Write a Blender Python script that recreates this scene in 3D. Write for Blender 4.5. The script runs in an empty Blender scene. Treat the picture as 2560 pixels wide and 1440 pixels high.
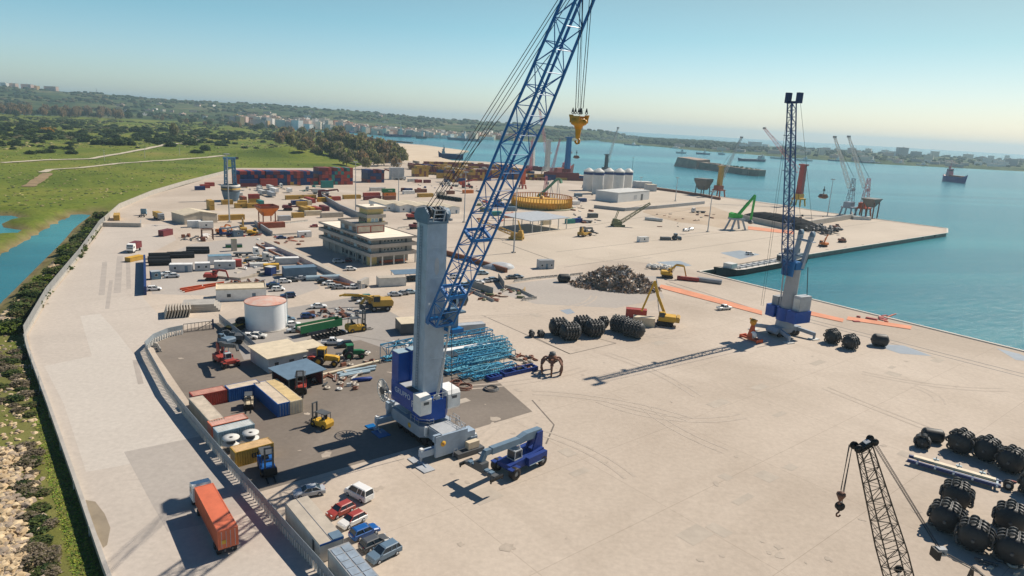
import bpy
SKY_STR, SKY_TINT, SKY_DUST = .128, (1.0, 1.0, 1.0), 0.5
SUN_STR, SUN_COL, EXPOSURE = 5.0, (1.0, .905, .78), 0.21
HAZE, HAZE_COL = 0.00011, (.60, .84, .97)
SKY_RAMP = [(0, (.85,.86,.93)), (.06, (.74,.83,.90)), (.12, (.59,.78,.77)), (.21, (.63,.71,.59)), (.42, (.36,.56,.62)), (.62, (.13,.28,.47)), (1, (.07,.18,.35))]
import bpy, math, random
from mathutils import Vector, Matrix
random.seed(11)
S = bpy.context.scene
COL = S.collection
R_ = math.radians
# ------------------------------------------------------------------ camera model (metres; x right, y ahead, z up)
FPX, CAMH = 1707.0, 54.5
PITCH, ROLL = R_(13.62), R_(3.2)
_F = Vector((0, math.cos(PITCH), -math.sin(PITCH)))
_R0 = Vector((1, 0, 0)); _U0 = _R0.cross(_F)
_R = _R0 * math.cos(ROLL) + _U0 * math.sin(ROLL)
_U = -_R0 * math.sin(ROLL) + _U0 * math.cos(ROLL)
EYE = Vector((0, 0, CAMH))
def ray(px, py):
    return _F + _R * ((px - 1280) / FPX) + _U * ((720 - py) / FPX)
def G(px, py, z=0.0):
    "where the sight line through a photo pixel meets the level z"
    d = ray(px, py); t = (z - CAMH) / d.z
    return EYE + d * t
def proj(p):
    v = Vector(p) - EYE; d = v.dot(_F)
    return (1280 + FPX * v.dot(_R) / d, 720 - FPX * v.dot(_U) / d)
def zat(p, py):
    "height above a ground point whose picture row is py"
    lo, hi = -20.0, 400.0
    for _ in range(50):
        m = (lo + hi) / 2
        if proj((p[0], p[1], m))[1] > py: lo = m
        else: hi = m
    return lo
AX = 40.0                       # yard axis
def e1(a=AX): return Vector((math.cos(R_(a)), math.sin(R_(a)), 0))
E1, E2 = e1(), e1(AX + 90)
def head(a, b):
    d = G(*b) - G(*a); return math.degrees(math.atan2(d.y, d.x))
def dist(a, b): return (G(*b) - G(*a)).length
# ------------------------------------------------------------------ materials
MATS = {}
def mat(name, col, rough=.6, metal=0.0, var=.12, scale=.8, bump=0.0, spec=.4, col2=None):
    if name in MATS: return MATS[name]
    m = bpy.data.materials.new(name); m.use_nodes = True
    nt = m.node_tree; N = nt.nodes; L = nt.links
    b = N['Principled BSDF']
    b.inputs['Roughness'].default_value = rough
    b.inputs['Metallic'].default_value = metal
    b.inputs['Specular IOR Level'].default_value = spec
    c = (*col, 1)
    if var or col2:
        g = N.new('ShaderNodeNewGeometry')
        n = N.new('ShaderNodeTexNoise'); n.inputs['Scale'].default_value = scale; n.inputs['Detail'].default_value = 5
        n.inputs['Roughness'].default_value = .65
        L.new(g.outputs['Position'], n.inputs['Vector'])
        r = N.new('ShaderNodeValToRGB'); r.color_ramp.elements[0].position = .3; r.color_ramp.elements[1].position = .7
        c2 = col2 if col2 else tuple(min(1, x * (1 + var)) for x in col)
        c1 = col if col2 else tuple(x * (1 - var) for x in col)
        r.color_ramp.elements[0].color = (*c1, 1); r.color_ramp.elements[1].color = (*c2, 1)
        L.new(n.outputs['Fac'], r.inputs['Fac']); L.new(r.outputs['Color'], b.inputs['Base Color'])
        if bump:
            bp = N.new('ShaderNodeBump'); bp.inputs['Strength'].default_value = bump; bp.inputs['Distance'].default_value = .1
            n2 = N.new('ShaderNodeTexNoise'); n2.inputs['Scale'].default_value = scale * 6; n2.inputs['Detail'].default_value = 4
            L.new(g.outputs['Position'], n2.inputs['Vector'])
            L.new(n2.outputs['Fac'], bp.inputs['Height']); L.new(bp.outputs['Normal'], b.inputs['Normal'])
    else:
        b.inputs['Base Color'].default_value = c
    MATS[name] = m
    return m
PAL = dict(
 red=(.36,.055,.04), rust=(.30,.085,.045), maroon=(.16,.03,.035), navy=(.012,.035,.14), blue=(.012,.10,.34), dkblue=(.01,.03,.10),
 mustard=(.48,.29,.055), yellow=(.62,.36,.035), brown=(.20,.075,.04), white=(.80,.79,.76), offwhite=(.60,.59,.55), grey=(.30,.31,.32),
 dkgrey=(.09,.095,.10), black=(.012,.013,.014), teal=(.03,.22,.20), green=(.02,.16,.06), orange=(.62,.17,.02), cream=(.66,.56,.40),
 beige=(.48,.42,.34), silver=(.42,.44,.46), skyblue=(.17,.29,.37), craneblue=(.004,.125,.36), lime=(.05,.42,.06), pink=(.62,.22,.26),
 olive=(.16,.17,.08), salmon=(.62,.155,.075), purple=(.006,.034,.20), teal2=(.02,.17,.30), cobalt=(.004,.065,.33), slate=(.13,.20,.27), lightblue=(.33,.44,.50),
 concrete=(.42,.39,.345), glass=(.02,.035,.05), tyre=(.02,.016,.017), rusty=(.17,.075,.045), steel=(.30,.35,.41), cranegrey=(.345,.43,.52), sand=(.56,.47,.35), orangered=(.58,.10,.03))
def C(n, rough=None):
    r = rough if rough is not None else (.25 if n == 'glass' else .55)
    return mat('paint_' + n, PAL[n], r, var=0.0 if n == 'glass' else .14, scale=.6, spec=.5 if n == 'glass' else .35)
# ------------------------------------------------------------------ mesh builder
class MB:
    def __init__(s): s.v = []; s.f = []; s.mi = []; s.sm = []; s.mats = []; s.cur = 0; s.smooth = False; s.M = None
    def use(s, m):
        if m not in s.mats: s.mats.append(m)
        s.cur = s.mats.index(m); return s
    def add(s, vs, fs):
        b = len(s.v)
        s.v += [tuple(s.M @ Vector(v)) for v in vs] if s.M is not None else [tuple(v) for v in vs]
        for f in fs: s.f.append(tuple(b + i for i in f)); s.mi.append(s.cur); s.sm.append(s.smooth)
        return s
    def box(s, x0, y0, z0, x1, y1, z1):
        return s.add([(x0,y0,z0),(x1,y0,z0),(x1,y1,z0),(x0,y1,z0),(x0,y0,z1),(x1,y0,z1),(x1,y1,z1),(x0,y1,z1)],
              [(3,2,1,0),(4,5,6,7),(0,1,5,4),(1,2,6,5),(2,3,7,6),(3,0,4,7)])
    def cb(s, cx, cy, z, dx, dy, dz): return s.box(cx-dx/2, cy-dy/2, z, cx+dx/2, cy+dy/2, z+dz)
    def hexa(s, lo, hi):
        "eight corners: lower ring, upper ring"
        return s.add(list(lo) + list(hi), [(3,2,1,0),(4,5,6,7),(0,1,5,4),(1,2,6,5),(2,3,7,6),(3,0,4,7)])
    def frustum(s, x0,y0,x1,y1,z0, X0,Y0,X1,Y1,z1):
        return s.hexa([(x0,y0,z0),(x1,y0,z0),(x1,y1,z0),(x0,y1,z0)], [(X0,Y0,z1),(X1,Y0,z1),(X1,Y1,z1),(X0,Y1,z1)])
    def _basis(s, p, q):
        p = Vector(p); q = Vector(q); d = (q - p)
        if d.length < 1e-6: d = Vector((0,0,1e-3))
        d.normalize()
        up = Vector((0,0,1)) if abs(d.z) < .95 else Vector((1,0,0))
        a = d.cross(up).normalized(); b = a.cross(d).normalized()
        return p, q, a, b
    def beam(s, p, q, w, h=None):
        h = h or w
        p, q, a, b = s._basis(p, q); a = a * w / 2; b = b * h / 2
        return s.add([p-a-b,p+a-b,p+a+b,p-a+b,q-a-b,q+a-b,q+a+b,q-a+b], [(0,1,2,3),(7,6,5,4),(4,5,1,0),(5,6,2,1),(6,7,3,2),(7,4,0,3)])
    def tube(s, p, q, r0, r1=None, n=8, caps=True):
        r1 = r0 if r1 is None else r1
        p, q, a, b = s._basis(p, q); vs = []
        for c, r in ((p, r0), (q, r1)):
            for k in range(n):
                t = 2*math.pi*k/n; vs.append(c + a*(r*math.cos(t)) + b*(r*math.sin(t)))
        fs = [(k, n+k, n+(k+1)%n, (k+1)%n) for k in range(n)]
        sm = s.smooth; s.smooth = n > 6; base = len(s.v)
        s.add(vs, fs); s.smooth = False
        if caps: s.add(vs[:n], [tuple(range(n))]); s.add(vs[n:], [tuple(range(n))[::-1]])
        s.smooth = sm
        return s
    def path(s, pts, r, n=6):
        for a, b in zip(pts, pts[1:]): s.tube(a, b, r, n=n, caps=False)
        return s
    def lathe(s, prof, n=24, c=(0,0,0), axis='z'):
        vs = []
        for r, z in prof:
            for k in range(n):
                t = 2*math.pi*k/n; x, y = r*math.cos(t), r*math.sin(t)
                p = {'z': (x,y,z), 'x': (z,x,y), 'y': (y,z,x)}[axis]
                vs.append((p[0]+c[0], p[1]+c[1], p[2]+c[2]))
        fs = [(i*n+k, i*n+(k+1)%n, (i+1)*n+(k+1)%n, (i+1)*n+k) for i in range(len(prof)-1) for k in range(n)]
        sm = s.smooth; s.smooth = True; s.add(vs, fs); s.smooth = sm
        return s
    def torus(s, c, R, r, axis='z', n=12, m=6):
        prof = [(R + r*math.cos(2*math.pi*i/m), r*math.sin(2*math.pi*i/m)) for i in range(m+1)]
        return s.lathe(prof, n, c, axis)
    def ext(s, prof, y0, y1, y0t=None):
        "side outline in x,z pushed from y0 to y1"
        n = len(prof)
        vs = [(x, y0, z) for x, z in prof] + [(x, y1, z) for x, z in prof]
        return s.add(vs, [tuple(range(n)), tuple(range(2*n-1, n-1, -1))] + [(n+i, n+(i+1)%n, (i+1)%n, i) for i in range(n)])
    def prism(s, poly, z0, z1):
        n = len(poly)
        vs = [(x, y, z0) for x, y in poly] + [(x, y, z1) for x, y in poly]
        return s.add(vs, [tuple(range(n-1,-1,-1)), tuple(range(n, 2*n))] + [(i, (i+1)%n, n+(i+1)%n, n+i) for i in range(n)])
    def blob(s, c, rx, ry, rz, seg=7, ring=4, jit=.18, rnd=random):
        vs = [(c[0], c[1], c[2]-rz)]
        for i in range(1, ring):
            ph = -math.pi/2 + math.pi*i/ring
            for k in range(seg):
                t = 2*math.pi*(k + .5*(i%2))/seg; j = 1 + rnd.uniform(-jit, jit)
                vs.append((c[0]+rx*j*math.cos(ph)*math.cos(t), c[1]+ry*j*math.cos(ph)*math.sin(t), c[2]+rz*j*math.sin(ph)))
        vs.append((c[0], c[1], c[2]+rz)); e = len(vs)-1; fs = []
        for k in range(seg): fs.append((0, 1+(k+1)%seg, 1+k)); fs.append((e, 1+(ring-2)*seg+k, 1+(ring-2)*seg+(k+1)%seg))
        for i in range(ring-2):
            for k in range(seg): fs.append((1+i*seg+k, 1+i*seg+(k+1)%seg, 1+(i+1)*seg+(k+1)%seg, 1+(i+1)*seg+k))
        return s.add(vs, fs)
    def mesh(s, name, mats=None):
        me = bpy.data.meshes.new(name)
        me.from_pydata(s.v, [], s.f)
        for m in (mats or s.mats): me.materials.append(m)
        if s.f:
            me.polygons.foreach_set('material_index', s.mi); me.polygons.foreach_set('use_smooth', s.sm)
        me.update()
        return me
    def build(s, name, m=None, parent=None):
        return put(name, s.mesh(name, [m] if m else None), parent)
def put(name, me, parent=None):
    o = bpy.data.objects.new(name, me); COL.objects.link(o)
    if parent: o.parent = parent
    return o
def tag(o, label, cat, group=None, kind=None):
    if label: o['label'] = label
    if cat: o['category'] = cat
    if group: o['group'] = group
    if kind: o['kind'] = kind
    return o
def thing(name, label, cat, loc=(0,0,0), rz=0.0, group=None):
    o = bpy.data.objects.new(name, None); COL.objects.link(o)
    o.location = loc; o.rotation_euler = (0, 0, R_(rz)); o.empty_display_size = .3
    return tag(o, label, cat, group)
def place(o, loc, rz=0.0):
    o.location = loc; o.rotation_euler = (0, 0, R_(rz)); return o
def copy_tree(o, parent=None):
    c = o.copy(); COL.objects.link(c)
    if parent: c.parent = parent
    for ch in KIDS.get(o.name, []): copy_tree(ch, c)
    return c
KIDS = {}
def learn(o):
    "remember the children of a thing that will be copied"
    KIDS[o.name] = [c for c in COL.objects if c.parent == o]
    for c in KIDS[o.name]:
        k = [d for d in COL.objects if d.parent == c]
        if k: KIDS[c.name] = k
    return o
def lettering(txt, size, m, parent, loc, rot, name='lettering', align='CENTER', depth=.01):
    cu = bpy.data.curves.new(name, 'FONT'); cu.body = txt; cu.size = size; cu.extrude = depth; cu.align_x = align; cu.align_y = 'CENTER'
    cu.materials.append(m); cu.resolution_u = 3
    t = bpy.data.objects.new('t', cu); COL.objects.link(t); dg = bpy.context.evaluated_depsgraph_get(); me = bpy.data.meshes.new_from_object(t.evaluated_get(dg)); bpy.data.objects.remove(t)
    me.materials.clear(); me.materials.append(m)
    o = put(name, me, parent); o.location = loc; o.rotation_euler = rot
    return o
def sheet(name, pts, m, z, kind='structure'):
    "flat ground patch from world points"
    mb = MB(); n = len(pts)
    mb.add([(p[0], p[1], z) for p in pts], [tuple(range(n))])
    o = mb.build(name, m)
    if mb.v and o.data.polygons[0].normal.z < 0: o.data.flip_normals()
    return tag(o, None, None, kind=kind)
def lattice(mb, p, q, w, d, n, chord=.12, brace=.07, w2=None, d2=None, up=None, xb=True):
    "four-chord lattice from p to q; w across, d deep"
    p = Vector(p); q = Vector(q); ax = (q-p).normalized()
    upv = Vector(up) if up else (Vector((0,0,1)) if abs(ax.z) < .98 else Vector((0,1,0)))
    a = ax.cross(upv).normalized(); b = a.cross(ax).normalized()
    w2 = w if w2 is None else w2; d2 = d if d2 is None else d2
    def pt(t, i):
        ww = (w + (w2-w)*t)/2; dd = (d + (d2-d)*t)/2
        sx, sy = ((-1,-1),(1,-1),(1,1),(-1,1))[i]
        return p + (q-p)*t + a*(ww*sx) + b*(dd*sy)
    for i in range(4): mb.beam(pt(0,i), pt(1,i), chord)
    for k in range(n+1):
        t = k/n
        for i in range(4):
            mb.beam(pt(t,i), pt(t,(i+1)%4), brace)
            if k < n:
                t2 = (k+1)/n
                if (k+i) % 2: mb.beam(pt(t,i), pt(t2,(i+1)%4), brace)
                else: mb.beam(pt(t,(i+1)%4), pt(t2,i), brace)
    return pt
def wheel_mb(mb, x, y, r, w, tyre, rim):
    s0 = mb.M
    mb.use(tyre); mb.lathe([(r*.55,-w/2),(r*.92,-w/2),(r,-w*.35),(r,w*.35),(r*.92,w/2),(r*.55,w/2)], 16, (x,y,r), 'y')
    mb.use(rim); mb.lathe([(0,-w*.42),(r*.55,-w*.42),(r*.56,0),(r*.55,w*.42),(0,w*.42)], 12, (x,y,r), 'y')
    return mb
def wheels(parent, spots, r, w, rim='grey'):
    for x, y in spots:
        t = MB(); t.lathe([(r*.5,-w/2),(r*.92,-w/2),(r,-w*.35),(r,w*.35),(r*.92,w/2),(r*.5,w/2)], 18, (0,0,0), 'y')
        wo = t.build('wheel', C('tyre'), parent); wo.location = (x, y, r)
        h = MB(); h.lathe([(0,-w*.4),(r*.5,-w*.4),(r*.52,0),(r*.5,w*.4),(0,w*.4)], 12, (0,0,0), 'y'); h.build('rim', C(rim), wo)
# ================================================================== camera, world, sun, haze
cam = bpy.data.cameras.new('camera'); cam.sensor_width = 36; cam.lens = FPX/2560*36; cam.clip_start = 1; cam.clip_end = 60000
co = bpy.data.objects.new('camera', cam); COL.objects.link(co); S.camera = co
co.matrix_world = Matrix(((_R.x,_U.x,-_F.x,0),(_R.y,_U.y,-_F.y,0),(_R.z,_U.z,-_F.z,CAMH),(0,0,0,1)))
SUN_AZ, SUN_EL = 39.0, 45.0                    # direction towards the sun, from +x
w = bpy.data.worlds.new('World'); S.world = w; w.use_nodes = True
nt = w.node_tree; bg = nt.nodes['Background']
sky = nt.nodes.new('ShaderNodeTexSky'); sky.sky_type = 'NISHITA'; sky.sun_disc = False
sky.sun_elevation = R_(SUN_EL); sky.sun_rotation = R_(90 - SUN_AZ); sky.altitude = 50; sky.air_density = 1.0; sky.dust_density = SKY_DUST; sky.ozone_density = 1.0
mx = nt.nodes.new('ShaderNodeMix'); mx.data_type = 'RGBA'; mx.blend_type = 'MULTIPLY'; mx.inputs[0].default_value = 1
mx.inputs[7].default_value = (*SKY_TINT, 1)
# sky tint by height above the horizon: pale and warm low down, teal higher, darkened overhead to cut ambient light and blue the shadows
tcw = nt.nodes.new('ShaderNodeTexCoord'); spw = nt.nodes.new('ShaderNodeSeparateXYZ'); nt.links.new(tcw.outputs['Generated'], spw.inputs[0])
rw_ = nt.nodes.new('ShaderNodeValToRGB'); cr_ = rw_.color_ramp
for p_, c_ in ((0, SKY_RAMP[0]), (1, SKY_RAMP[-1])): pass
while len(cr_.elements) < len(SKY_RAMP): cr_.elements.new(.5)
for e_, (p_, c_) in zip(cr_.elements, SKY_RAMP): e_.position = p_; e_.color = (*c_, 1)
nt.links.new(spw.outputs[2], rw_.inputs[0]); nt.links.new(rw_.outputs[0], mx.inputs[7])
# the side away from the sun is cooler
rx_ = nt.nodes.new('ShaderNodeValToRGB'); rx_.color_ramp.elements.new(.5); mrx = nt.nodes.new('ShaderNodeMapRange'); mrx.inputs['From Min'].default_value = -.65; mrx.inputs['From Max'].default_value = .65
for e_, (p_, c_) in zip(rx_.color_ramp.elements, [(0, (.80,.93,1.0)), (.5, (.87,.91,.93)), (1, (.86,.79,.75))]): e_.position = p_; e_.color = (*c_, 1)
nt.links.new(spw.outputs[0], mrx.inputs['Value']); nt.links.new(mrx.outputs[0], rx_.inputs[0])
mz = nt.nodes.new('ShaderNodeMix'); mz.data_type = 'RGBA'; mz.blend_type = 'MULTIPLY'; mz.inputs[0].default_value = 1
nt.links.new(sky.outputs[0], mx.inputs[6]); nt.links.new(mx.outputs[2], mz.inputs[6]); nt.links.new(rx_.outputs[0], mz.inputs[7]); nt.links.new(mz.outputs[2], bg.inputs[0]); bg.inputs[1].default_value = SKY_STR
sl = bpy.data.lights.new('sun', 'SUN'); sl.energy = SUN_STR; sl.angle = R_(.5); sl.color = SUN_COL
so = bpy.data.objects.new('sun', sl); COL.objects.link(so)
sd = Vector((math.cos(R_(SUN_AZ))*math.cos(R_(SUN_EL)), math.sin(R_(SUN_AZ))*math.cos(R_(SUN_EL)), math.sin(R_(SUN_EL))))
so.rotation_euler = sd.to_track_quat('Z', 'Y').to_euler(); so.location = (0, 0, 200)
S.view_settings.view_transform = 'Standard'; S.view_settings.look = 'None'; S.view_settings.exposure = EXPOSURE; S.view_settings.gamma = 1
S.cycles.use_denoising = True
S.cycles.max_bounces = 5; S.cycles.diffuse_bounces = 2; S.cycles.glossy_bounces = 2; S.cycles.transmission_bounces = 2; S.cycles.volume_bounces = 0
S.cycles.caustics_reflective = False; S.cycles.caustics_refractive = False
S.cycles.use_adaptive_sampling = False
if HAZE > 0:
    mb = MB(); mb.box(-16000, -3000, -9, 16000, 15500, 160)
    hm = bpy.data.materials.new('haze_air'); hm.use_nodes = True; N = hm.node_tree.nodes
    N.remove(N['Principled BSDF'])
    pv = N.new('ShaderNodeVolumePrincipled'); pv.inputs['Color'].default_value = (*HAZE_COL, 1); pv.inputs['Density'].default_value = HAZE; pv.inputs['Anisotropy'].default_value = .25
    hm.node_tree.links.new(pv.outputs[0], N['Material Output'].inputs['Volume'])
    o = mb.build('haze', hm); tag(o, None, None, kind='stuff')
# ================================================================== ground, water, land
def nodes(name):
    m = bpy.data.materials.new(name); m.use_nodes = True
    return m, m.node_tree.nodes, m.node_tree.links, m.node_tree.nodes['Principled BSDF']
def noise(N, L, vec, scale, detail=5, rough=.6, dist=0):
    n = N.new('ShaderNodeTexNoise'); n.inputs['Scale'].default_value = scale; n.inputs['Detail'].default_value = detail
    n.inputs['Roughness'].default_value = rough; n.inputs['Distortion'].default_value = dist
    L.new(vec, n.inputs['Vector']); return n.outputs['Fac']
def ramp(N, L, fac, stops):
    r = N.new('ShaderNodeValToRGB'); cr = r.color_ramp
    while len(cr.elements) < len(stops): cr.elements.new(.5)
    for e, (p, c) in zip(cr.elements, stops): e.position = p; e.color = (*c, 1) if len(c) == 3 else c
    L.new(fac, r.inputs['Fac']); return r.outputs['Color']
def mix(N, L, a, b, fac, mode='MIX'):
    m = N.new('ShaderNodeMix'); m.data_type = 'RGBA'; m.blend_type = mode
    for s, v in ((0, fac), (6, a), (7, b)):
        if hasattr(v, 'is_linked') or hasattr(v, 'links'): L.new(v, m.inputs[s])
        else: m.inputs[s].default_value = v if s == 0 else ((*v, 1) if len(v) == 3 else v)
    return m.outputs[2]
def rotated(N, L, ang, sx=1, sy=1):
    g = N.new('ShaderNodeNewGeometry'); mp = N.new('ShaderNodeMapping'); mp.vector_type = 'TEXTURE'
    mp.inputs['Rotation'].default_value = (0, 0, R_(ang)); mp.inputs['Scale'].default_value = (sx, sy, 1)
    L.new(g.outputs['Position'], mp.inputs['Vector']); return mp.outputs[0]
def concrete_mat(name, c0, c1, stain, joints=True, stain_amt=.5):
    m, N, L, b = nodes(name)
    g = N.new('ShaderNodeNewGeometry'); P = g.outputs['Position']
    big = ramp(N, L, noise(N, L, P, .018, 6, .62, .6), [(.35, c0), (.65, c1)])
    fine = ramp(N, L, noise(N, L, P, 1.1, 8, .7), [(.3, (.86,.86,.86)), (.7, (1.06,1.06,1.06))])
    col = mix(N, L, big, fine, 1.0, 'MULTIPLY')
    # drawn-out wear along and across the traffic
    for ang, sc, sx in ((AX, .10, 9), (AX+90, .10, 8)):
        st = ramp(N, L, noise(N, L, rotated(N, L, ang, sx, 1), sc, 5, .6, .4), [(.56, (0,0,0)), (.78, (1,1,1))])
        f = N.new('ShaderNodeMath'); f.operation = 'MULTIPLY'; f.inputs[1].default_value = .42*stain_amt; L.new(st, f.inputs[0])
        col = mix(N, L, col, stain, f.outputs[0])
    sp = ramp(N, L, noise(N, L, P, .16, 7, .7, 1.2), [(.60, (0,0,0)), (.74, (1,1,1))])
    f = N.new('ShaderNodeMath'); f.operation = 'MULTIPLY'; f.inputs[1].default_value = .5*stain_amt; L.new(sp, f.inputs[0])
    col = mix(N, L, col, stain, f.outputs[0])
    sp2 = ramp(N, L, noise(N, L, P, .55, 5, .6, .8), [(.70, (0,0,0)), (.76, (1,1,1))])
    f = N.new('ShaderNodeMath'); f.operation = 'MULTIPLY'; f.inputs[1].default_value = .35*stain_amt; L.new(sp2, f.inputs[0])
    col = mix(N, L, col, tuple(x*.6 for x in stain), f.outputs[0])
    if joints:
        br = N.new('ShaderNodeTexBrick'); br.offset = 0; br.inputs['Scale'].default_value = 1; br.inputs['Mortar Size'].default_value = .045
        br.inputs['Brick Width'].default_value = 26; br.inputs['Row Height'].default_value = 18; br.inputs['Mortar Smooth'].default_value = .3
        L.new(rotated(N, L, AX), br.inputs['Vector'])
        br.inputs['Color1'].default_value = (1,1,1,1); br.inputs['Color2'].default_value = (.96,.96,.96,1); br.inputs['Mortar'].default_value = (.62,.6,.58,1)
        col = mix(N, L, col, br.outputs['Color'], .75, 'MULTIPLY')
    L.new(col, b.inputs['Base Color']); b.inputs['Roughness'].default_value = .9; b.inputs['Specular IOR Level'].default_value = .2
    bp = N.new('ShaderNodeBump'); bp.inputs['Strength'].default_value = .15; bp.inputs['Distance'].default_value = .05
    L.new(noise(N, L, P, 3.5, 6, .7), bp.inputs['Height']); L.new(bp.outputs['Normal'], b.inputs['Normal'])
    return m
YARD = concrete_mat('yard_concrete', (.455,.38,.303), (.585,.50,.41), (.33,.27,.21), stain_amt=.75)
PIERM = concrete_mat('pier_concrete', (.52,.445,.355), (.60,.515,.415), (.40,.32,.24), stain_amt=.7)
ROADM = concrete_mat('road_concrete', (.485,.43,.37), (.565,.50,.43), (.33,.29,.25), joints=False, stain_amt=.8)
WORN = concrete_mat('worn_concrete', (.40,.36,.32), (.46,.415,.365), (.28,.25,.22), joints=False)
PALE = concrete_mat('pale_concrete', (.53,.48,.42), (.59,.54,.475), (.48,.43,.37), joints=False, stain_amt=.4)
ASPH = concrete_mat('worn_asphalt', (.175,.148,.122), (.26,.222,.185), (.105,.09,.078), joints=False)
ASPH2 = concrete_mat('grey_asphalt', (.31,.285,.26), (.37,.34,.305), (.21,.195,.18), joints=False)
SANDM = concrete_mat('promontory_sand', (.60,.48,.34), (.68,.56,.42), (.46,.36,.27), joints=False)
EARTH = concrete_mat('bare_earth', (.43,.33,.23), (.55,.45,.34), (.32,.23,.16), joints=False, stain_amt=1)
def wpts(pix, z=0): return [G(x, y, z) for x, y in pix]
# yard outline (photo pixels on the yard level)
qr = G(2560, 880); qi = G(1742, 679)
qfar = qi + (qr - qi).normalized() * 330
yard_px_far = [(2366,582),(2366,571),(2200,549),(2065,531),(1960,512),(1800,491),(1640,468),(1560,456),(1480,441),(1380,425),(1300,412),(1215,404),(1130,401),(1100,394),(1172,377),(1060,362),(960,355),(905,351)]
yard_px_left = [(1000,372),(960,398),(880,420),(590,420),(520,446),(380,487),(300,521),(262,556),(240,590),(200,640),(120,742),(66,838),(72,880),(120,1010),(190,1210),(262,1420),(300,1560)]
YP = [qi, *wpts(yard_px_far), *wpts(yard_px_left)]
near_l = YP[-1]
YP += [near_l + Vector((6, -70, 0)), Vector((60, -60, 0)), Vector((qfar.x - 20, qfar.y - 60, 0)), qfar]
mb = MB(); poly = [(p.x, p.y) for p in YP]
import mathutils.geometry as mg
tri = mg.tessellate_polygon([[Vector((x, y, 0)) for x, y in poly]])
n = len(poly)
mb.add([(x, y, 0) for x, y in poly], [tuple(t) for t in tri])
o = mb.build('yard_ground', YARD)
for pl in o.data.polygons:
    if pl.normal.z < 0: pl.flip()
tag(o, None, None, kind='structure')
mb = MB()
for i in range(n):
    a, b = poly[i], poly[(i+1) % n]
    mb.add([(a[0],a[1],-6),(b[0],b[1],-6),(b[0],b[1],-.004),(a[0],a[1],-.004)], [(0,1,2,3)])
tag(mb.build('quay_wall', mat('quay_face', (.30,.27,.23), .9, var=.3, scale=.5)), None, None, kind='structure')
def patch(name, pix, m, z): return sheet(name, wpts(pix), m, z)
def inside(p, poly):
    x, y = p; c = False; j = len(poly)-1
    for i in range(len(poly)):
        xi, yi = poly[i]; xj, yj = poly[j]
        if (yi > y) != (yj > y) and x < (xj-xi)*(y-yi)/(yj-yi)+xi: c = not c
        j = i
    return c
def sdist(p, poly):
    x, y = p; best = 1e18
    for i in range(len(poly)):
        ax, ay = poly[i]; bx, by = poly[(i+1) % len(poly)]; dx, dy = bx-ax, by-ay; l2 = dx*dx+dy*dy
        t = max(0, min(1, ((x-ax)*dx+(y-ay)*dy)/l2)) if l2 else 0
        best = min(best, (x-ax-dx*t)**2+(y-ay-dy*t)**2)
    d = math.sqrt(best); return -d if inside(p, poly) else d
# main surface patches
patch('pier_paving', [(1752,676),(2358,580),(2356,573),(2205,553),(1960,517),(1800,497),(1640,476),(1560,470),(1480,500),(1300,575),(1120,640),(1340,668),(1560,650)], PIERM, .004)
patch('promontory', [(905,352),(960,357),(1060,364),(1168,377),(1098,393),(1130,401),(1180,404),(1090,412),(1005,400),(1000,373)], SANDM, .004)
patch('road', [(270,1436),(196,1210),(126,1010),(78,880),(72,838),(126,742),(205,642),(246,590),(268,560),(420,560),(440,600),(365,640),(358,745),(400,790),(540,800),(470,812),(378,848),(362,880),(430,990),(560,1140),(690,1310),(790,1436),(830,1500),(290,1500)], ROADM, .004)
patch('pale_paving', [(200,790),(250,784),(290,828),(345,898),(440,1010),(520,1118),(300,1165),(215,1180),(160,1010),(110,915),(230,890)], PALE, .008)
patch('asphalt_apron', [(1331,1029),(1200,1068),(1040,1118),(640,1232),(470,1000),(388,880),(396,850),(470,822),(545,808),(560,812),(780,770),(905,740),(1010,800),(1150,890),(1235,945)], ASPH, .008)
patch('parking_asphalt', [(560,800),(720,770),(870,745),(905,738),(1150,880),(1060,905),(900,850),(610,900)], ASPH2, .012)
patch('yard_asphalt', [(372,655),(480,610),(640,590),(720,640),(800,720),(700,755),(560,740),(380,735)], WORN, .008)
patch('asphalt_strip', [(310,1130),(505,1090),(560,1165),(640,1270),(560,1300),(420,1330),(380,1260)], WORN, .012)
patch('dark_stain', [(1440,690),(1640,690),(1660,745),(1540,770),(1340,760),(1200,720)], WORN, .008)
patch('bare_ground', [(1640,512),(1700,520),(1780,516),(1850,540),(1860,556),(1810,572),(1760,562),(1700,556),(1650,545),(1605,530)], EARTH, .008)
patch('wet_puddle', [(214,1250),(238,1254),(262,1285),(276,1320),(268,1362),(258,1370),(240,1330),(225,1290)], mat('puddle', (.30,.245,.17), .35, var=.15, scale=.4), .016)
for i, pp in enumerate([[(1400,776),(1425,772),(1438,782),(1418,786)], [(2170,858),(2260,864),(2330,890),(2250,884)], [(1800,632),(1850,626),(1900,636),(1850,648)], [(1640,655),(1700,652),(1730,664),(1690,668)], [(2490,870),(2550,885),(2590,905),(2540,900)]]):
    patch('wet_puddle', pp, mat('blue_puddle', (.33,.35,.38), .3, var=.15, scale=.3), .016)
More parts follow.
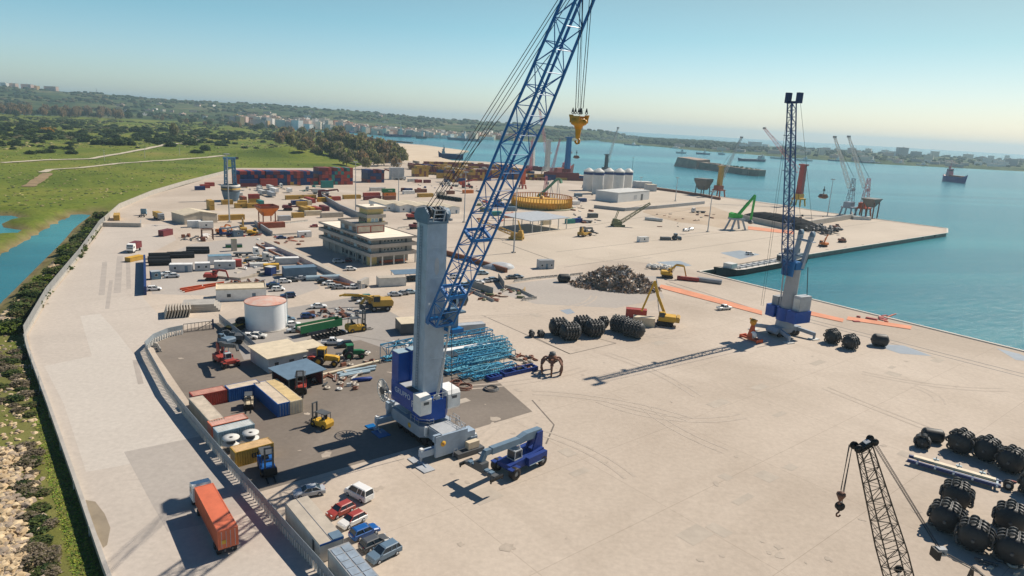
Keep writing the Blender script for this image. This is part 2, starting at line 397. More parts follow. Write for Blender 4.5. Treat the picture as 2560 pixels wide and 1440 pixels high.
# tyre marks, oil and repair patches on the paving
rs_ = random.Random(77)
TYM = mat('tyre_marks', (.455,.385,.312), .9, var=.12, scale=.5); OIL = mat('oil_stain', (.42,.355,.285), .85, var=.16, scale=.6); REP = mat('repair_patch', (.435,.375,.305), .9, var=.12, scale=.4)
mb = MB()
k_ = 0
def arc(px, py, ang, L, curve, wd):
    global k_
    k_ += 1
    p = G(px, py); pts = []; a = ang
    if sdist((p.x, p.y), poly) > -36: return
    for i in range(19):
        pts.append((p.copy(), a)); p = p + e1(a)*(L/18); a += curve/18
    for off in (-.95, .95):
        vs = []
        for q, a in pts:
            n_ = e1(a+90)
            for s in (off-wd/2, off+wd/2): vs.append((q.x+n_.x*s, q.y+n_.y*s, .0192+k_*.0002))
        mb.add(vs, [(2*i, 2*i+1, 2*i+3, 2*i+2) for i in range(len(pts)-1)])
for k in range(20):
    arc(rs_.uniform(1050,2350), rs_.uniform(880,1420) if k % 2 else rs_.uniform(620,860), rs_.choice([AX,AX+90,AX+180,AX-90])+rs_.uniform(-25,25), rs_.uniform(10,34), rs_.uniform(-80,80), rs_.uniform(.35,.6))
for k in range(0): arc(rs_.uniform(180,420), rs_.uniform(640,1300), 128+rs_.uniform(-12,12), rs_.uniform(14,34), rs_.uniform(-14,14), rs_.uniform(.4,.7))
mb.use(TYM); o = mb.build('tyre_marks', TYM); tag(o, None, None, kind='structure')
for pl in o.data.polygons:
    if pl.normal.z < 0: pl.flip()
mb = MB()
for k in range(90):
    px, py = (rs_.uniform(1080,2540), rs_.uniform(640,1430)) if k % 4 else (rs_.uniform(420,1250), rs_.uniform(800,1250)); c_ = G(px, py)
    if sdist((c_.x, c_.y), poly) > -4: continue
    r_ = rs_.uniform(.15,.9)*(1.6 if k % 9 == 0 else 1); n_ = 12; el = rs_.uniform(.4,1); th = rs_.uniform(0,3.1)
    vs = []
    for i in range(n_):
        t = 2*math.pi*i/n_; rr2 = r_*rs_.uniform(.6,1.25); x, y = rr2*math.cos(t), rr2*el*math.sin(t); vs.append((c_.x+x*math.cos(th)-y*math.sin(th), c_.y+x*math.sin(th)+y*math.cos(th), .0255+k*.00006))
    mb.add(vs, [tuple(range(n_))])
o = mb.build('oil_stain', OIL); tag(o, None, None, kind='structure')
mb = MB()
for k in range(26):
    c_ = G(rs_.uniform(1150,2500), rs_.uniform(640,1420)); zz = .0135 + k*.0002
    if sdist((c_.x, c_.y), poly) > -8: continue
    a_ = e1(AX); b_ = e1(AX+90); w_, h_ = rs_.uniform(1.5,6), rs_.uniform(1,4)
    mb.add([(c_+a_*x+b_*y)[:2]+(.014,) if False else ((c_+a_*x+b_*y).x, (c_+a_*x+b_*y).y, zz) for x, y in ((0,0),(w_,0),(w_,h_),(0,h_))], [(0,1,2,3)])
o = mb.build('repair_patch', REP); tag(o, None, None, kind='structure')
# trench joints and rails on the quay
def strip(name, a, b, wd, m, z):
    A, B = G(*a), G(*b); d = (B-A).normalized(); nrm = Vector((-d.y, d.x, 0))*wd/2
    return sheet(name, [A-nrm, B-nrm, B+nrm, A+nrm], m, z)
JM = mat('joint_dark', (.17,.145,.12), .9, var=.3, scale=.3)
RM = mat('crane_rail', (.12,.10,.09), .6, var=.2)
for nm, a, b, wd, m in [('joint',(1205,788),(1425,885),.35,JM),('joint',(1330,840),(1425,885),.3,JM),('joint',(1425,885),(1540,858),.3,JM),('joint',(1540,858),(1490,845),.3,JM),('joint',(1120,620),(1750,520),.5,JM),('joint',(1390,630),(1990,560),.35,JM),
   ('joint',(1410,668),(2260,545),.35,JM),('joint',(1255,605),(1375,648),.6,JM),('joint',(1330,1000),(1385,1062),.3,JM),('joint',(1385,1062),(1365,1110),.3,JM),('joint',(1050,866),(870,838),.15,JM),
   ('rail',(1672,704),(1905,778),.45,RM),('rail',(1664,709),(1905,786),.45,RM),('rail',(2010,795),(2560,935),.45,RM),('rail',(2010,802),(2560,943),.45,RM)]:
    strip(nm, a, b, wd, m, .012)
for a_, b_, w_ in (((262,655),(254,738),1.5),((300,640),(293,732),1.8),((320,648),(322,722),1.2),((278,700),(268,772),1.0),((338,900),(352,960),1.0)): strip('tyre_marks', a_, b_, w_, mat('worn_streak', (.405,.36,.315), .9, var=.12, scale=.25), .016)
KERB = mat('quay_coping', (.60,.55,.47), .85, var=.12, scale=.3)
mb = MB()
for a, b in ((qfar, qi), (qi, G(2366,582)), (G(2366,582), G(2366,571)), (G(2366,571), G(2065,531)), (G(2065,531), G(1640,468))):
    d = (b-a).normalized(); nn = Vector((-d.y, d.x, 0)); mb.beam(a + nn*-.5 + Vector((0,0,.14)), b + nn*-.5 + Vector((0,0,.14)), 1.0, .28)
tag(mb.build('quay_kerb', KERB), None, None, kind='structure')
# water
m, N, L, b = nodes('sea_water')
g = N.new('ShaderNodeNewGeometry'); P = g.outputs['Position']
c = ramp(N, L, noise(N, L, rotated(N, L, 12, 9, 1), .0035, 5, .55, .8), [(.34, (.012,.115,.165)), (.50, (.020,.175,.225)), (.60, (.045,.26,.295)), (.70, (.09,.34,.36))])
L.new(c, b.inputs['Base Color']); b.inputs['Roughness'].default_value = .22; b.inputs['IOR'].default_value = 1.33; b.inputs['Specular IOR Level'].default_value = .3
bp = N.new('ShaderNodeBump'); bp.inputs['Strength'].default_value = .8; bp.inputs['Distance'].default_value = .55
L.new(noise(N, L, rotated(N, L, 30, 2.2, 1), .30, 9, .78, .5), bp.inputs['Height']); L.new(bp.outputs['Normal'], b.inputs['Normal'])
mb = MB()
ra = [0, 60, 150, 300, 600, 1200, 2500, 5000, 9000, 13500]; na = 48; vs = [(0, 0, -2.2)]; fs = []
for r in ra[1:]:
    for k in range(na): vs.append((r*math.cos(2*math.pi*k/na), r*math.sin(2*math.pi*k/na), -2.2))
for k in range(na): fs.append((0, 1+k, 1+(k+1) % na))
for i in range(len(ra)-2):
    for k in range(na): fs.append((1+i*na+k, 1+(i+1)*na+k, 1+(i+1)*na+(k+1) % na, 1+i*na+(k+1) % na))
mb.add(vs, fs); tag(mb.build('sea_water', m), None, None, kind='structure')
# ---- land on the left
def P2(pix, z=0): return [(q.x, q.y) for q in wpts(pix, z)]
CANAL = P2([(-900,900),(-300,780),(-120,700),(0,640),(20,628),(70,600),(130,562),(180,537),(246,528),(262,530),(238,562),(205,602),(165,642),(95,712),(0,793),(-150,920),(-420,1200),(-900,1700)], -2.2)
PONDS = [P2([(-120,536),(-20,536),(35,541),(62,546),(40,556),(0,560),(-120,566)], -2.2), P2([(-120,568),(0,568),(50,572),(62,579),(30,588),(0,593),(-120,606)], -2.2)]
LAND = P2([(900,440),(1012,398),(1003,370),(905,351),(870,337),(760,329),(640,320),(560,313),(420,302),(200,291),(-500,256),(-1500,300),(-2500,900),(-1500,2600),(800,2600),(700,1440),(520,1000),(430,860),(480,760),(600,620),(700,520),(900,470)])
import mathutils.noise as mn
def fbm(x, y, s): return mn.fractal(Vector((x*s, y*s, 0)), 1.0, 2.0, 5)
def smooth(a, b, x):
    t = max(0, min(1, (x-a)/(b-a))); return t*t*(3-2*t)
def land_h(x, y):
    d = sdist((x, y), LAND)
    if d > 25: return -6
    dy = sdist((x, y), poly)
    if dy < -12: return -3
    r = math.hypot(x, y)
    h = .5 + fbm(x, y, .012)*.7 + smooth(350, 1000, r)*(3 + fbm(x, y, .004)*2.5)
    dc = min([sdist((x, y), CANAL)] + [sdist((x, y), q) for q in PONDS])
    k = smooth(-2.5, 3.5, dc); h = -4.2*(1-k) + h*k
    h = h*(1-smooth(-6, 2, d)) + -6*smooth(-6, 2, d)
    mx_, my_ = MOUND; h += 9*math.exp(-(((x-mx_)/45)**2+((y-my_)/30)**2))
    s = smooth(1, 24, dy); h = h*s - (.9 if r < 220 else .5)*(1-s)
    k = smooth(-9, -4, dy)
    return h*k - 3*(1-k)
_m = G(700, 398); MOUND = (_m.x, _m.y + 25)
m, N, L, b = nodes('meadow')
g = N.new('ShaderNodeNewGeometry'); P = g.outputs['Position']
c = ramp(N, L, noise(N, L, P, .012, 7, .62, .5), [(.30, (.085,.125,.020)), (.48, (.145,.185,.030)), (.62, (.205,.215,.045)), (.75, (.26,.21,.08))])
c = mix(N, L, c, ramp(N, L, noise(N, L, P, .35, 7, .75), [(.3, (.55,.6,.5)), (.7, (1.25,1.2,1.1))]), 1.0, 'MULTIPLY')
sep = N.new('ShaderNodeSeparateXYZ'); L.new(P, sep.inputs[0])
lo = ramp(N, L, sep.outputs['Z'], [(0, (1,1,1)), (.04, (0,0,0))])
mr = N.new('ShaderNodeMapRange'); mr.inputs['From Min'].default_value = -2.6; mr.inputs['From Max'].default_value = .15; mr.inputs['To Min'].default_value = 1; mr.inputs['To Max'].default_value = 0
L.new(sep.outputs['Z'], mr.inputs['Value'])
mud = ramp(N, L, noise(N, L, P, .10, 6, .6), [(.35, (.15,.10,.055)), (.65, (.30,.23,.13))])
c = mix(N, L, c, mud, mr.outputs[0])
L.new(c, b.inputs['Base Color']); b.inputs['Roughness'].default_value = .95; b.inputs['Specular IOR Level'].default_value = .1
bp = N.new('ShaderNodeBump'); bp.inputs['Strength'].default_value = .5; bp.inputs['Distance'].default_value = .6
L.new(noise(N, L, P, .7, 6, .7), bp.inputs['Height']); L.new(bp.outputs['Normal'], b.inputs['Normal'])
MEADOW = m
mb = MB(); NA, NR = 170, 150; a0, a1 = R_(93), R_(192); r0, r1 = 36.0, 2300.0; vs = []; fs = []
for i in range(NR+1):
    r = r0*(r1/r0)**(i/NR)
    for k in range(NA+1):
        a = a0+(a1-a0)*k/NA; x, y = r*math.cos(a), r*math.sin(a); vs.append((x, y, land_h(x, y)))
for i in range(NR):
    for k in range(NA):
        q = (i*(NA+1)+k, (i+1)*(NA+1)+k, (i+1)*(NA+1)+k+1, i*(NA+1)+k+1)
        if max(vs[j][2] for j in q) > -5.5: fs.append(q)
mb.smooth = True; mb.add(vs, fs); o = mb.build('green_field', MEADOW); tag(o, None, None, kind='structure')
if o.data.polygons[0].normal.z < 0: o.data.flip_normals()
def drape(name, pix, wd, m, lift=.12, seg=6):
    "a track following the land"
    pts = []
    for a, b in zip(pix, pix[1:]):
        A, B = G(*a), G(*b)
        for k in range(seg): pts.append(A + (B-A)*(k/seg))
    pts.append(G(*pix[-1])); vs = []; fs = []
    for i, p in enumerate(pts):
        d = (pts[min(i+1, len(pts)-1)] - pts[max(i-1, 0)]).normalized(); nn = Vector((-d.y, d.x, 0))
        ww = wd*(1 + random.uniform(-.15, .15))/2
        for sgn in (-1, 1):
            q = p + nn*ww*sgn; vs.append((q.x, q.y, max(land_h(q.x, q.y), .05)+lift))
    for i in range(len(pts)-1): fs.append((2*i, 2*i+2, 2*i+3, 2*i+1))
    mb = MB(); mb.add(vs, fs); o = mb.build(name, m); tag(o, None, None, kind='structure')
    if o.data.polygons[0].normal.z < 0: o.data.flip_normals()
TRACK = mat('chalk_track', (.50,.44,.33), .95, var=.25, scale=.2)
drape('dirt_track', [(106,436),(125,430),(200,426),(300,416),(400,408),(500,401),(560,397)], 5.5, TRACK, .35, 8)
drape('dirt_track', [(5,414),(120,408),(230,404),(300,393),(360,384),(440,370),(480,359),(505,354)], 6.0, TRACK, .5, 8)
drape('dirt_track', [(120,438),(100,452),(70,470)], 7, mat('brown_track', (.27,.19,.10), .95, var=.25, scale=.2), .35, 8)
# ---- far hills and the low peninsula
m, N, L, b = nodes('hill_land')
g = N.new('ShaderNodeNewGeometry'); P = g.outputs['Position']
c = ramp(N, L, noise(N, L, P, .0042, 8, .66, .4), [(.33, (.022,.045,.018)), (.46, (.055,.085,.035)), (.56, (.11,.13,.055)), (.66, (.17,.155,.09)), (.74, (.05,.075,.03))])
c = mix(N, L, c, ramp(N, L, noise(N, L, P, .03, 6, .75), [(.35, (.45,.5,.5)), (.65, (1.3,1.25,1.15))]), 1.0, 'MULTIPLY')
L.new(c, b.inputs['Base Color']); b.inputs['Roughness'].default_value = 1; b.inputs['Specular IOR Level'].default_value = .05
HILL = m
SKYL = [(-700,180),(-300,200),(0,213),(30,216),(60,221),(160,228),(250,234),(360,245),(480,253),(600,258),(700,264),(800,271),(900,279),(1000,288),(1100,297),(1200,303),(1300,310),(1400,318),(1500,328),(1560,337),(1600,343),(1640,349)]
SHORE = [(-700,243),(0,283),(300,299),(560,314),(640,318),(870,331),(960,340),(1120,347),(1260,351),(1350,356),(1450,352),(1560,348),(1640,350)]
def interp(tab, x):
    for (xa, ya), (xb, yb) in zip(tab, tab[1:]):
        if x <= xb: return ya + (yb-ya)*max(0, x-xa)/(xb-xa)
    return tab[-1][1]
mb = MB(); vs = []; fs = []; NX, NT = 300, 46
HG = []
for i in range(NX+1):
    px = -700 + 2340*i/NX; sh = G(px, interp(SHORE, px), -2.2); dv = Vector((sh.x, sh.y, 0)); rs = dv.length; dv.normalize()
    rr = 4300 - 1100*smooth(900, 1640, px); rr = max(rr, rs+150)
    Z = zat(dv*rr, interp(SKYL, px) + 1.5*fbm(px, 0, .02))
    for k in range(NT+1):
        t = k/NT*1.15; r = rs + (rr-rs)*t; p = dv*r
        if t <= 1: z = -3.5 + (Z+3.5)*(.10*smooth(0, .04, t) + .90*(smooth(.05, 1, t)*.55 + t*.45)) + fbm(p.x, p.y, .0035)*9*smooth(.05, .4, t)*(1-smooth(.75, 1, t)*.7)*min(1, Z/60)
        else: z = Z*(1-(t-1)*3)
        vs.append((p.x, p.y, z))
for i in range(NX):
    for k in range(NT): fs.append((i*(NT+1)+k, (i+1)*(NT+1)+k, (i+1)*(NT+1)+k+1, i*(NT+1)+k+1))
mb.smooth = True; mb.add(vs, fs); o = mb.build('hills', HILL); tag(o, None, None, kind='structure')
if sum(p.normal.z for p in o.data.polygons) < 0: o.data.flip_normals()
HV = vs
def hill_pt(px, t):
    i = max(0, min(NX, (px+700)/2340*NX)); k = max(0, min(NT, t/1.15*NT)); i0 = int(i); k0 = int(k)
    v = Vector(HV[i0*(NT+1)+k0]); u = Vector(HV[min(i0+1, NX)*(NT+1)+k0]); w_ = Vector(HV[i0*(NT+1)+min(k0+1, NT)])
    return v + (u-v)*(i-i0) + (w_-v)*(k-k0)
PEN0 = [(1480,352),(1560,360),(1640,367),(1760,379),(1860,386),(2000,398),(2200,412),(2560,430),(3000,455)]   # near shore
PEN1 = [(1480,349),(1560,350),(1640,353),(1760,358),(1860,364),(2000,371),(2200,384),(2560,404),(3000,432)]   # far shore
mb = MB(); vs = []; fs = []; NX2, NT2 = 90, 10
for i in range(NX2+1):
    px = 1480+1520*i/NX2
    A, B = G(px, interp(PEN0, px), -2.2), G(px, interp(PEN1, px), -2.2)
    for k in range(NT2+1):
        t = k/NT2; p = A+(B-A)*t; e = smooth(0, .06, t)*(1-smooth(.92, 1, t))*smooth(1480, 1540, px)
        vs.append((p.x, p.y, -4 + e*(6.5 + 5*smooth(.1, .6, t)*(1-smooth(.7, 1, t)) + fbm(p.x, p.y, .01)*1.5)))
PV = vs
for i in range(NX2):
    for k in range(NT2): fs.append((i*(NT2+1)+k, (i+1)*(NT2+1)+k, (i+1)*(NT2+1)+k+1, i*(NT2+1)+k+1))
mb.smooth = True; mb.add(vs, fs); o = mb.build('peninsula_terrain', HILL); tag(o, None, None, kind='structure')
if sum(p.normal.z for p in o.data.polygons) < 0: o.data.flip_normals()
def pen_pt(px, t):
    A, B = G(px, interp(PEN0, px), -2.2), G(px, interp(PEN1, px), -2.2); p = A+(B-A)*t
    i = max(0, min(NX2, round((px-1480)/1520*NX2))); k = max(0, min(NT2, round(t*NT2)))
    return Vector((p.x, p.y, PV[i*(NT2+1)+k][2]))
# ================================================================== builders
# ---- shipping containers
CM = {}
def cont_mesh(L, col, fine):
    k = (L, col, fine)
    if k in CM: return CM[k]
    mb = MB(); mb.use(C(col)); W, Hh = 2.44, 2.59
    if fine:
        st = .38; n = int((L-.3)/st)
        for y, s in ((0, 1), (W, -1)):
            pr = []
            for i in range(n):
                x = .15 + (L-.3)*i/n; d = (L-.3)/n
                pr += [(x, .02), (x+d*.3, .02), (x+d*.5, .12), (x+d*.8, .12)]
            pr.append((L-.15, .02))
            vs = [(x, y+s*e, .15) for x, e in pr] + [(x, y+s*e, Hh-.12) for x, e in pr]; m = len(pr)
            mb.add(vs, [(i, i+1, m+i+1, m+i) if s > 0 else (i+1, i, m+i, m+i+1) for i in range(m-1)])
        mb.box(.06, .06, Hh-.11, L-.06, W-.06, Hh-.03)
        mb.box(.06, .06, .05, L-.06, W-.06, .2)
        for y in (0, W-.12):
            mb.box(.15, y, Hh-.14, L-.15, y+.12, Hh); mb.box(.15, y, 0, L-.15, y+.12, .16)
        for x in (0, L-.15):
            for y in (0, W-.15): mb.box(x, y, 0, x+.15, y+.15, Hh)
            mb.box(x, .15, Hh-.13, x+.15, W-.15, Hh); mb.box(x, .15, 0, x+.15, W-.15, .14)
        mb.box(L-.1, .15, .14, L-.03, W-.15, Hh-.13)
    else:
        mb.box(0, .03, .1, L, W-.03, Hh-.05)
        for y in (0, W-.12): mb.box(.12, y, Hh-.16, L-.12, y+.12, Hh); mb.box(.12, y, 0, L-.12, y+.12, .14)
        for x in (-.01, L-.13):
            for y in (-.01, W-.13): mb.box(x, y, 0, x+.14, y+.14, Hh+.01)
    CM[k] = mb.mesh('container_' + col); return CM[k]
NAMES = dict(red='red', rust='rust red', maroon='maroon', navy='navy', blue='blue', dkblue='dark blue', mustard='mustard', yellow='yellow', brown='brown', white='white',
    offwhite='off-white', grey='grey', teal='teal', green='green', orange='orange', cream='cream', beige='beige', skyblue='pale blue', craneblue='bright blue', dkgrey='charcoal', black='black',
    silver='silver', salmon='salmon red', orangered='orange red', lime='lime green', pink='pink', olive='olive', purple='purple', slate='slate grey', lightblue='light blue', concrete='concrete grey', steel='grey')
def cont(px, py, mode, L, col, label, z=0, fine=False, group=None, at=None, ang=None):
    "px,py = near-left base corner; mode 'a' long side along the quay axis, 'b' long side running away"
    p = at if at is not None else G(px, py, z); p = Vector((p.x, p.y, z))
    if ang is None: ang = AX
    if mode == 'b': p = p + e1(ang)*2.44; ang += 90
    if not fine:
        o = put('shipping_container', cont_mesh(L, col, False)); tag(o, label, 'container', group)
    else:
        o = thing('shipping_container', label, 'container', group=group)
        put('body', cont_mesh(L, col, True), o)
        for s in (0, 1):
            d = MB(); d.use(C(col)); y0 = .16 + s*1.06; d.box(-.02, y0, .16, .03, y0+1.05, 2.45); dd = d.build('door', None, o)
            for q in (.25, .8):
                r = MB(); r.use(C('silver')); r.tube((-.06, y0+q, .2), (-.06, y0+q, 2.4), .03, n=6); r.build('lock_rod', None, dd)
    place(o, p, ang); return o
# ---- cars
CARM = {}
def car_shape(kind):
    # length, width, belt, roof, body outline (x,z) front at +x, cabin (x rear-low, x rear-top, x front-top, x front-low)
    return {'hatch': (4.0, 1.72, .92, 1.48, [(-2.0,.3),(-2.0,.86),(-1.85,.95),(.95,.95),(1.75,.80),(2.0,.62),(2.0,.3)], (-1.85,-1.5,.35,1.0)),
     'sedan': (4.5, 1.78, .92, 1.42, [(-2.25,.3),(-2.25,.88),(-1.5,.96),(1.0,.94),(2.0,.80),(2.25,.6),(2.25,.3)], (-1.65,-.95,.35,1.05)),
     'suv': (4.5, 1.84, 1.05, 1.66, [(-2.25,.36),(-2.25,1.0),(-2.1,1.08),(1.05,1.08),(2.05,.95),(2.25,.72),(2.25,.36)], (-2.1,-1.75,.3,1.1)),
     'van': (4.6, 1.85, 1.15, 2.05, [(-2.3,.34),(-2.3,1.1),(-2.25,1.18),(1.3,1.18),(2.1,1.0),(2.3,.72),(2.3,.34)], (-2.25,-2.15,.75,1.4)),
     'pickup': (5.2, 1.85, 1.05, 1.75, [(-2.6,.42),(-2.6,1.05),(-2.5,1.08),(1.1,1.08),(2.4,1.0),(2.6,.78),(2.6,.42)], (-.75,-.6,.45,1.1))}[kind]
def car_parts(kind, col, roof=None):
    k = (kind, col, roof)
    if k in CARM: return CARM[k]
    Ln, W, belt, top, prof, cb = car_shape(kind); h = W/2
    paint = mat('car_' + col, PAL[col], .28, var=0, spec=.6); rp = mat('car_' + (roof or col), PAL[roof or col], .28, var=0, spec=.6)
    b = MB(); b.use(paint); n = len(prof)
    ys = [(-h, .06, .90), (-h+.14, 0, 1), (h-.14, 0, 1), (h, .06, .90)]
    vs = []
    for y, ins, sc in ys:
        for x, z in prof: vs.append((x*(1-ins*.35), y, z if z < .5 else z - (.10 if ins else 0)))
    fs = [tuple(range(n)), tuple(range(4*n-1, 3*n-1, -1))]
    for j in range(3):
        for i in range(n): fs.append((j*n+i, (j+1)*n+i, (j+1)*n+(i+1) % n, j*n+(i+1) % n)[::-1])
    b.smooth = False; b.add(vs, fs)
    z0 = belt; x0, x1, x2, x3 = cb; g = MB(); g.use(C('glass'))
    g.hexa([(x0,-h+.10,z0),(x3,-h+.10,z0),(x3,h-.10,z0),(x0,h-.10,z0)], [(x1,-h+.24,top-.05),(x2,-h+.24,top-.05),(x2,h-.24,top-.05),(x1,h-.24,top-.05)])
    r = MB(); r.use(rp)
    r.hexa([(x1-.05,-h+.22,top-.06),(x2+.04,-h+.22,top-.06),(x2+.04,h-.22,top-.06),(x1-.05,h-.22,top-.06)], [(x1+.12,-h+.34,top+.02),(x2-.18,-h+.34,top+.02),(x2-.18,h-.34,top+.02),(x1+.12,h-.34,top+.02)])
    for s in (-1, 1):
        for xa, xb in ((x0, x1), (x3, x2), ((x0+x3)/2, (x1+x2)/2)) + (((x0*.6+x3*.4-.5, x1*.7+x2*.3-.3),) if kind in ('van', 'suv') else ()):
            r.beam((xa, s*(h-.095), z0-.02), (xb, s*(h-.235), top-.05), .09, .09)
    if kind == 'pickup': b.use(C('dkgrey')); b.box(-2.45, -h+.2, 1.06, -.85, h-.2, 1.10)
    CARM[k] = (b.mesh('car_body'), g.mesh('car_glass'), r.mesh('car_roof')); return CARM[k]
_wt = {}
def car(px, py, ang, kind, col, label, roof=None, fine=False, group=None, at=None):
    Ln, W, belt, top, prof, cb = car_shape(kind)
    p = at if at is not None else G(px, py)
    o = thing('pickup_truck' if kind == 'pickup' else ('van' if kind == 'van' else 'parked_car'), label, 'van' if kind == 'van' else 'car', (p.x, p.y, .02), ang, group)
    bm, gm, rm = car_parts(kind, col, roof)
    body = put('body', bm, o); put('window', gm, o); put('roof', rm, o)
    if 'w' not in _wt:
        t = MB(); t.use(C('tyre')); t.lathe([(.0,-.1),(.30,-.1),(.33,-.06),(.33,.06),(.30,.1),(0,.1)], 14, (0,0,0), 'y'); _wt['w'] = t.mesh('car_wheel')
        t = MB(); t.use(C('silver')); t.lathe([(.0,-.11),(.2,-.11),(.21,0),(.2,.11),(0,.11)], 10, (0,0,0), 'y'); _wt['r'] = t.mesh('car_rim')
        t = MB(); t.use(mat('lamp_clear', (.75,.76,.76), .2, var=0)); t.cb(0,0,0,.08,.34,.14); _wt['h'] = t.mesh('headlight')
        t = MB(); t.use(mat('lamp_red', (.35,.01,.01), .3, var=0)); t.cb(0,0,0,.07,.24,.2); _wt['t'] = t.mesh('tail_light')
    for x in (-Ln*.30, Ln*.31):
        for s in (-1, 1):
            wo = put('wheel', _wt['w'], o); wo.location = (x, s*(W/2-.07), .33)
            if fine: put('rim', _wt['r'], wo)
    if fine:
        for s in (-1, 1):
            q = put('headlight', _wt['h'], o); q.location = (Ln/2-.07, s*(W/2-.36), .62)
            q = put('tail_light', _wt['t'], o); q.location = (-Ln/2+.05, s*(W/2-.30), .72)
            mi = MB(); mi.use(mat('car_' + col, PAL[col], .28, var=0, spec=.6)); mi.cb(cb[3]-.18, s*(W/2+.06), belt+.02, .14, .16, .13); mi.build('side_mirror', None, o)
        pl = MB(); pl.use(C('white')); pl.cb(-Ln/2-.01, 0, .55, .03, .5, .11); pl.build('number_plate', None, o)
    return o
# ---- fenders
FM = {}
def fender(px, py, R, Ln, ang, label, net=True, group='black rubber ship fenders', at=None):
    k = (R, Ln, net)
    if k not in FM:
        rub = mat('fender_rubber', (.020,.021,.022), .55, var=.35, scale=1.2, spec=.45); r2 = mat('fender_tyre', (.062,.061,.060), .55, var=.5, scale=2.5, spec=.5)
        b = MB(); b.use(rub); c = Ln/2; e = R*.55
        prof = [(.15, -c)] + [(R*math.sin(t), -c+e*(1-math.cos(t))) for t in (.35, .7, 1.05, 1.35, 1.5708)] + [(R, c-e)] + [(R*math.sin(t), c-e*(1-math.cos(t))) for t in (1.35, 1.05, .7, .35)] + [(.15, c)]
        b.lathe(prof, 24, (0,0,0), 'x')
        b.use(C('dkgrey')); b.tube((-c-.25,0,0), (-c+.1,0,0), .22); b.tube((c-.1,0,0), (c+.25,0,0), .22)
        t = MB(); t.use(r2); nr = max(7, int(2*math.pi*R/1.25)); nl = max(3, int((Ln-.7*e)/1.0))
        if net:
            for i in range(nr):
                a = 2*math.pi*i/nr
                for j in range(nl):
                    x = -c+e*.75+(Ln-1.5*e)*(j+.5)/nl; rr = R*(1.0 if abs(x) < c-e else .93)+.06
                    tr = MB(); tr.torus((0,0,0), .42, .17, 'z', 12, 6)
                    M_ = Matrix.Translation((x, rr*math.cos(a), rr*math.sin(a))) @ Matrix.Rotation(a, 4, 'X') @ Matrix.Rotation(R_(90), 4, 'Y') @ Matrix.Rotation(R_(62), 4, 'Y')
                    M_ = Matrix.Translation((x, rr*math.cos(a), rr*math.sin(a))) @ Matrix.Rotation(a-math.pi/2, 4, 'X') @ Matrix.Rotation(R_(34+14*((i*7+j*3) % 3)), 4, 'Y')
                    t.smooth = True; t.add([M_ @ Vector(v) for v in tr.v], tr.f)
            t.smooth = False; t.use(C('dkgrey'))
            for i in range(nr):
                a = 2*math.pi*(i+.5)/nr; t.path([(-c+e*.2, .55*R*math.cos(a), .55*R*math.sin(a)), (-c+e, (R+.05)*math.cos(a), (R+.05)*math.sin(a)), (c-e, (R+.05)*math.cos(a), (R+.05)*math.sin(a)), (c-e*.2, .55*R*math.cos(a), .55*R*math.sin(a))], .05, 5)
        FM[k] = (b.mesh('fender_body'), t.mesh('fender_tyres') if net else None)
    p = at if at is not None else G(px, py, R)
    o = thing('ship_fender', label, 'fender', (p.x, p.y, R + (.2 if net else 0)), ang, group)
    put('body', FM[k][0], o)
    if net: put('tyre_net', FM[k][1], o)
    return o
# ---- light masts
def mast(px, py, pytop, label, heads=4):
    p = G(px, py); h = zat(p, pytop); o = thing('light_mast', label, 'light mast', p, AX, 'tall floodlight masts in the yard')
    b = MB(); b.use(C('silver')); b.tube((0,0,0), (0,0,h), .34, .16, 8); b.build('pole', None, o)
    b = MB(); b.use(C('silver')); b.cb(0, 0, h, 2.6, .2, .18); b.cb(0, 0, h, .2, 2.6, .18); b.torus((0,0,h+.1), 1.2, .07, 'z', 12, 5); b.build('head_frame', None, o)
    for i in range(heads):
        a = i*2*math.pi/heads; f = MB(); f.use(C('grey')); f.cb(1.3*math.cos(a), 1.3*math.sin(a), h-.35, .6, .6, .4); f.build('floodlight', None, o)
    b = MB(); b.use(C('concrete')); b.cb(0, 0, 0, 1.4, 1.4, .5); b.build('base', None, o)
    return o
# ---- cabins and simple buildings
def window_part(parent, x, y, z, w, h, face, frame='white', pane='glass', deep=.05):
    "a framed window on the local face: 'n' -y, 's' +y, 'e' +x, 'w' -x"
    f = MB(); f.use(C(frame)); g = MB(); g.use(C(pane)); t = .07
    def bx(m, a0, b0, a1, b1, d0, d1):
        if face in 'ns':
            s = -1 if face == 'n' else 1; ya, yb = sorted((y+s*d0, y+s*d1)); m.box(x+a0, ya, z+b0, x+a1, yb, z+b1)
        else:
            s = -1 if face == 'w' else 1; xa, xb = sorted((x+s*d0, x+s*d1)); m.box(xa, y+a0, z+b0, xb, y+a1, z+b1)
    bx(f, 0, 0, w, t, 0, deep+.03); bx(f, 0, h-t, w, h, 0, deep+.03); bx(f, 0, t, t, h-t, 0, deep+.03); bx(f, w-t, t, w, h-t, 0, deep+.03)
    bx(g, t, t, w-t, h-t, 0, deep)
    fo = f.build('window', None, parent); g.build('pane', None, fo); return fo
def door_part(parent, x, y, z, w, h, face, col='grey'):
    m = MB(); m.use(C(col)); d = .05
    if face in 'ns':
        s = -1 if face == 'n' else 1; ya, yb = sorted((y, y+s*d)); m.box(x, ya, z, x+w, yb, z+h)
    else:
        s = -1 if face == 'w' else 1; xa, xb = sorted((x, x+s*d)); m.box(xa, y, z, xb, y+w, z+h)
    return m.build('door', None, parent)
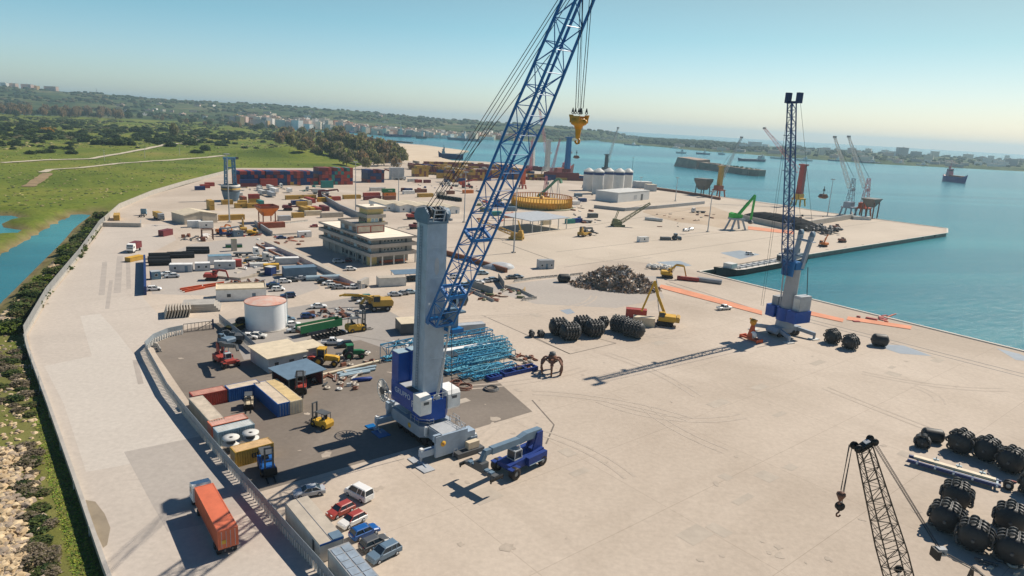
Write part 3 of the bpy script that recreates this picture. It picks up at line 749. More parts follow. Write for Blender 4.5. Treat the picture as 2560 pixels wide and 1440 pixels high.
def cabin(px, py, ang, L, W, Hh, label, wall='white', roof='offwhite', wins=2, door=True, name='site_cabin', cat='cabin', group=None, at=None, z=0, over=.06):
    p = at if at is not None else G(px, py)
    o = thing(name, label, cat, (p.x, p.y, z), ang, group)
    b = MB(); b.use(C(wall)); b.box(0, 0, .08, L, W, Hh-.12); b.use(C('grey')); b.box(.05, .05, 0, L-.05, W-.05, .08)
    b.use(C(wall))
    for x in (0, L): 
        for y in (0, W): b.cb(x, y, 0, .12, .12, Hh-.12)
    b.build('wall', None, o)
    b = MB(); b.use(C(roof)); b.box(-over, -over, Hh-.12, L+over, W+over, Hh); b.build('roof', None, o)
    slots = [L*(i+.5)/(wins+(1 if door else 0)) for i in range(wins+(1 if door else 0))]
    for i, x in enumerate(slots):
        if door and i == len(slots)//2: door_part(o, x-.45, 0, .1, .9, 2.0, 'n', 'slate')
        else: window_part(o, x-.45, 0, 1.0, .9, .9, 'n')
    return o
# ---- barriers
def _barrier_mesh(L):
    k = ('bar', L)
    if k not in CM:
        b = MB(); b.use(C('concrete')); b.ext([(-.3,0),(.3,0),(.3,.1),(.14,.35),(.09,.85),(-.09,.85),(-.14,.35),(-.3,.1)], 0, L-.12); CM[k] = b.mesh('barrier')
    return CM[k]
def barriers(pix, L, label, group, skip=0):
    pts = wpts(pix); out = []
    for a, b in zip(pts, pts[1:]):
        d = b-a; n = max(1, round(d.length/L)); ang = math.degrees(math.atan2(d.y, d.x))-90
        for i in range(n):
            o = put('concrete_barrier', _barrier_mesh(L)); tag(o, label, 'barrier', group); place(o, a+d*(i/n), ang); out.append(o)
    return out
# ---- tracked excavator
def excavator(px, py, ang, col, label, boom=((0,1.6),(2.6,5.2),(5.6,4.4)), stick=(7.2,1.6), bucket=True, sc=1.0, slew=0, name='excavator', counter=None, grab=False, tracks=True):
    p = G(px, py); o = thing(name, label, 'excavator', p, ang); o.scale = (sc, sc, sc)
    if tracks:
        for s in (-1, 1):
            t = MB(); t.use(C('tyre')); t.ext([(-1.9,.35),(-1.6,0),(1.6,0),(1.9,.35),(1.8,.75),(1.5,.9),(-1.5,.9),(-1.8,.75)], s*1.15-.3, s*1.15+.3); t.build('track', None, o)
    else:
        wheels(o, [(-1.3,-1.1),(-1.3,1.1),(1.3,-1.1),(1.3,1.1)], .55, .5)
        t = MB(); t.use(C('dkgrey')); t.box(-2.2,-.7,.55,2.2,.7,.95); t.build('undercarriage', None, o)
    u = MB(); u.use(C(col)); u.ext([(-2.3,1.1),(1.5,1.1),(1.5,1.7),(.2,1.9),(.1,2.3),(-2.1,2.3),(-2.4,1.9)], -1.35, 1.35); u.use(C('dkgrey')); u.tube((0,0,.85),(0,0,1.12),.7); bo = u.build('upper_body', None, o)
    if counter: cw = MB(); cw.use(C(counter)); cw.ext([(-3.1,1.15),(-2.35,1.1),(-2.35,2.35),(-2.9,2.35),(-3.15,2.0)], -1.4, 1.4); cw.build('counterweight', None, o)
    c = MB(); c.use(C(col)); c.box(.15,.35,1.7,1.55,1.3,1.95); c.hexa([(.15,.35,2.95),(1.35,.35,2.95),(1.35,1.3,2.95),(.15,1.3,2.95)], [(.2,.4,3.08),(1.25,.4,3.08),(1.25,1.25,3.08),(.2,1.25,3.08)])
    for x, y in ((.18,.38),(.18,1.27),(1.45,.38),(1.45,1.27)): c.beam((x,y,1.9),(x-.05,y,3),.09)
    cab = c.build('cab', None, o); g = MB(); g.use(C('glass')); g.frustum(.2,.4,1.48,1.25,1.95,.2,.42,1.32,1.22,2.95); g.build('window', None, cab)
    b = MB(); b.use(C(col)); pts = [(x, -.35, z) for x, z in boom]; tip = (stick[0], -.35, stick[1])
    for a, q in zip(pts, pts[1:]): b.beam(a, q, .42, .6)
    b.build('boom', None, o)
    s_ = MB(); s_.use(C(col)); s_.beam(pts[-1], tip, .34, .42); s_.build('stick', None, o)
    h = MB(); h.use(C('silver')); h.tube((1.3,-.35,1.6), Vector(pts[1])*.8+Vector((.4,0,.4)), .09); h.tube(Vector(pts[1])+Vector((0,0,.35)), Vector(pts[-1])+Vector((-.3,0,.5)), .09); h.build('hydraulic_ram', None, o)
    k = MB(); k.use(C('dkgrey')); x, z = stick
    if grab:
        for q in range(5):
            a = q*2*math.pi/5; k.path([(x,-.35,z),(x+.7*math.cos(a),-.35+.7*math.sin(a),z-.4),(x+.6*math.cos(a),-.35+.6*math.sin(a),z-1.1),(x+.1*math.cos(a),-.35+.1*math.sin(a),z-1.6)], .12)
        k.build('grapple', None, o)
    elif bucket:
        k.ext([(x-.2,z),(x+.25,z-.1),(x+.15,z-.9),(x-.7,z-1.1),(x-.85,z-.5)], -.95, .25); k.build('bucket', None, o)
    return o
# ---- reach stacker
def reach_stacker(px, py, ang, body, boomc, label, tilt=18, spread=True, sc=1.0):
    p = G(px, py); o = thing('reach_stacker', label, 'reach stacker', p, ang); o.scale = (sc,)*3
    b = MB(); b.use(C(body)); b.ext([(-4.2,.9),(2.6,.9),(2.9,1.3),(2.9,1.9),(1.2,2.0),(-1.2,2.1),(-4.3,2.5),(-4.6,1.6)], -1.25, 1.25)
    b.box(-4.4,-1.9,1.0,-.4,-1.2,2.2); b.box(-4.4,1.2,1.0,-.4,1.9,2.2)
    b.use(C('lightblue') if body == 'purple' else C(body)); b.box(-3.6,-1.94,1.0,-.6,-1.88,1.1); b.box(-3.6,1.88,1.0,-.6,1.94,1.1)
    b.use(C(body)); b.box(1.5,-2.1,1.55,3.4,-1.2,1.7); b.box(1.5,1.2,1.55,3.4,2.1,1.7)
    b.build('chassis', None, o)
    wheels(o, [(2.4,-1.75),(2.4,1.75)], .88, .95); wheels(o, [(-3.7,-1.6),(-3.7,1.6)], .8, .6)
    m = MB(); m.use(C(body))
    for s in (-1, 1): m.ext([(-4.6,1.9),(-2.2,1.9),(-2.9,3.6),(-3.3,4.9),(-4.5,4.9)], s*.62-.12, s*.62+.12)
    m.build('boom_mount', None, o)
    c = MB(); c.use(C('silver')); c.box(-.1,-.8,2.0,1.5,.8,2.15); c.box(-.05,-.75,3.3,1.35,.75,3.45)
    for x, y in ((-.02,-.72),(-.02,.72),(1.4,-.72),(1.4,.72)): c.beam((x,y,2.1),(x-.06,y,3.35),.1)
    cab = c.build('cab', None, o); g = MB(); g.use(C('glass')); g.frustum(0,-.7,1.42,.7,2.15,0,-.66,1.3,.66,3.3); g.build('window', None, cab)
    a = R_(tilt); P0 = Vector((-3.9,0,4.6)); d = Vector((math.cos(a),0,-math.sin(a)))
    n = Vector((math.sin(a),0,math.cos(a)))
    t = MB(); t.use(C(boomc)); P1 = P0+d*2.6; P2 = P0+d*4.0; P3 = P0+d*9.6
    t.beam(P0-d*.6, P1, 1.0, 1.15); t.hexa([P1+Vector((0,-.5,0))-n*.57,P2+Vector((0,-.42,0))-n*.8,P2+Vector((0,.42,0))-n*.8,P1+Vector((0,.5,0))-n*.57],[P1+Vector((0,-.5,0))+n*.57,P2+Vector((0,-.42,0))+n*.2,P2+Vector((0,.42,0))+n*.2,P1+Vector((0,.5,0))+n*.57])
    t.beam(P2-n*.3, P3-n*.3, .84, .95); bo = t.build('boom', None, o)
    t = MB(); t.use(C(boomc)); t.beam(P3-n*.3, P3+d*1.2-n*.3, .66, .75); t.beam(P3+d*1.0-n*.2, P3+d*1.6-n*1.5, .6, .7); t.build('boom_head', None, bo)
    h = MB(); h.use(C('silver'))
    for s in (-1, 1): h.tube((-.3,s*.62,1.8), P0+d*4.3-n*.7+Vector((0,s*.5,0)), .13)
    h.build('lift_cylinder', None, o)
    if spread:
        e = P3+d*1.6-n*1.9; s_ = MB(); s_.use(C('dkgrey')); s_.cb(e.x, 0, e.z-.5, 1.3, 1.6, 1.0); s_.cb(e.x, 0, e.z-.9, .9, 6.0, .45)
        s_.use(C('black'))
        for y in (-3.0, 3.0): s_.cb(e.x, y, e.z-1.0, 2.3, .3, .4)
        for y in (-3, 3):
            for x in (-1.05, 1.05): s_.beam((e.x+x,y,e.z-1.0),(e.x+x,y,e.z-1.25),.16)
        sp = s_.build('spreader', None, o)
        q = MB(); q.use(C(boomc)); 
        for y in (-2.0,-1.2,1.2,2.0): q.cb(e.x, y, e.z-.45, .7, .62, .2)
        q.build('cover_plate', None, sp)
    return o
# ---- forklift
def forklift(px, py, ang, col, label, sc=1.0, mast_h=3.4):
    p = G(px, py); o = thing('forklift', label, 'forklift', p, ang); o.scale = (sc,)*3
    b = MB(); b.use(C(col)); b.ext([(-1.7,.35),(1.0,.35),(1.05,.95),(-.2,1.0),(-.35,1.35),(-1.6,1.35),(-1.8,1.0)], -.72, .72); b.build('body', None, o)
    wheels(o, [(.9,-.65),(.9,.65)], .45, .35, 'yellow'); wheels(o, [(-1.1,-.6),(-1.1,.6)], .38, .3, 'yellow')
    c = MB(); c.use(C('dkgrey')); c.box(-1.35,-.62,2.25,.55,.62,2.34)
    for x, y in ((-1.3,-.6),(-1.3,.6),(.5,-.6),(.5,.6)): c.beam((x,y,1.0),(x*.9,y,2.27),.08)
    c.build('overhead_guard', None, o)
    s = MB(); s.use(C('black')); s.box(-.9,-.3,1.3,-.35,.3,1.5); s.box(-.95,-.3,1.4,-.8,.3,1.95); s.build('seat', None, o)
    m = MB(); m.use(C('dkgrey'))
    for y in (-.4, .4): m.box(1.15,y-.08,.12,1.35,y+.08,mast_h)
    for z in (.5, 1.8, mast_h-.12): m.box(1.17,-.32,z,1.31,.32,z+.12)
    m.build('mast', None, o)
    f = MB(); f.use(C('black')); f.box(1.38,-.55,.25,1.46,.55,1.1)
    for y in (-.38, .38): f.box(1.46,y-.08,.1,2.75,y+.08,.16)
    f.build('fork', None, o)
    return o
# ---- lorry
def lorry(px, py, ang, cabc, label, load=None, L=9, name='lorry', at=None, fine=False):
    "cab at +x; load None / 'flat' / colour of a box body"
    p = at if at is not None else G(px, py); o = thing(name, label, 'lorry', (p.x, p.y, 0), ang)
    c = MB(); c.use(C(cabc)); c.ext([(-1.1,.9),(1.15,.6),(1.2,1.6),(1.05,2.3),(.75,3.15),(-.9,3.45),(-1.1,3.0)], -1.22, 1.22); c.use(C('dkgrey')); c.box(1.1,-1.2,.45,1.28,1.2,.9)
    cb = c.build('cab', None, o); cb.location = (L/2, 0, 0)
    g = MB(); g.use(C('glass')); g.hexa([(1.16,-1.1,1.75),(1.19,-1.1,1.75),(1.19,1.1,1.75),(1.16,1.1,1.75)],[(.84,-1.05,2.9),(.87,-1.05,2.9),(.87,1.05,2.9),(.84,1.05,2.9)])
    for s in (-1, 1): g.hexa([(-.1,s*1.24-.02,1.8),(.85,s*1.24-.02,1.8),(.85,s*1.24+.02,1.8),(-.1,s*1.24+.02,1.8)],[(-.1,s*1.24-.02,2.6),(.55,s*1.24-.02,2.6),(.55,s*1.24+.02,2.6),(-.1,s*1.24+.02,2.6)])
    g.build('window', None, cb)
    f = MB(); f.use(C('dkgrey'))
    for y in (-.45, .45): f.box(-L/2, y-.1, .85, L/2-.6, y+.1, 1.15)
    for x in [-L/2+.3+i*1.5 for i in range(int(L/1.5))]: f.box(x, -1.2, 1.06, x+.12, 1.2, 1.14)
    f.build('chassis', None, o)
    wheels(o, [(L/2, -1.05), (L/2, 1.05)], .5, .32)
    if L > 7:
        for x in (L/2-3.2, -L/2+1.2, -L/2+2.4): wheels(o, [(x,-.95),(x,.95)], .5, .5)
    else: wheels(o, [(-L/2+1.2,-.95),(-L/2+1.2,.95)], .5, .5)
    if load:
        b = MB(); b.use(C(load if load != 'flat' else 'dkgrey'))
        if load == 'flat': b.box(-L/2, -1.25, 1.15, L/2-1.4, 1.25, 1.32); b.build('load_bed', None, o)
        else: b.box(-L/2, -1.25, 1.15, L/2-1.4, 1.25, 3.5); b.build('load_box', None, o)
    return o
# ---- tractor
def tractor(px, py, ang, col, label, sc=1.0):
    p = G(px, py); o = thing('tractor', label, 'tractor', p, ang); o.scale = (sc,)*3
    b = MB(); b.use(C(col)); b.ext([(0,.8),(2.1,.75),(2.15,1.3),(1.6,1.5),(0,1.6)], -.4, .4); b.box(-1.0,-.5,.7,0,.5,1.2); b.build('bonnet', None, o)
    wheels(o, [(-.7,-.85),(-.7,.85)], .8, .45, col); wheels(o, [(1.6,-.7),(1.6,.7)], .5, .3, col)
    c = MB(); c.use(C(col)); c.box(-1.0,-.7,2.5,.2,.7,2.65)
    for x, y in ((-.95,-.62),(-.95,.62),(.12,-.62),(.12,.62)): c.beam((x,y,1.2),(x,y,2.5),.08)
    cb = c.build('cab', None, o); g = MB(); g.use(C('glass')); g.box(-.92,-.58,1.25,.1,.58,2.48); g.build('window', None, cb)
    return o
# ---- far lattice harbour crane (jib, tower, house, portal)
def far_crane(px, py, pytop, tower, jib, house, label, *fa, pq=4.2, **fk):
    return far_crane_(px, py, pytop, tower, jib, house, label, *fa, pq=pq, **fk)
def far_crane_(px, py, pytop, tower, jib, house, label, jibend=None, towercol=None, tw=2.4, lat=False, portal=True, rope=True, jw=1.6, jibcol=None, base_y=None, load=None, cab='offwhite', pq=4.2):
    "jibend = (px,py) in the picture of the jib head; the jib stays in the plane of sight at the tower's distance"
    p = G(px, py); h = zat(p, pytop); o = thing('harbour_crane', label, 'crane', p, AX)
    if portal:
        b = MB(); b.use(C(house)); q = pq; z1 = 5.5*pq/4.2
        for sx in (-1, 1):
            for sy in (-1, 1): b.beam((sx*q,sy*q,0),(sx*q*.8,sy*q*.8,z1),.9)
        b.box(-q,-q,z1,q,q,z1+1.0*pq/4.2); b.build('portal', None, o); zb = z1+1
    else:
        b = MB(); b.use(C('steel')); b.box(-6,-2.4,1.2,6,2.4,2.8); b.use(C('tyre')); 
        for x in range(-5, 6, 2): b.box(x-.6,-2.6,0,x+.6,2.6,1.2)
        b.build('chassis', None, o); zb = 2.8
    b = MB(); b.use(C(house)); hs = pq/4.2; b.box(-4.5*hs,-2.6*hs,zb,3*hs,2.6*hs,zb+3.6*hs); b.build('machine_house', None, o)
    t = MB(); t.use(C(tower))
    if lat: lattice(t, (0,0,zb), (0,0,h), tw*1.6, tw*1.6, 7, .28, .16, tw*.6, tw*.6)
    else: t.frustum(-tw/2,-tw/2,tw/2,tw/2,zb,-tw*.42,-tw*.42,tw*.42,tw*.42,h); t.box(-tw*.7,-tw*.6,h,tw*.7,tw*.6,h+1.2)
    t.build('tower', None, o)
    c = MB(); c.use(C(cab)); c.cb(tw*.9, 0, zb+(h-zb)*.55, 1.9, 1.8, 2.2); c.build('cab', None, o)
    if jibend:
        # head of the jib: same sight-depth as the tower
        dep = (Vector(p)-EYE).dot(_F); E_ = EYE + ray(*jibend)*dep
        l = E_ - Vector(p); ca, sa = math.cos(R_(-AX)), math.sin(R_(-AX)); E_l = Vector((l.x*ca-l.y*sa, l.x*sa+l.y*ca, l.z))
        d2 = Vector((E_l.x, E_l.y, 0)).normalized(); z0 = zb+(h-zb)*.45 if not base_y else zat(p, base_y)
        A = Vector((d2.x*tw*.6, d2.y*tw*.6, z0))
        j = MB(); j.use(C(jibcol or jib)); lattice(j, A, E_l, jw, jw, 14, .22, .12, jw*.5, jw*.5, up=(-d2.y, d2.x, 0)); j.use(C('grey')); j.cb(E_l.x, E_l.y, E_l.z-.5, 2, 2, 1.4); j.build('jib', None, o)
        if rope:
            for q_ in (0, .5): r = MB(); r.use(C('dkgrey')); r.tube((q_,q_,h+.8), E_l, .07, n=4); r.build('rope', None, o)
        o['_tip'] = tuple(E_l)
    return o
# ---- trees and shrubs
def crown_mesh(seed, cols, R, Hh, n, leaf, base=.3):
    rnd = random.Random(seed); mb = MB(); cl = []
    for i in range(n):
        for _ in range(30):
            x, y, z = rnd.uniform(-1,1), rnd.uniform(-1,1), rnd.uniform(-1,1); d = x*x+y*y+z*z
            if .12 < d < 1: break
        cl.append((x*R*(1-.25*z), y*R*(1-.25*z), Hh*(base+(1-base)*(z+1)/2)))
    for c in cl:
        mb.use(cols[rnd.randrange(len(cols))]); s = leaf*rnd.uniform(.6, 1.4)
        for q in range(5):
            o = Vector(c)+Vector((rnd.gauss(0,s*.45), rnd.gauss(0,s*.45), rnd.gauss(0,s*.35)))
            a = Vector((rnd.uniform(-1,1), rnd.uniform(-1,1), rnd.uniform(.1,1.6))).normalized(); b = a.orthogonal().normalized(); t = rnd.uniform(0,6.28)
            b = Matrix.Rotation(t, 3, a) @ b; e = a.cross(b); u = s*rnd.uniform(.35,.6)
            mb.add([o-b*u-e*u*.5, o+b*u*.2-e*u, o+b*u+e*u*.3, o+e*u, o-b*u*.7+e*u*.6], [(0,1,2,3,4)])
    return mb.mesh('crown')
def foliage(n, c):
    m = mat('leaf_'+n, c, .8, var=.35, scale=.25, spec=.15); N = m.node_tree.nodes; L = m.node_tree.links; b = N['Principled BSDF']; src = b.inputs['Base Color'].links[0].from_socket
    t = N.new('ShaderNodeBsdfTranslucent'); L.new(src, t.inputs['Color']); a = N.new('ShaderNodeMixShader'); a.inputs[0].default_value = .45
    L.new(b.outputs[0], a.inputs[1]); L.new(t.outputs[0], a.inputs[2]); L.new(a.outputs[0], N['Material Output'].inputs['Surface']); return m
F_DK = foliage('dark', (.05,.085,.036)); F_MD = foliage('mid', (.085,.125,.040)); F_LT = foliage('light', (.12,.155,.045)); F_OL = foliage('olive', (.17,.155,.075))
F_EU = foliage('euc', (.30,.28,.12)); F_BR = foliage('brown', (.42,.28,.14)); F_YE = foliage('yellow', (.45,.27,.03)); F_GB = foliage('greybrown', (.30,.25,.18)); F_YG = foliage('yellowgreen', (.16,.22,.035))
BARK = mat('bark', (.16,.12,.09), .95, var=.3, scale=2)
CROWNS = {}
def tree(p, kind, Hh, R, label, group, name='tree'):
    cols = {'euc': [F_EU,F_GB,F_LT,F_EU,F_OL], 'green': [F_DK,F_MD,F_MD,F_LT], 'brown': [F_BR,F_GB,F_BR,F_OL], 'dark': [F_DK,F_DK,F_MD]}[kind]
    v = random.randrange(3); k = (kind, v)
    if k not in CROWNS:
        CROWNS[k] = crown_mesh(hash(kind) % 97+v if False else sum(map(ord, kind))+v, cols, 1.0, 1.0, 230, .16, .22)
        t = MB(); t.use(BARK); rnd = random.Random(v); t.tube((0,0,0), (.02,.02,.45), .045, .03, 6)
        for q in range(5):
            a = q*1.26+rnd.random(); t.tube((.02,.02,.25+.06*q), (.5*math.cos(a),.5*math.sin(a),.6+.07*q), .022, .008, 5)
        CROWNS[k+('t',)] = t.mesh('trunk')
    o = thing(name, label, 'tree', p, random.uniform(0, 360), group)
    t = put('trunk', CROWNS[k+('t',)], o); t.scale = (R*1.1, R*1.1, Hh)
    c = put('crown', CROWNS[k], o); c.scale = (R, R, Hh); return o
SHR = {}
def shrub(p, R, Hh, kind, label, group, name='shrub'):
    cols = {'dark': [F_DK,F_DK,F_MD], 'mid': [F_MD,F_DK,F_LT], 'grey': [F_GB,F_OL,F_GB], 'yellow': [F_YE,F_YE,F_BR], 'yg': [F_YG,F_LT,F_YG], 'olive': [F_OL,F_MD,F_LT]}[kind]
    v = random.randrange(4); k = (kind, v)
    if k not in SHR: SHR[k] = crown_mesh(40+v+len(kind)*3, cols, 1.0, 1.0, 210, .21, -.15)
    o = put(name, SHR[k]); tag(o, label, 'shrub', group); o.location = p; o.scale = (R, R*random.uniform(.8,1.2), Hh); o.rotation_euler = (0,0,random.uniform(0,6.28)); return o
# ================================================================== main harbour crane
CB = C('craneblue', .4); CG = C('cranegrey', .45)
def main_crane():
    o = thing('harbour_crane', 'huge mobile crane with grey tower and blue lattice boom, GRUPPO F on its blue side', 'crane', (-13.5, 110.2, 0), -50)
    DG = C('dkgrey'); DK = C('steel')
    # chassis
    b = MB(); b.use(DK); b.prism([(-8.2,-2.6),(-6.3,-3.2),(2.6,-3.2),(3.6,-2.0),(8.0,-2.0),(8.0,2.4),(3.6,2.4),(2.6,3.2),(-6.3,3.2),(-8.2,2.6)], 1.9, 3.9)
    b.use(C('silver')); b.box(3.4,-1.8,3.9,8.1,2.2,4.05); b.box(-8,-2.5,3.9,-3,2.5,4.02)
    ch = b.build('chassis', None, o)
    b = MB(); b.use(CG); b.ext([(7.9,.7),(8.35,.7),(8.35,4.35),(7.9,4.35)], -3.6, 2.7); b.box(7.3,-3.6,3.2,8.2,-2.3,4.35); b.box(6.4,2.7,2.6,8.3,4.3,3.7); b.build('end_plate', None, ch)
    b = MB(); b.use(CG); b.ext([(-8.4,.7),(-8.0,.7),(-8.0,4.35),(-8.4,4.35)], -3.4, 3.4); b.box(-8.3,-3.6,3.2,-7.2,-2.3,4.6); b.build('end_plate', None, ch)
    for x, y, z, r in ((8.37,-2.2,2.9,.5),):
        b = MB(); b.use(C('yellow')); b.lathe([(0,.04),(r,.04),(r,0)], 18, (x,y,z), 'x'); s = b.build('warning_disc', None, ch)
        b = MB(); b.use(C('rust')); b.lathe([(0,.07),(r*.35,.07),(r*.35,.03)], 10, (x,y,z), 'x'); b.build('symbol', None, s)
    b = MB(); b.use(C('yellow')); b.lathe([(0,-3.26),(.45,-3.26),(.45,-3.2)], 18, (-.6,0,2.9), 'y'); s = b.build('warning_disc', None, ch)
    for x in range(-6, 8, 2):
        t = MB(); t.use(C('tyre'))
        for y in (-2.0, -1.2, 1.2, 2.0): t.lathe([(0,-.3),(.7,-.3),(.85,-.2),(.85,.2),(.7,.3),(0,.3)], 14, (x+.5,y,.85), 'y')
        t.build('axle_wheels', None, ch)
    # stabilisers
    for x in (-7.4, 7.4):
        for s in (-1, 1):
            L = 6.0 if s < 0 else 5.2
            b = MB(); b.use(CG); b.ext([(x-.45,1.1),(x+.45,1.1),(x+.45,2.2),(x-.45,2.2)], *sorted((s*2.0, s*L))); b.use(C('white')); b.cb(x, s*(L-.3), 2.2, .7, .5, .35); b.use(C('silver')); b.tube((x,s*(L-.2),.3),(x,s*(L-.2),1.3),.22)
            bo = b.build('outrigger', None, ch)
            p = MB(); p.use(C('silver' if x > 0 else 'craneblue')); p.prism([(x+.6,s*L-1.3),(x+3.2,s*L-1.1),(x+3.2,s*L+.9),(x+.6,s*L+.9)] if x > 0 else [(x+.4,s*L-1.1),(x+3.4,s*L-1.1),(x+3.4,s*L+1.1),(x+.4,s*L+1.1)], .02, .16); p.box(x-2.4,s*L-.9,.02,x-.5,s*L+.8,.14); p.use(CG); p.tube((x+.4,s*(L-.2),.3),(x+2.0,s*L,.1),.12); p.cb(x,s*(L-.2),.0,.9,.9,.3); p.build('pad', None, bo)
    # deck rails, ladder
    b = MB(); b.use(C('silver'))
    def rail(pts, h=1.1):
        for a, q in zip(pts, pts[1:]):
            for z in (h*.5, h): b.beam((*a, 4+z), (*q, 4+z), .06)
            n = max(1, round(math.dist(a, q)/1.3))
            for i in range(n+1): t = i/n; x, y = a[0]+(q[0]-a[0])*t, a[1]+(q[1]-a[1])*t; b.beam((x,y,4),(x,y,4+h),.06)
    rail([(2.2,-3.1),(3.6,-1.9),(3.6,-1.0)]); rail([(-.4,-3.1),(2.2,-3.1)]); rail([(3.6,2.2),(5.2,2.4),(5.2,3.2),(3.2,3.2)]); rail([(8,.6),(8,2.4),(5.6,2.4)])
    b.build('handrail', None, ch); b = MB(); b.use(C('silver'))
    for s in (0, .7): b.beam((8.6,-.4+s,.2),(7.6,1.4+s*.4,4.2),.1)
    for i in range(9): t = i/8; b.beam((8.6-t,-.4+1.8*t,.3+3.8*t),(8.6-t,.3+1.5*t,.3+3.8*t),.07)
    b.build('ladder', None, ch); b = MB(); b.use(C('silver'))
    b.beam((5.4,2.8,4.1),(7.4,3.4,1.4),.1); b.beam((5.4,3.4,4.1),(7.4,4.0,1.4),.1)
    for i in range(7): t = i/6; b.beam((5.4+2*t,2.8+.6*t,4.1-2.7*t),(5.4+2*t,3.4+.6*t,4.1-2.7*t),.07)
    b.build('ladder', None, ch)
    b = MB(); b.use(C('white')); b.cb(3.5,-2.5,2.4,.5,.4,1.6); b.build('control_box', None, ch)
    b = MB(); b.use(C('cream')); b.cb(9.0,3.3,1.0,1.0,2.2,1.2); b.use(DG); b.cb(9.0,2.6,.1,1.6,5.4,.8); b.build('power_pack', None, ch)
    # superstructure
    b = MB(); b.use(C('cobalt',.4)); b.box(-6.9,-3.25,5.6,1.4,3.25,9.2); b.prism([(1.4,-3.25),(3.2,-1.4),(3.2,1.6),(1.4,3.25)], 4.6, 8.2); b.tube((-.5,0,3.9),(-.5,0,5.6),2.4,2.6,20); b.use(C('silver')); b.box(-6.8,-3.1,9.2,-2.3,3.1,9.32); b.use(C('dkgrey')); b.box(-2.3,-3.1,9.2,1.3,3.1,9.24)
    sp = b.build('machine_house', None, o)
    W = mat('letter_white', (.55,.62,.72), .6, var=0)
    lettering('GRUPPO', 1.35, W, sp, (-3.0, -3.27, 7.9), (R_(90), 0, 0)); lettering('F', 1.7, C('white'), sp, (.35, -3.27, 7.1), (R_(90), 0, 0))
    for y0, y1 in ((-3.5,-1.35),(2.0,4.5)):
        b = MB(); b.use(C('white')); b.ext([(.9,6.2),(3.2,6.0),(3.35,6.3),(3.35,8.7),(2.9,9.3),(-.3 if y0 > 0 else .9,9.4)], y0, y1); hh = b.build('engine_housing', None, sp)
        v = MB(); v.use(DG); v.box(3.36, (y0+y1)/2-.5, 7.9, 3.41, (y0+y1)/2+.5, 8.4); v.build('vent', None, hh)
    b = MB(); b.use(C('cobalt',.4)); b.box(-6.85,-3.2,9.2,-4.6,-.9,14.6); b.box(-6.2,-.9,9.2,-4.2,2.6,14.9); b.use(C('lightblue')); b.box(-6.85,-3.2,14.6,-4.6,-.9,14.7); b.box(-6.2,-.9,14.9,-4.2,2.6,15); b.build('counterweight', None, sp)
    b = MB(); b.use(C('silver'))
    for y in (-.9, .9):
        b.beam((3.2,y,8.2),(3.2,y,9.3),.08)
    for z in (8.7, 9.3): b.beam((3.2,-1.4,z),(3.2,2.0,z),.07)
    b.build('handrail', None, sp)
    # cable reel
    b = MB(); b.use(C('offwhite'))
    cx, cy, cz = -8.0, -4.3, 7.0
    for i in range(18):
        a = i*2*math.pi/18; b.beam((cx,cy,cz),(cx+2.0*math.cos(a)*.8,cy,cz+2.2*math.sin(a)),.22,.05)
    b.torus((cx,cy,cz),1.95,.09,'y',22,5); b.use(DG); b.tube((cx,cy-.3,cz),(cx,cy+.9,cz),.7); b.use(C('white')); b.beam((cx,cy+.6,cz),(-6.6,-3,6.4),.35); b.beam((cx,cy+.6,cz-1.6),(-6.2,-3.4,5.0),.3); b.build('cable_reel', None, sp)
    # tower
    b = MB(); b.use(CG); b.frustum(-2.1,-1.95,1.5,2.0,9.0,-1.5,-1.9,1.5,1.9,38.0); tw = b.build('tower', None, o)
    b = MB(); b.use(C('slate'))
    for s in (-.28, .28): b.beam((-.4+s,-2.12,9.5),(-.1+s,-2.05,37.6),.06)
    for k in range(56): z = 9.8+k*.5; b.beam((-.68+.01*k*.5,-2.12,z),(-.12+.01*k*.5,-2.12,z),.05)
    b.build('ladder', None, tw)
    for z in (15.0, 21.2, 29.0, 34.0): b = MB(); b.use(CG); t = (z-9)/29; b.frustum(-2.1+.6*t-.02,-1.97+.05*t,1.52,2.02-.1*t,z,-2.1+.6*t-.02,-1.97+.05*t,1.52,2.02-.1*t,z+.12); b.build('seam', None, tw)
    b = MB(); b.use(C('silver')); 
    pr = [(.45*math.cos(t), 1.35*math.sin(t)+(.6 if math.sin(t) > 0 else -.6)) for t in [i*math.pi/8 for i in range(16)]]
    vs = [(1.53, .1+x, 31.0+z*.75) for x, z in pr]; b.add(vs, [tuple(range(16))]); b.build('hatch', None, tw)
    b = MB(); b.use(C('white')); b.cb(1.54,-1.2,24.6,.05,.35,.3); b.build('marking', None, tw)
    b = MB(); b.use(C('white')); b.cb(-1.2,-1.93,37.2,.5,.06,.9); b.build('marking', None, tw)
    for z, sz in ((13.2,.55),(11.8,.4)): lettering('MHC 200' if z > 13 else 'CRANE', sz, W, tw, (-.5, -2.0, z), (R_(90),0,0)) if False else None
    # head of the tower with sheaves
    b = MB(); b.use(C('slate')); b.box(-1.7,-2.0,38,1.7,2.0,38.4)
    for y in (-1.8, 1.8): b.ext([(-2.2,38.2),(1.6,38.2),(1.8,39.6),(.6,40.6),(-1.8,40.2),(-2.6,39.0)], y-.15, y+.15)
    b.use(C('silver'))
    for y in (-1.0, 1.0): b.beam((1.7,y,38.4),(2.3,y,40.3),.16); b.beam((2.3,y,40.3),(.4,y,40.7),.16)
    for z in (38.9, 39.6, 40.3): b.beam((2.0+(z-38.9)*.2,-1.0,z),(2.0+(z-38.9)*.2,1.0,z),.12)
    b.beam((-1.5,-1.8,40.3),(-1.5,1.8,40.3),.16); hd = b.build('tower_head', None, tw)
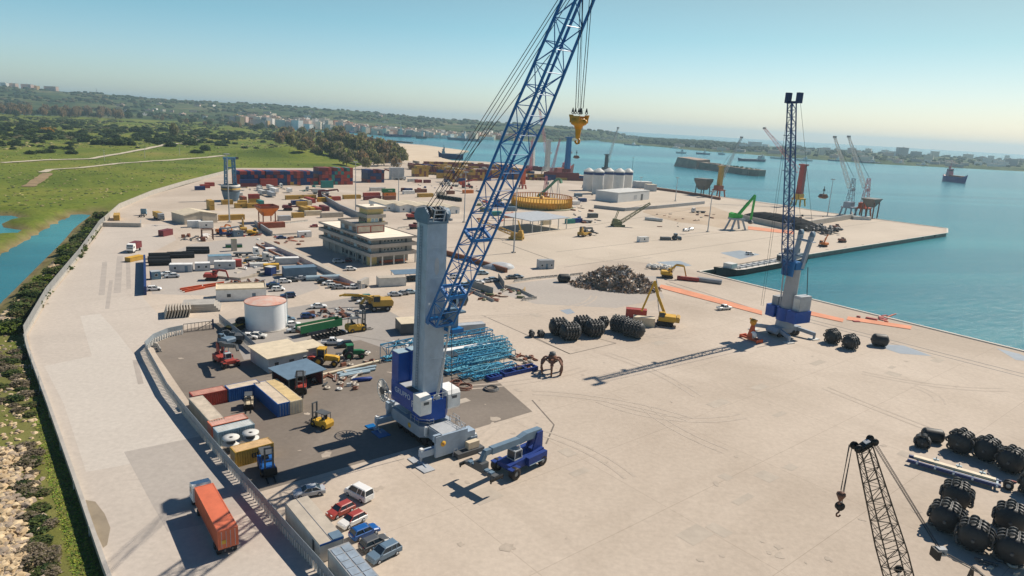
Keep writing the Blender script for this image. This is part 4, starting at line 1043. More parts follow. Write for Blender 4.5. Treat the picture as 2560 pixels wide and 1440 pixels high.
    for y in (-1.3,-.5,.5,1.3):
        s = MB(); s.use(C('dkgrey')); s.lathe([(0,-.12),(.95,-.12),(.8,0),(.95,.12),(0,.12)], 18, (-.4,y,39.6), 'y'); s.build('sheave', None, hd)
    b = MB(); b.use(C('slate')); b.lathe([(0,1.9),(.9,1.9),(1.0,2.2),(1.0,3.0),(.85,3.1),(0,3.1)], 16, (-.2,0,39.3), 'y'); b.build('winch_cover', None, hd)
    # operator cab beside the tower
    b = MB(); b.use(C('white')); b.ext([(2.0,24.0),(4.2,24.4),(4.9,25.6),(4.4,27.2),(2.0,27.2)], 2.3, 4.3); b.use(C('slate')); b.box(1.0,1.6,23.2,4.2,4.4,23.5); b.box(.6,1.6,20.6,3.2,3.6,23.2); b.use(CB); b.box(.8,1.9,19.8,4.0,4.2,20.5); cb = b.build('operator_cab', None, tw)
    g = MB(); g.use(C('glass')); g.hexa([(4.25,2.4,24.5),(4.3,2.4,24.5),(4.3,4.2,24.5),(4.25,4.2,24.5)],[(4.92,2.4,25.6),(4.97,2.4,25.6),(4.97,4.2,25.6),(4.92,4.2,25.6)]); g.hexa([(4.92,2.4,25.62),(4.97,2.4,25.62),(4.97,4.2,25.62),(4.92,4.2,25.62)],[(4.48,2.4,27.0),(4.53,2.4,27.0),(4.53,4.2,27.0),(4.48,4.2,27.0)]); g.box(2.6,2.26,25.0,4.2,2.3,26.9); g.build('window', None, cb)
    # boom: rear chords leave the tower face, plane x-z
    lam = R_(59.8); d = Vector((math.cos(lam), 0, math.sin(lam))); nn = Vector((math.sin(lam), 0, -math.cos(lam)))
    b = MB(); b.use(CB); P0 = Vector((1.75, 0, 22.2)); Lb = 57.0; wd, dp = 3.5, 2.6
    def cp(t, i):
        k = 1 - .22*max(0, (t-40)/17)
        return P0 + d*t + nn*(dp*k if i in (1, 2) else 0) + Vector((0, (-wd/2 if i in (0, 1) else wd/2)*k, 0))
    for i in range(4):
        b.tube(cp(0 if i in (0,3) else 1.0, i), cp(40, i), .19, n=8); b.tube(cp(40, i), cp(Lb, i), .19, n=8)
    b.beam(cp(0,0), cp(0,3), .45); b.beam(cp(1,1), cp(1,2), .35)
    for y in (-wd/2, wd/2): b.hexa([P0+Vector((-.2,y-.12,-.5)),P0+Vector((.5,y-.12,-.7)),P0+Vector((.5,y+.12,-.7)),P0+Vector((-.2,y+.12,-.5))],[P0+d*3+Vector((-.15,y-.12,0)),P0+d*3+Vector((.25,y-.12,0)),P0+d*3+Vector((.25,y+.12,0)),P0+d*3+Vector((-.15,y+.12,0))])
    for i in (0, 3): b.beam(cp(0,i), cp(1,1 if i == 0 else 2), .3)
    bm = b.build('boom', None, o)
    b = MB(); b.use(CB); st = 3.0; n = int(Lb/st)
    for k in range(n):
        t = 1.0+k*st; t2 = t+st
        if t2 > Lb: break
        for i in range(4):
            j = (i+1) % 4
            b.tube(cp(t,i), cp(t,j), .06, n=5, caps=False)
            if (k+i) % 2: b.tube(cp(t,i), cp(t2,j), .068, n=5, caps=False)
            else: b.tube(cp(t,j), cp(t2,i), .068, n=5, caps=False)
        if k % 2 == 0: b.tube(cp(t,0), cp(t,2), .07, n=5, caps=False)
    b.build('bracing', None, bm)
    b = MB(); b.use(CB); 
    for t in (7.5, 19.0):
        for i in range(4): b.beam(cp(t,i), cp(t,(i+1)%4), .42)
    b.build('frame', None, bm)
    tip = P0 + d*Lb
    b = MB(); b.use(CB); b.beam(tip+nn*.2, tip+d*1.6+nn*1.4, 2.6, 1.2); hd2 = b.build('boom_head', None, bm)
    hx = 31.9
    for y in (-.9, -.3, .3, .9):
        s = MB(); s.use(C('dkgrey')); s.lathe([(0,-.1),(.8,-.1),(.7,0),(.8,.1),(0,.1)], 16, (hx-.8,y,tip.z+.8), 'y'); s.build('sheave', None, hd2)
    # luffing cylinder
    b = MB(); b.use(C('silver')); q0 = Vector((2.7, .1, 8.6)); q1 = cp(1.0,1)*.5+cp(1.0,2)*.5
    q1 = q1 + Vector((0, 1.0, -.2)); b.tube(q0, q0+(q1-q0)*.55, .27, n=12); b.tube(q0+(q1-q0)*.55, q1, .17, n=10); b.cb(2.7,.1,8.0,.8,.8,.8); b.build('luffing_cylinder', None, o)
    # ropes
    b = MB(); b.use(mat('rope_dark', (.035,.038,.045), .6, var=0))
    for y, ex in ((-1.2,0),(-.5,0),(.5,0),(1.2,0)):
        b.tube((-.2,y,40.4), tip+Vector((.3,y*.7,.9)), .05, n=5, caps=False)
    b.tube((-1.0,0,40.5), P0+d*47+Vector((0,.4,.2)), .05, n=5, caps=False)
    b.build('rope', None, o); b = MB(); b.use(MATS['rope_dark'])
    for y, x in ((-.75,-.35),(-.75,.15),(.75,-.35),(.75,.15)): b.tube((hx+x*.8,y*.6,56.6), (hx+x*.8-.3,y*1.1,tip.z+.6), .045, n=5, caps=False)
    b.tube((hx-.1,.2,55.6), (hx-1.2,.2,tip.z), .03, n=4, caps=False)
    b.build('rope', None, o); b = MB(); b.use(MATS['rope_dark'])
    b.tube((P0.x+2.4,1.6,21), (P0.x+3.0,1.7,9), .06, n=4, caps=False)
    b.build('rope', None, o)
    # hook block hangs from it
    h = thing('hook_block', 'orange rotating hook block hanging from the blue boom ropes', 'hook', (0,0,0), -50)
    w_ = o.matrix_world if False else Matrix.Translation((-13.5,110.2,0)) @ Matrix.Rotation(R_(-50), 4, 'Z')
    h.location = w_ @ Vector((hx, 0, 53.5)); h.scale = (.92,.92,.68)
    OR = mat('hook_orange', (.62,.27,.02), .4, var=.15, scale=2)
    b = MB(); b.use(OR); b.lathe([(.0,1.0),(.5,1.0),(.62,1.5),(1.02,1.75),(1.05,2.6),(.85,2.85),(0,2.85)], 14)
    for s in (-1, 1): b.ext([(s*.55-.25,2.4),(s*.55+.25,2.4),(s*.75+.3,3.4),(s*.75-.35,3.4)], s*.75-.12, s*.75+.12); b.lathe([(0,-.15),(.5,-.15),(.5,.15),(0,.15)], 12, (s*.95,0,2.2), 'y')
    for y in (-.8, .8): b.box(-.85,y-.09,2.0,.85,y+.09,3.2)
    b.build('body', None, h)
    b = MB(); b.use(OR); b.lathe([(.45,1.05),(.36,.2),(.3,-.6),(.22,-.8)], 12); b.path([(.0,0,-.6),(.32,0,-1.0),(.28,0,-1.5),(-.05,0,-1.65),(-.35,0,-1.4),(-.38,0,-1.1)], .17, 8); b.build('hook', None, h)
    for x in (-.75, -.25, .7):
        for y in (-.5, .6):
            b = MB(); b.use(C('black')); b.torus((x,y,3.75),.2,.06,'y',10,5); b.lathe([(.16,3.95),(.1,4.3),(.05,4.6)], 8, (x,y,0)); b.build('rope_socket', None, h)
    return o
main_crane()
# ================================================================== second mobile crane on the quay
def quay_crane():
    B = G(1958, 836); o = thing('harbour_crane', 'mobile quay crane with round grey pedestal, blue base ring and upright blue lattice boom', 'crane', B, -152)
    DK = C('steel'); LB = mat('crane_lattice_blue', (.02,.07,.20), .5, var=.1)
    b = MB(); b.use(DK); b.ext([(-5,1.0),(5,1.0),(5.4,1.6),(4.4,2.6),(-4.4,2.6),(-5.4,1.6)], -1.8, 1.8); b.tube((0,0,2.4),(0,0,4.4),2.6,2.4,20); b.use(C('tyre'))
    for x in (-3.6,-2.0,2.0,3.6):
        for y in (-1.6, 1.6): b.lathe([(0,-.35),(.7,-.35),(.8,-.2),(.8,.2),(.7,.35),(0,.35)], 12, (x,y,.8), 'y')
    ch = b.build('chassis', None, o)
    for sx in (-1, 1):
        for s in (-1, 1):
            b = MB(); b.use(C('steel')); b.beam((sx*3.4,s*1.4,2.0),(sx*5.0,s*6.3,1.5),.7,1.0); b.beam((sx*5.0,s*6.3,.2),(sx*5.0,s*6.3,1.9),.5); ar = b.build('outrigger', None, ch)
            p = MB(); p.use(C('offwhite')); p.cb(sx*5.0,s*6.3,.02,2.6,2.0,.2); p.build('pad', None, ar)
    b = MB(); b.use(C('cobalt',.4)); b.tube((0,0,4.4),(0,0,8.0),2.7,2.7,20); b.box(-3.6,2.2,4.7,2.6,5.2,8.0); b.box(-3.6,-5.2,4.7,2.6,-2.2,8.0); b.box(-4.6,-3.0,4.7,-2,3,7.8); b.build('base_ring', None, o)
    b = MB(); b.use(C('silver')); b.box(-3.4,2.4,8.0,.9,4.8,12.2); b.use(C('offwhite')); b.box(.9,2.6,8.4,.95,4.6,11.4); b.use(C('grey')); b.box(-2.4,-4.6,8,1.2,-2.6,10.5); b.build('engine_house', None, o)
    b = MB(); b.use(mat('pedestal_grey', (.36,.36,.37), .5, var=.1, scale=.5)); b.tube((0,0,7.6),(-.5,0,19.8),1.95,1.75,22); b.use(CB); b.hexa([(1.9,-1.8,17.2),(2.5,-1.8,17.4),(2.5,1.8,17.4),(1.9,1.8,17.2)],[(1.7,-1.9,21.5),(2.5,-1.9,21.5),(2.5,1.9,21.5),(1.7,1.9,21.5)]); b.box(-1.8,-1.9,19.2,1.4,1.9,21.2); b.build('pedestal', None, o)
    b = MB(); b.use(C('steel'))
    for s in (-1, 1): b.beam((-1.2,s*1.6,19.5),(-2.9,s*1.8,27.6),.9,1.1); b.cb(-3.0,s*1.8,27.4,1.4,.9,1.1)
    b.beam((-1.9,-1.7,22.8),(-1.9,1.7,22.8),.4); b.beam((-2.9,-2.2,27.2),(-2.9,2.2,27.2),.45); b.cb(-3.0,0,26.9,2.0,5.6,.15); b.build('upper_frame', None, o)
    for s in (-1, 1):
        k = MB(); k.use(C('slate')); k.lathe([(0,-.15),(1.1,-.15),(1.0,0),(1.1,.15),(0,.15)], 16, (-3.2,s*1.9,28.9), 'y'); k.build('sheave', None, o)
    c = MB(); c.use(C('offwhite')); c.cb(1.5,-3.2,20.4,2.2,1.7,2.2); cb = c.build('operator_cab', None, o); g = MB(); g.use(C('glass')); g.cb(2.64,-3.2,20.9,.06,1.4,1.4); g.cb(1.6,-4.08,20.9,1.6,.06,1.4); g.build('window', None, cb)
    A = Vector((2.2,0,17.6)); T = Vector((9.6,-.4,63.2))
    b = MB(); b.use(LB); lattice(b, A, A+(T-A)*.16, 1.6, 1.2, 4, .24, .12, 2.4, 1.9, up=(0,1,0)); lattice(b, A+(T-A)*.16, T, 2.4, 1.9, 22, .24, .11, 1.7, 1.3, up=(0,1,0)); bo = b.build('boom', None, o)
    b = MB(); b.use(C('dkblue')); b.beam(T+Vector((0,-1.6,.2)), T+Vector((0,1.6,.2)), .6)
    for s in (-1, 1): b.cb(T.x, s*1.75, T.z, 1.4, 1.0, 2.6)
    b.build('boom_head', None, bo)
    b = MB(); b.use(C('dkblue'))
    for f in (.62, .82): b.cb(A.x+(T.x-A.x)*f, -1.5, A.z+(T.z-A.z)*f, 1.2, 1.6, .15)
    b.build('platform', None, bo)
    b = MB(); b.use(MATS['rope_dark'])
    for s in (-1, 1): b.tube((-3.2,s*1.9,29.8), T+Vector((-.3,s*1.7,2.4)), .055, n=4, caps=False)
    for s in (-.35, .35): b.tube((T.x+.6,s,9.2), T+Vector((.7,s,0)), .05, n=4, caps=False)
    b.tube((-3,3.4,12.2),(-2.6,2.6,20),.12,n=5)
    b.build('rope', None, o)
    b = MB(); b.use(C('silver')); b.tube((1.2,-1.6,8),(1.9,-1.5,17.5),.2); b.build('luffing_cylinder', None, o)
    # spreader under it
    p = G(1877, 850); h = thing('container_spreader', 'orange-red container spreader hung low from the quay crane hook', 'spreader', p, 120)
    b = MB(); b.use(C('orangered')); 
    for y in (-.9,.9): b.box(-3.0,y-.18,.3,3.0,y+.18,.8)
    for x in (-2.9, 2.9): b.box(x-.2,-1.2,.15,x+.2,1.2,.95)
    for x in (-3,3):
        for y in (-1.1,1.1): b.box(x-.12,y-.12,0,x+.12,y+.12,.4)
    b.build('frame', None, h)
    b = MB(); b.use(C('orangered')); b.frustum(-.9,-.8,.9,.8,.8,-.35,-.35,.35,.35,4.2); b.build('mast', None, h)
    b = MB(); b.use(MATS['hook_orange']); b.lathe([(0,4.2),(.5,4.3),(.9,4.9),(.9,5.5),(.5,6.0),(0,6.0)], 14); b.cb(0,0,5.6,2.4,.5,.4); b.build('hook_block', None, h)
    b = MB(); b.use(C('white')); b.lathe([(0,-.12),(.95,-.12),(.95,.12),(0,.12)], 16, (-1.1,.5,1.9), 'y'); b.build('cable_drum', None, h)
quay_crane()
# ================================================================== lattice crawler crane at lower right (its body stands below the frame)
def crawler_crane():
    T = EYE + ray(2160, 1116)*64.0
    Bp = EYE + ray(2300, 1560)*1.0
    # boom foot: a point on the sight line to (2300,1560), near the ground
    foot = G(2318, 1660, 2.6)
    yaw = math.degrees(math.atan2(T.y-foot.y, T.x-foot.x))
    o = thing('crawler_crane', 'dark lattice boom crane with hanging hooks rising beside the big black fenders', 'crane', (foot.x, foot.y, 0), yaw)
    L = math.hypot(T.x-foot.x, T.y-foot.y); TZ = T.z
    DM = mat('crawler_dark', (.055,.042,.03), .6, var=.25, scale=1)
    b = MB(); b.use(DM); A = Vector((.6,0,2.6)); E = Vector((L,0,TZ))
    lattice(b, A, A+(E-A)*.14, .9, .7, 3, .11, .05, 2.1, 1.9, up=(0,1,0)); lattice(b, A+(E-A)*.14, A+(E-A)*.55, 2.1, 1.9, 9, .11, .045, up=(0,1,0)); lattice(b, A+(E-A)*.55, E, 2.1, 1.9, 11, .11, .045, 1.15, 1.0, up=(0,1,0)); bo = b.build('boom', None, o)
    b = MB(); b.use(C('black')); d = (E-A).normalized(); u = Vector((-d.z,0,d.x)); b.beam(E-d*.15-u*.6, E+d*.3+u*.9, .85, .4)
    for y in (-.4, .4): b.lathe([(0,-.08),(.4,-.08),(.33,0),(.4,.08),(0,.08)], 16, tuple(E+d*.2-u*.7+Vector((0,y,0))), 'y'); b.lathe([(0,-.08),(.36,-.08),(.3,0),(.36,.08),(0,.08)], 14, tuple(E+d*.3+u*.9+Vector((0,y,0))), 'y')
    b.use(C('silver')); b.beam(E+d*.36+u*.1, E+d*.38+u*.8, .6, .1); b.build('boom_head', None, bo)
    for f, s in ((.42,1),(.42,-1),(.2,1),(.16,-1)):
        c = A+(E-A)*f+Vector((0,s*1.0,0))-u*(.8 if s > 0 else -.6); k = MB(); k.use(C('black')); k.lathe([(0,-.1),(.42,-.1),(.35,0),(.42,.1),(0,.1)], 12, tuple(c), 'y'); k.beam(c, A+(E-A)*f, .15); k.build('sheave', None, bo)
    hx = E+d*.2-u*1.0
    b = MB(); b.use(MATS['rope_dark']); hk = hx+Vector((0,-.4,-6.3)); hk2 = hx+Vector((.6,.4,-4.7))
    for q in (-.25,.25): b.tube(hx+Vector((0,-.5+q,0)), hk+Vector((0,q,.5)), .04, n=4, caps=False)
    for q in (-.2,.2): b.tube(hx+Vector((.6,.5+q,.4)), hk2+Vector((0,q,.5)), .04, n=4, caps=False)
    G1 = Vector((-3.2, 0, 13.5))
    pend = EYE + ray(2352, 1378)*56.0; pl = Matrix.Rotation(R_(-yaw), 4, 'Z') @ (pend - Vector((foot.x, foot.y, 0)))
    for y in (-.7,-.3,.3,.7): b.tube(E+d*.3+u*.9+Vector((0,y,0)), pl+Vector((0,y*.6,0)), .035, n=4, caps=False)
    for y in (-.4,.4): b.tube(pl+Vector((0,y,0)), G1+Vector((0,y,0)), .05, n=4, caps=False)
    b.build('rope', None, o)
    b = MB(); b.use(C('grey')); b.cb(pl.x, pl.y, pl.z-.3, .7, .55, .6); b.use(C('black')); b.cb(pl.x+.4, pl.y, pl.z-.6, .35, .9, .8); b.build('bridle', None, o)
    # body, cab, counterweight, tracks, gantry
    b = MB(); b.use(C('mustard')); b.ext([(-5,1.3),(1.2,1.3),(1.2,2.6),(-1,3.2),(-5,3.2)], -1.5, 1.5); b.build('upper_body', None, o)
    b = MB(); b.use(C('dkgrey')); b.box(-6.4,-1.8,1.4,-5,1.8,3.3); b.build('counterweight', None, o)
    b = MB(); b.use(C('mustard')); b.box(-.2,1.5,1.6,1.8,2.6,3.6); cbn = b.build('cab', None, o); g = MB(); g.use(C('glass')); g.box(1.81,1.6,2.2,1.86,2.5,3.4); g.build('window', None, cbn)
    for s in (-1, 1): b = MB(); b.use(C('tyre')); b.ext([(-3.4,.5),(-3.0,0),(2.4,0),(2.8,.5),(2.5,1.1),(-3.1,1.1)], s*2.2-.45, s*2.2+.45); b.build('track', None, o)
    b = MB(); b.use(DM)
    for y in (-.9,.9): b.beam((-1.2,y,3.2),tuple(G1+Vector((0,y,0))),.2); b.beam((-4.8,y,3.2),tuple(G1+Vector((0,y,0))),.16)
    b.beam(tuple(G1+Vector((0,-.9,0))),tuple(G1+Vector((0,.9,0))),.2); b.build('gantry', None, o)
    W_ = Matrix.Translation((foot.x, foot.y, 0)) @ Matrix.Rotation(R_(yaw), 4, 'Z')
    for P_, col, nm, lb, s in ((hk,'black','crane_hook','black round hook block on the dark lattice boom, the lower hook',1.0),(hk2,'rusty','crane_hook','small rust brown hook on the dark lattice boom, the upper hook',.85)):
        h = thing(nm, lb, 'hook', W_ @ P_, yaw); h.scale = (.72,)*3; b = MB(); b.use(C(col))
        if col == 'black': b.lathe([(0,-.22),(.62,-.22),(.55,0),(.62,.22),(0,.22)], 16, (0,0,0), 'y'); b.use(C('rusty')); b.path([(0,0,-.5),(0,0,-.9),(.28,0,-1.15),(.22,0,-1.5),(-.1,0,-1.55),(-.3,0,-1.3)], .11, 6)
        else: b.lathe([(.05,.55),(.55,.35),(.6,.05),(.2,-.75),(.05,-.8)], 10); b.path([(0,0,-.8),(.2,0,-1.0),(.15,0,-1.25),(-.12,0,-1.25),(-.2,0,-1.05)], .08, 6)
        b.build('block', None, h)
crawler_crane()
# ================================================================== near things
# lorry with red container on the road
P = G(560, 1392); ang = head((549,1400), (470,1285))
LQ = head((552,1398), (601,1383))
o = lorry(0, 0, ang, 'white', 'white lorry carrying a long orange-red container on the pale road', at=None if False else (G(549,1399)+G(598,1384))*.5 + e1(127.2)*7.3, L=14.5)
o.rotation_euler = (0,0,R_(127.2))
base = (G(549,1399)+G(598,1384))*.5
c = cont(0, 0, 'a', 12.19, 'salmon', 'long orange-red container riding on the white lorry', z=1.22, fine=True, at=base + e1(127.2-90)*1.22 + e1(127.2)*.15, ang=127.2)
b = MB(); b.use(C('yellow')); b.box(-.06,1.5,.7,-.03,2.1,1.2); b.build('hazard_plate', None, c)
# row of cars by the office
for px, py, ang, kd, col, lab, rf in [
  (897,1243,head((868,1232),(925,1262))+180,'van','white','white minibus parked apart beyond the row of cars',None),
  (852,1284,head((828,1297),(880,1272))+180,'hatch','red','small bright red hatchback in the row beside the cabin',None),
  (881,1309,head((855,1322),(905,1297))+180,'hatch','white','white hatchback with a red roof in the row beside the cabin','red'),
  (911,1338,head((880,1350),(940,1325)),'hatch','blue','bright blue hatchback in the row beside the cabin',None),
  (936,1366,head((905,1380),(968,1352)),'hatch','dkgrey','charcoal hatchback in the row beside the cabin',None),
  (960,1392,head((930,1408),(990,1378))+180,'suv','slate','grey green estate car nearest the camera in the row',None),
  (773,1237,head((735,1243),(798,1232))+180,'sedan','silver','silver car parked behind the far end of the long cabin',None)]:
    car(px, py, ang, kd, col, lab, rf, True)
# cabins by the fence
def long_cabin():
    RA = G(714,1256,2.7); RB = G(800,1361,2.7); RC = G(855,1338,2.7); LL = (RB-RA).length; WW = (RC-RB).length; AN = math.degrees(math.atan2(RB.y-RA.y, RB.x-RA.x)); RA = Vector((RA.x,RA.y,0))
    o = cabin(0,0,AN,LL,WW,2.7,'long white cabin with flat pale roof along the barrier fence','offwhite','beige',0,False,at=RA,name='office_cabin')
    for y in (WW*.5,):
        b = MB(); b.use(C('grey')); b.box(-.05,y-.03,2.7,LL+.05,y+.03,2.75); b.build('roof_seam', None, o)
    b = MB(); b.use(C('dkgrey')); b.box(LL*.8,-.06,.2,LL*.8+.5,0,2.2); b.build('door', None, o)
    b = MB(); b.use(C('blue')); b.box(LL+.07,-.06,2.45,LL+.12,WW+.06,2.72); b.build('trim', None, o)
    b = MB(); b.use(C('slate')); b.box(LL-1.5,WW*.55,2.72,LL+.1,WW+.05,2.82); b.build('skylight', None, o)
    QA = G(821,1373,2.7); QA = Vector((QA.x,QA.y,0)); QW = (G(868,1352,2.7)-G(821,1373,2.7)).length; q = cabin(0,0,AN,11,QW,2.7,'glass-roofed cabin nearest the camera beside the barrier fence','offwhite','grey',0,False,at=QA,name='office_cabin')
    for i in range(7):
        for j in range(2):
            b = MB(); b.use(mat('roof_panel', (.30,.36,.42), .25, var=.2, scale=.8, spec=.6)); b.box(.35+i*1.5,.15+j*QW*.49,2.70,1.72+i*1.5,QW*.46+j*QW*.49,2.76); b.build('roof_panel', None, q)
long_cabin()
# barrier fence along the road
def fence_run(pix, label, group, mod=2.4, flip=1):
    pts = wpts(pix); out = []
    if ('fr',) not in CM:
        b = MB(); b.use(C('offwhite'))
        for x in (.2, 1.0, 1.8): b.ext([(x,0),(x+.36,0),(x+.3,.25),(x+.3,1.15),(x+.06,1.15),(x+.06,.25)], -.16, .16)
        s = MB(); s.use(mat('fence_sheet', (.26,.30,.33), .5, var=.15, scale=.7)); s.box(.02,-.05,1.12,2.38,0,2.3)
        t = MB(); t.use(C('silver')); t.box(-.04,-.09,.2,.04,.03,2.25)
        CM[('fr',)] = (b.mesh('barrier_blocks'), s.mesh('fence_sheet'), t.mesh('fence_post'))
    for a, b in zip(pts, pts[1:]):
        d = b-a; n = max(1, round(d.length/mod)); ang = math.degrees(math.atan2(d.y, d.x))
        for i in range(n):
            o = thing('barrier_fence', label, 'fence', a+d*(i/n), ang, group); o.scale = (d.length/n/2.4, 1, 1)
            put('concrete_block', CM[('fr',)][0], o); put('sheet', CM[('fr',)][1], o); put('post', CM[('fr',)][2], o); out.append(o)
    return out
fence_run([(364,878),(372,897),(420,985),(470,1050),(560,1160),(640,1252),(725,1352),(800,1437),(850,1500)], 'grey sheet fence bay on white concrete blocks along the road', 'fence bays between the road and the crane yard')
fence_run([(458,835),(420,843),(385,858),(364,878)], 'grey sheet fence bay curving round to the lattice gate', 'fence bays curving towards the gate')
fence_run([(549,806),(640,882)], 'dark sheet fence bay between the gate and the flat-roofed office', 'fence bays beside the white tank')
A, B_ = G(460,832), G(533,823); o = thing('site_gate', 'wide open-mesh metal gate with diagonal brace at the yard entrance', 'gate', A, head((460,832),(533,823)))
L = (B_-A).length; b = MB(); b.use(C('dkgrey'))
for z in (.2, 2.2): b.beam((0,0,z),(L,0,z),.12)
for i in range(9): b.beam((L*i/8,0,.2),(L*i/8,0,2.2),.09)
b.beam((L*.4,0,.2),(L,0,2.2),.1); b.build('leaf', None, o); b = MB(); b.use(C('dkblue')); b.cb(L,0,0,.35,.35,2.6); b.build('post', None, o)
# perimeter wall
def perimeter():
    o = thing('perimeter_wall', 'long concrete parapet with mesh fence bounding the road above the rocks', 'wall')
    path = [(285,1480),(262,1420),(190,1210),(120,1010),(72,880),(62,842),(118,742),(200,640),(250,566),(262,556)]
    pts = wpts(path); b = MB(); b.use(C('concrete')); f = MB(); f.use(mat('mesh_fence', (.23,.235,.23), .6, var=.15, scale=.4)); posts = []
    for a, q in zip(pts, pts[1:]):
        b.beam(a+Vector((0,0,.15)), q+Vector((0,0,.15)), .5, 1.1)
        n = max(1, round((q-a).length/5))
        for i in range(n): posts.append(a+(q-a)*(i/n))
    for a, q in zip(pts[5:], pts[6:]): f.beam(a+Vector((-.1,0,1.7)), q+Vector((-.1,0,1.7)), .06, 2.0)
    b.build('wall', None, o); f.build('fence_panel', None, o)
    for p in posts[::3]:
        k = MB(); k.use(C('offwhite')); k.tube((p.x-.45,p.y,-2.0),(p.x-.3,p.y,2.4 if p.y > 120 else .7),.09,n=6); k.build('post', None, o)
    # far run of solid wall up to the stacks
    w2 = thing('boundary_wall', 'grey concrete boundary wall between the yard and the green field', 'wall'); b = MB(); b.use(C('concrete'))
    pts = wpts([(262,556),(300,521),(380,487),(460,462),(520,446),(588,428)])
    for a, q in zip(pts, pts[1:]): b.beam(a+Vector((0,0,1.3)), q+Vector((0,0,1.3)), .4, 2.6)
    b.build('wall', None, w2)
perimeter()
# containers of the workshop yard (fine)
ZA = lambda x, y: (340+x/4, 780+y/4)
def W_(px, py): return G(px, py)
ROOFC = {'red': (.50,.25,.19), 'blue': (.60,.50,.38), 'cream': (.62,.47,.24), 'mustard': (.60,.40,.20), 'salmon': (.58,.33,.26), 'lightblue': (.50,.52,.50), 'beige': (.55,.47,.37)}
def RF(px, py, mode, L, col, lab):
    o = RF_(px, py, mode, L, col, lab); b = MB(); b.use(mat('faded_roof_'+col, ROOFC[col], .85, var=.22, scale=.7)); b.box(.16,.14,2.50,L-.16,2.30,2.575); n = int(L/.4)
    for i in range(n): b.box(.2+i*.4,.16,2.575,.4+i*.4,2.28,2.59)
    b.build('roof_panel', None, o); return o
def RF_(px, py, mode, L, col, lab):
    q = G(px, py, 2.59); return cont(0, 0, mode, L, col, lab, fine=True, at=Vector((q.x, q.y, 0)), ang=AX+1)
# the yellow one and the striped pair
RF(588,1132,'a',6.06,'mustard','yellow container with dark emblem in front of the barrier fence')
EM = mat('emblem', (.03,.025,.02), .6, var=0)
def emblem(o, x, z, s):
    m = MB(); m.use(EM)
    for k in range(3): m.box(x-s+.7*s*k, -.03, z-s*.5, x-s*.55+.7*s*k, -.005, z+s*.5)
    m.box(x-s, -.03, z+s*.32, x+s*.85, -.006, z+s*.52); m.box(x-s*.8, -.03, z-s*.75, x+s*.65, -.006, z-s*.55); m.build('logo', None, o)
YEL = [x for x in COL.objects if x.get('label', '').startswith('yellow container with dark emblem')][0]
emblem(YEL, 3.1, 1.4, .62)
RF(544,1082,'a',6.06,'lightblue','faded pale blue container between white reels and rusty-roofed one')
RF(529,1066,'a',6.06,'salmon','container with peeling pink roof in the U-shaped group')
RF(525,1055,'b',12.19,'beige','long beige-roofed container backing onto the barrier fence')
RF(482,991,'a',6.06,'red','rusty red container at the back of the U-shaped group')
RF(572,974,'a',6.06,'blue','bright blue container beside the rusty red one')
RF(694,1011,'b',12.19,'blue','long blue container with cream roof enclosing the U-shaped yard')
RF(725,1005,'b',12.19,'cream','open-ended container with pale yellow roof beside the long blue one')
for px, py, lb in [(577,1092,'white cable reel lying on its side, left of two'),(626,1080,'white cable reel lying on its side, right of two')]:
    p = G(px, py, 2.4); o = thing('cable_reel', lb, 'cable reel', (p.x, p.y, 0)); b = MB(); b.use(C('offwhite'))
    for z in (1.2, 2.2): b.lathe([(.25,z),(1.35,z),(1.35,z+.15),(.25,z+.15)], 22)
    b.build('flange', None, o); b = MB(); b.use(C('dkgrey')); b.lathe([(.7,0),(.7,2.3),(.3,2.36),(.25,2.2)], 18); b.build('drum', None, o)
forklift(803,1066,150,'yellow','yellow forklift with dark guard on the asphalt beside the blue crane',1.25)
forklift(668,1180,-60,'blue','bright blue forklift in the crane shadow by the yellow container',1.45)
forklift(622,1018,-70,'cream','cream forklift parked inside the U of containers',1.1,2.4)
reach_stacker(1292,1172,head((1235,1198),(1340,1148))+180,'purple','slate','blue reach stacker with grey boom and empty spreader beside the big crane',-3,True,1.12)
reach_stacker(567,912,-45,'red','dkgrey','red reach stacker on the asphalt throwing a boom shadow',-14,False,.85)
# orange peel grab
p = G(1378, 932); o = thing('orange_peel_grab', 'rusty orange-peel grab standing on the concrete', 'grab', p, 10)
b = MB(); b.use(C('rusty')); b.lathe([(.2,4.4),(.9,4.3),(1.0,3.6),(.8,2.4),(.3,2.2)], 10); b.use(C('dkgrey')); b.lathe([(.2,5.0),(.7,4.9),(.75,4.4)], 10)
for i in range(6): a = i*math.pi/3; b.tube((.6*math.cos(a),.6*math.sin(a),2.6),(1.7*math.cos(a),1.7*math.sin(a),3.3),.14)
b.build('hub', None, o)
for i in range(6):
    a = i*math.pi/3+.3; k = MB(); k.use(C('rusty')); c_, s_ = math.cos(a), math.sin(a)
    for (r0,z0,w0),(r1,z1,w1) in zip([(.8,3.6,.5),(1.9,3.5,.75),(2.6,2.5,.8),(2.7,1.4,.6)], [(1.9,3.5,.75),(2.6,2.5,.8),(2.7,1.4,.6),(2.3,.05,.12)]): k.beam((r0*c_,r0*s_,z0),(r1*c_,r1*s_,z1),w0,.3)
    k.build('tine', None, o)
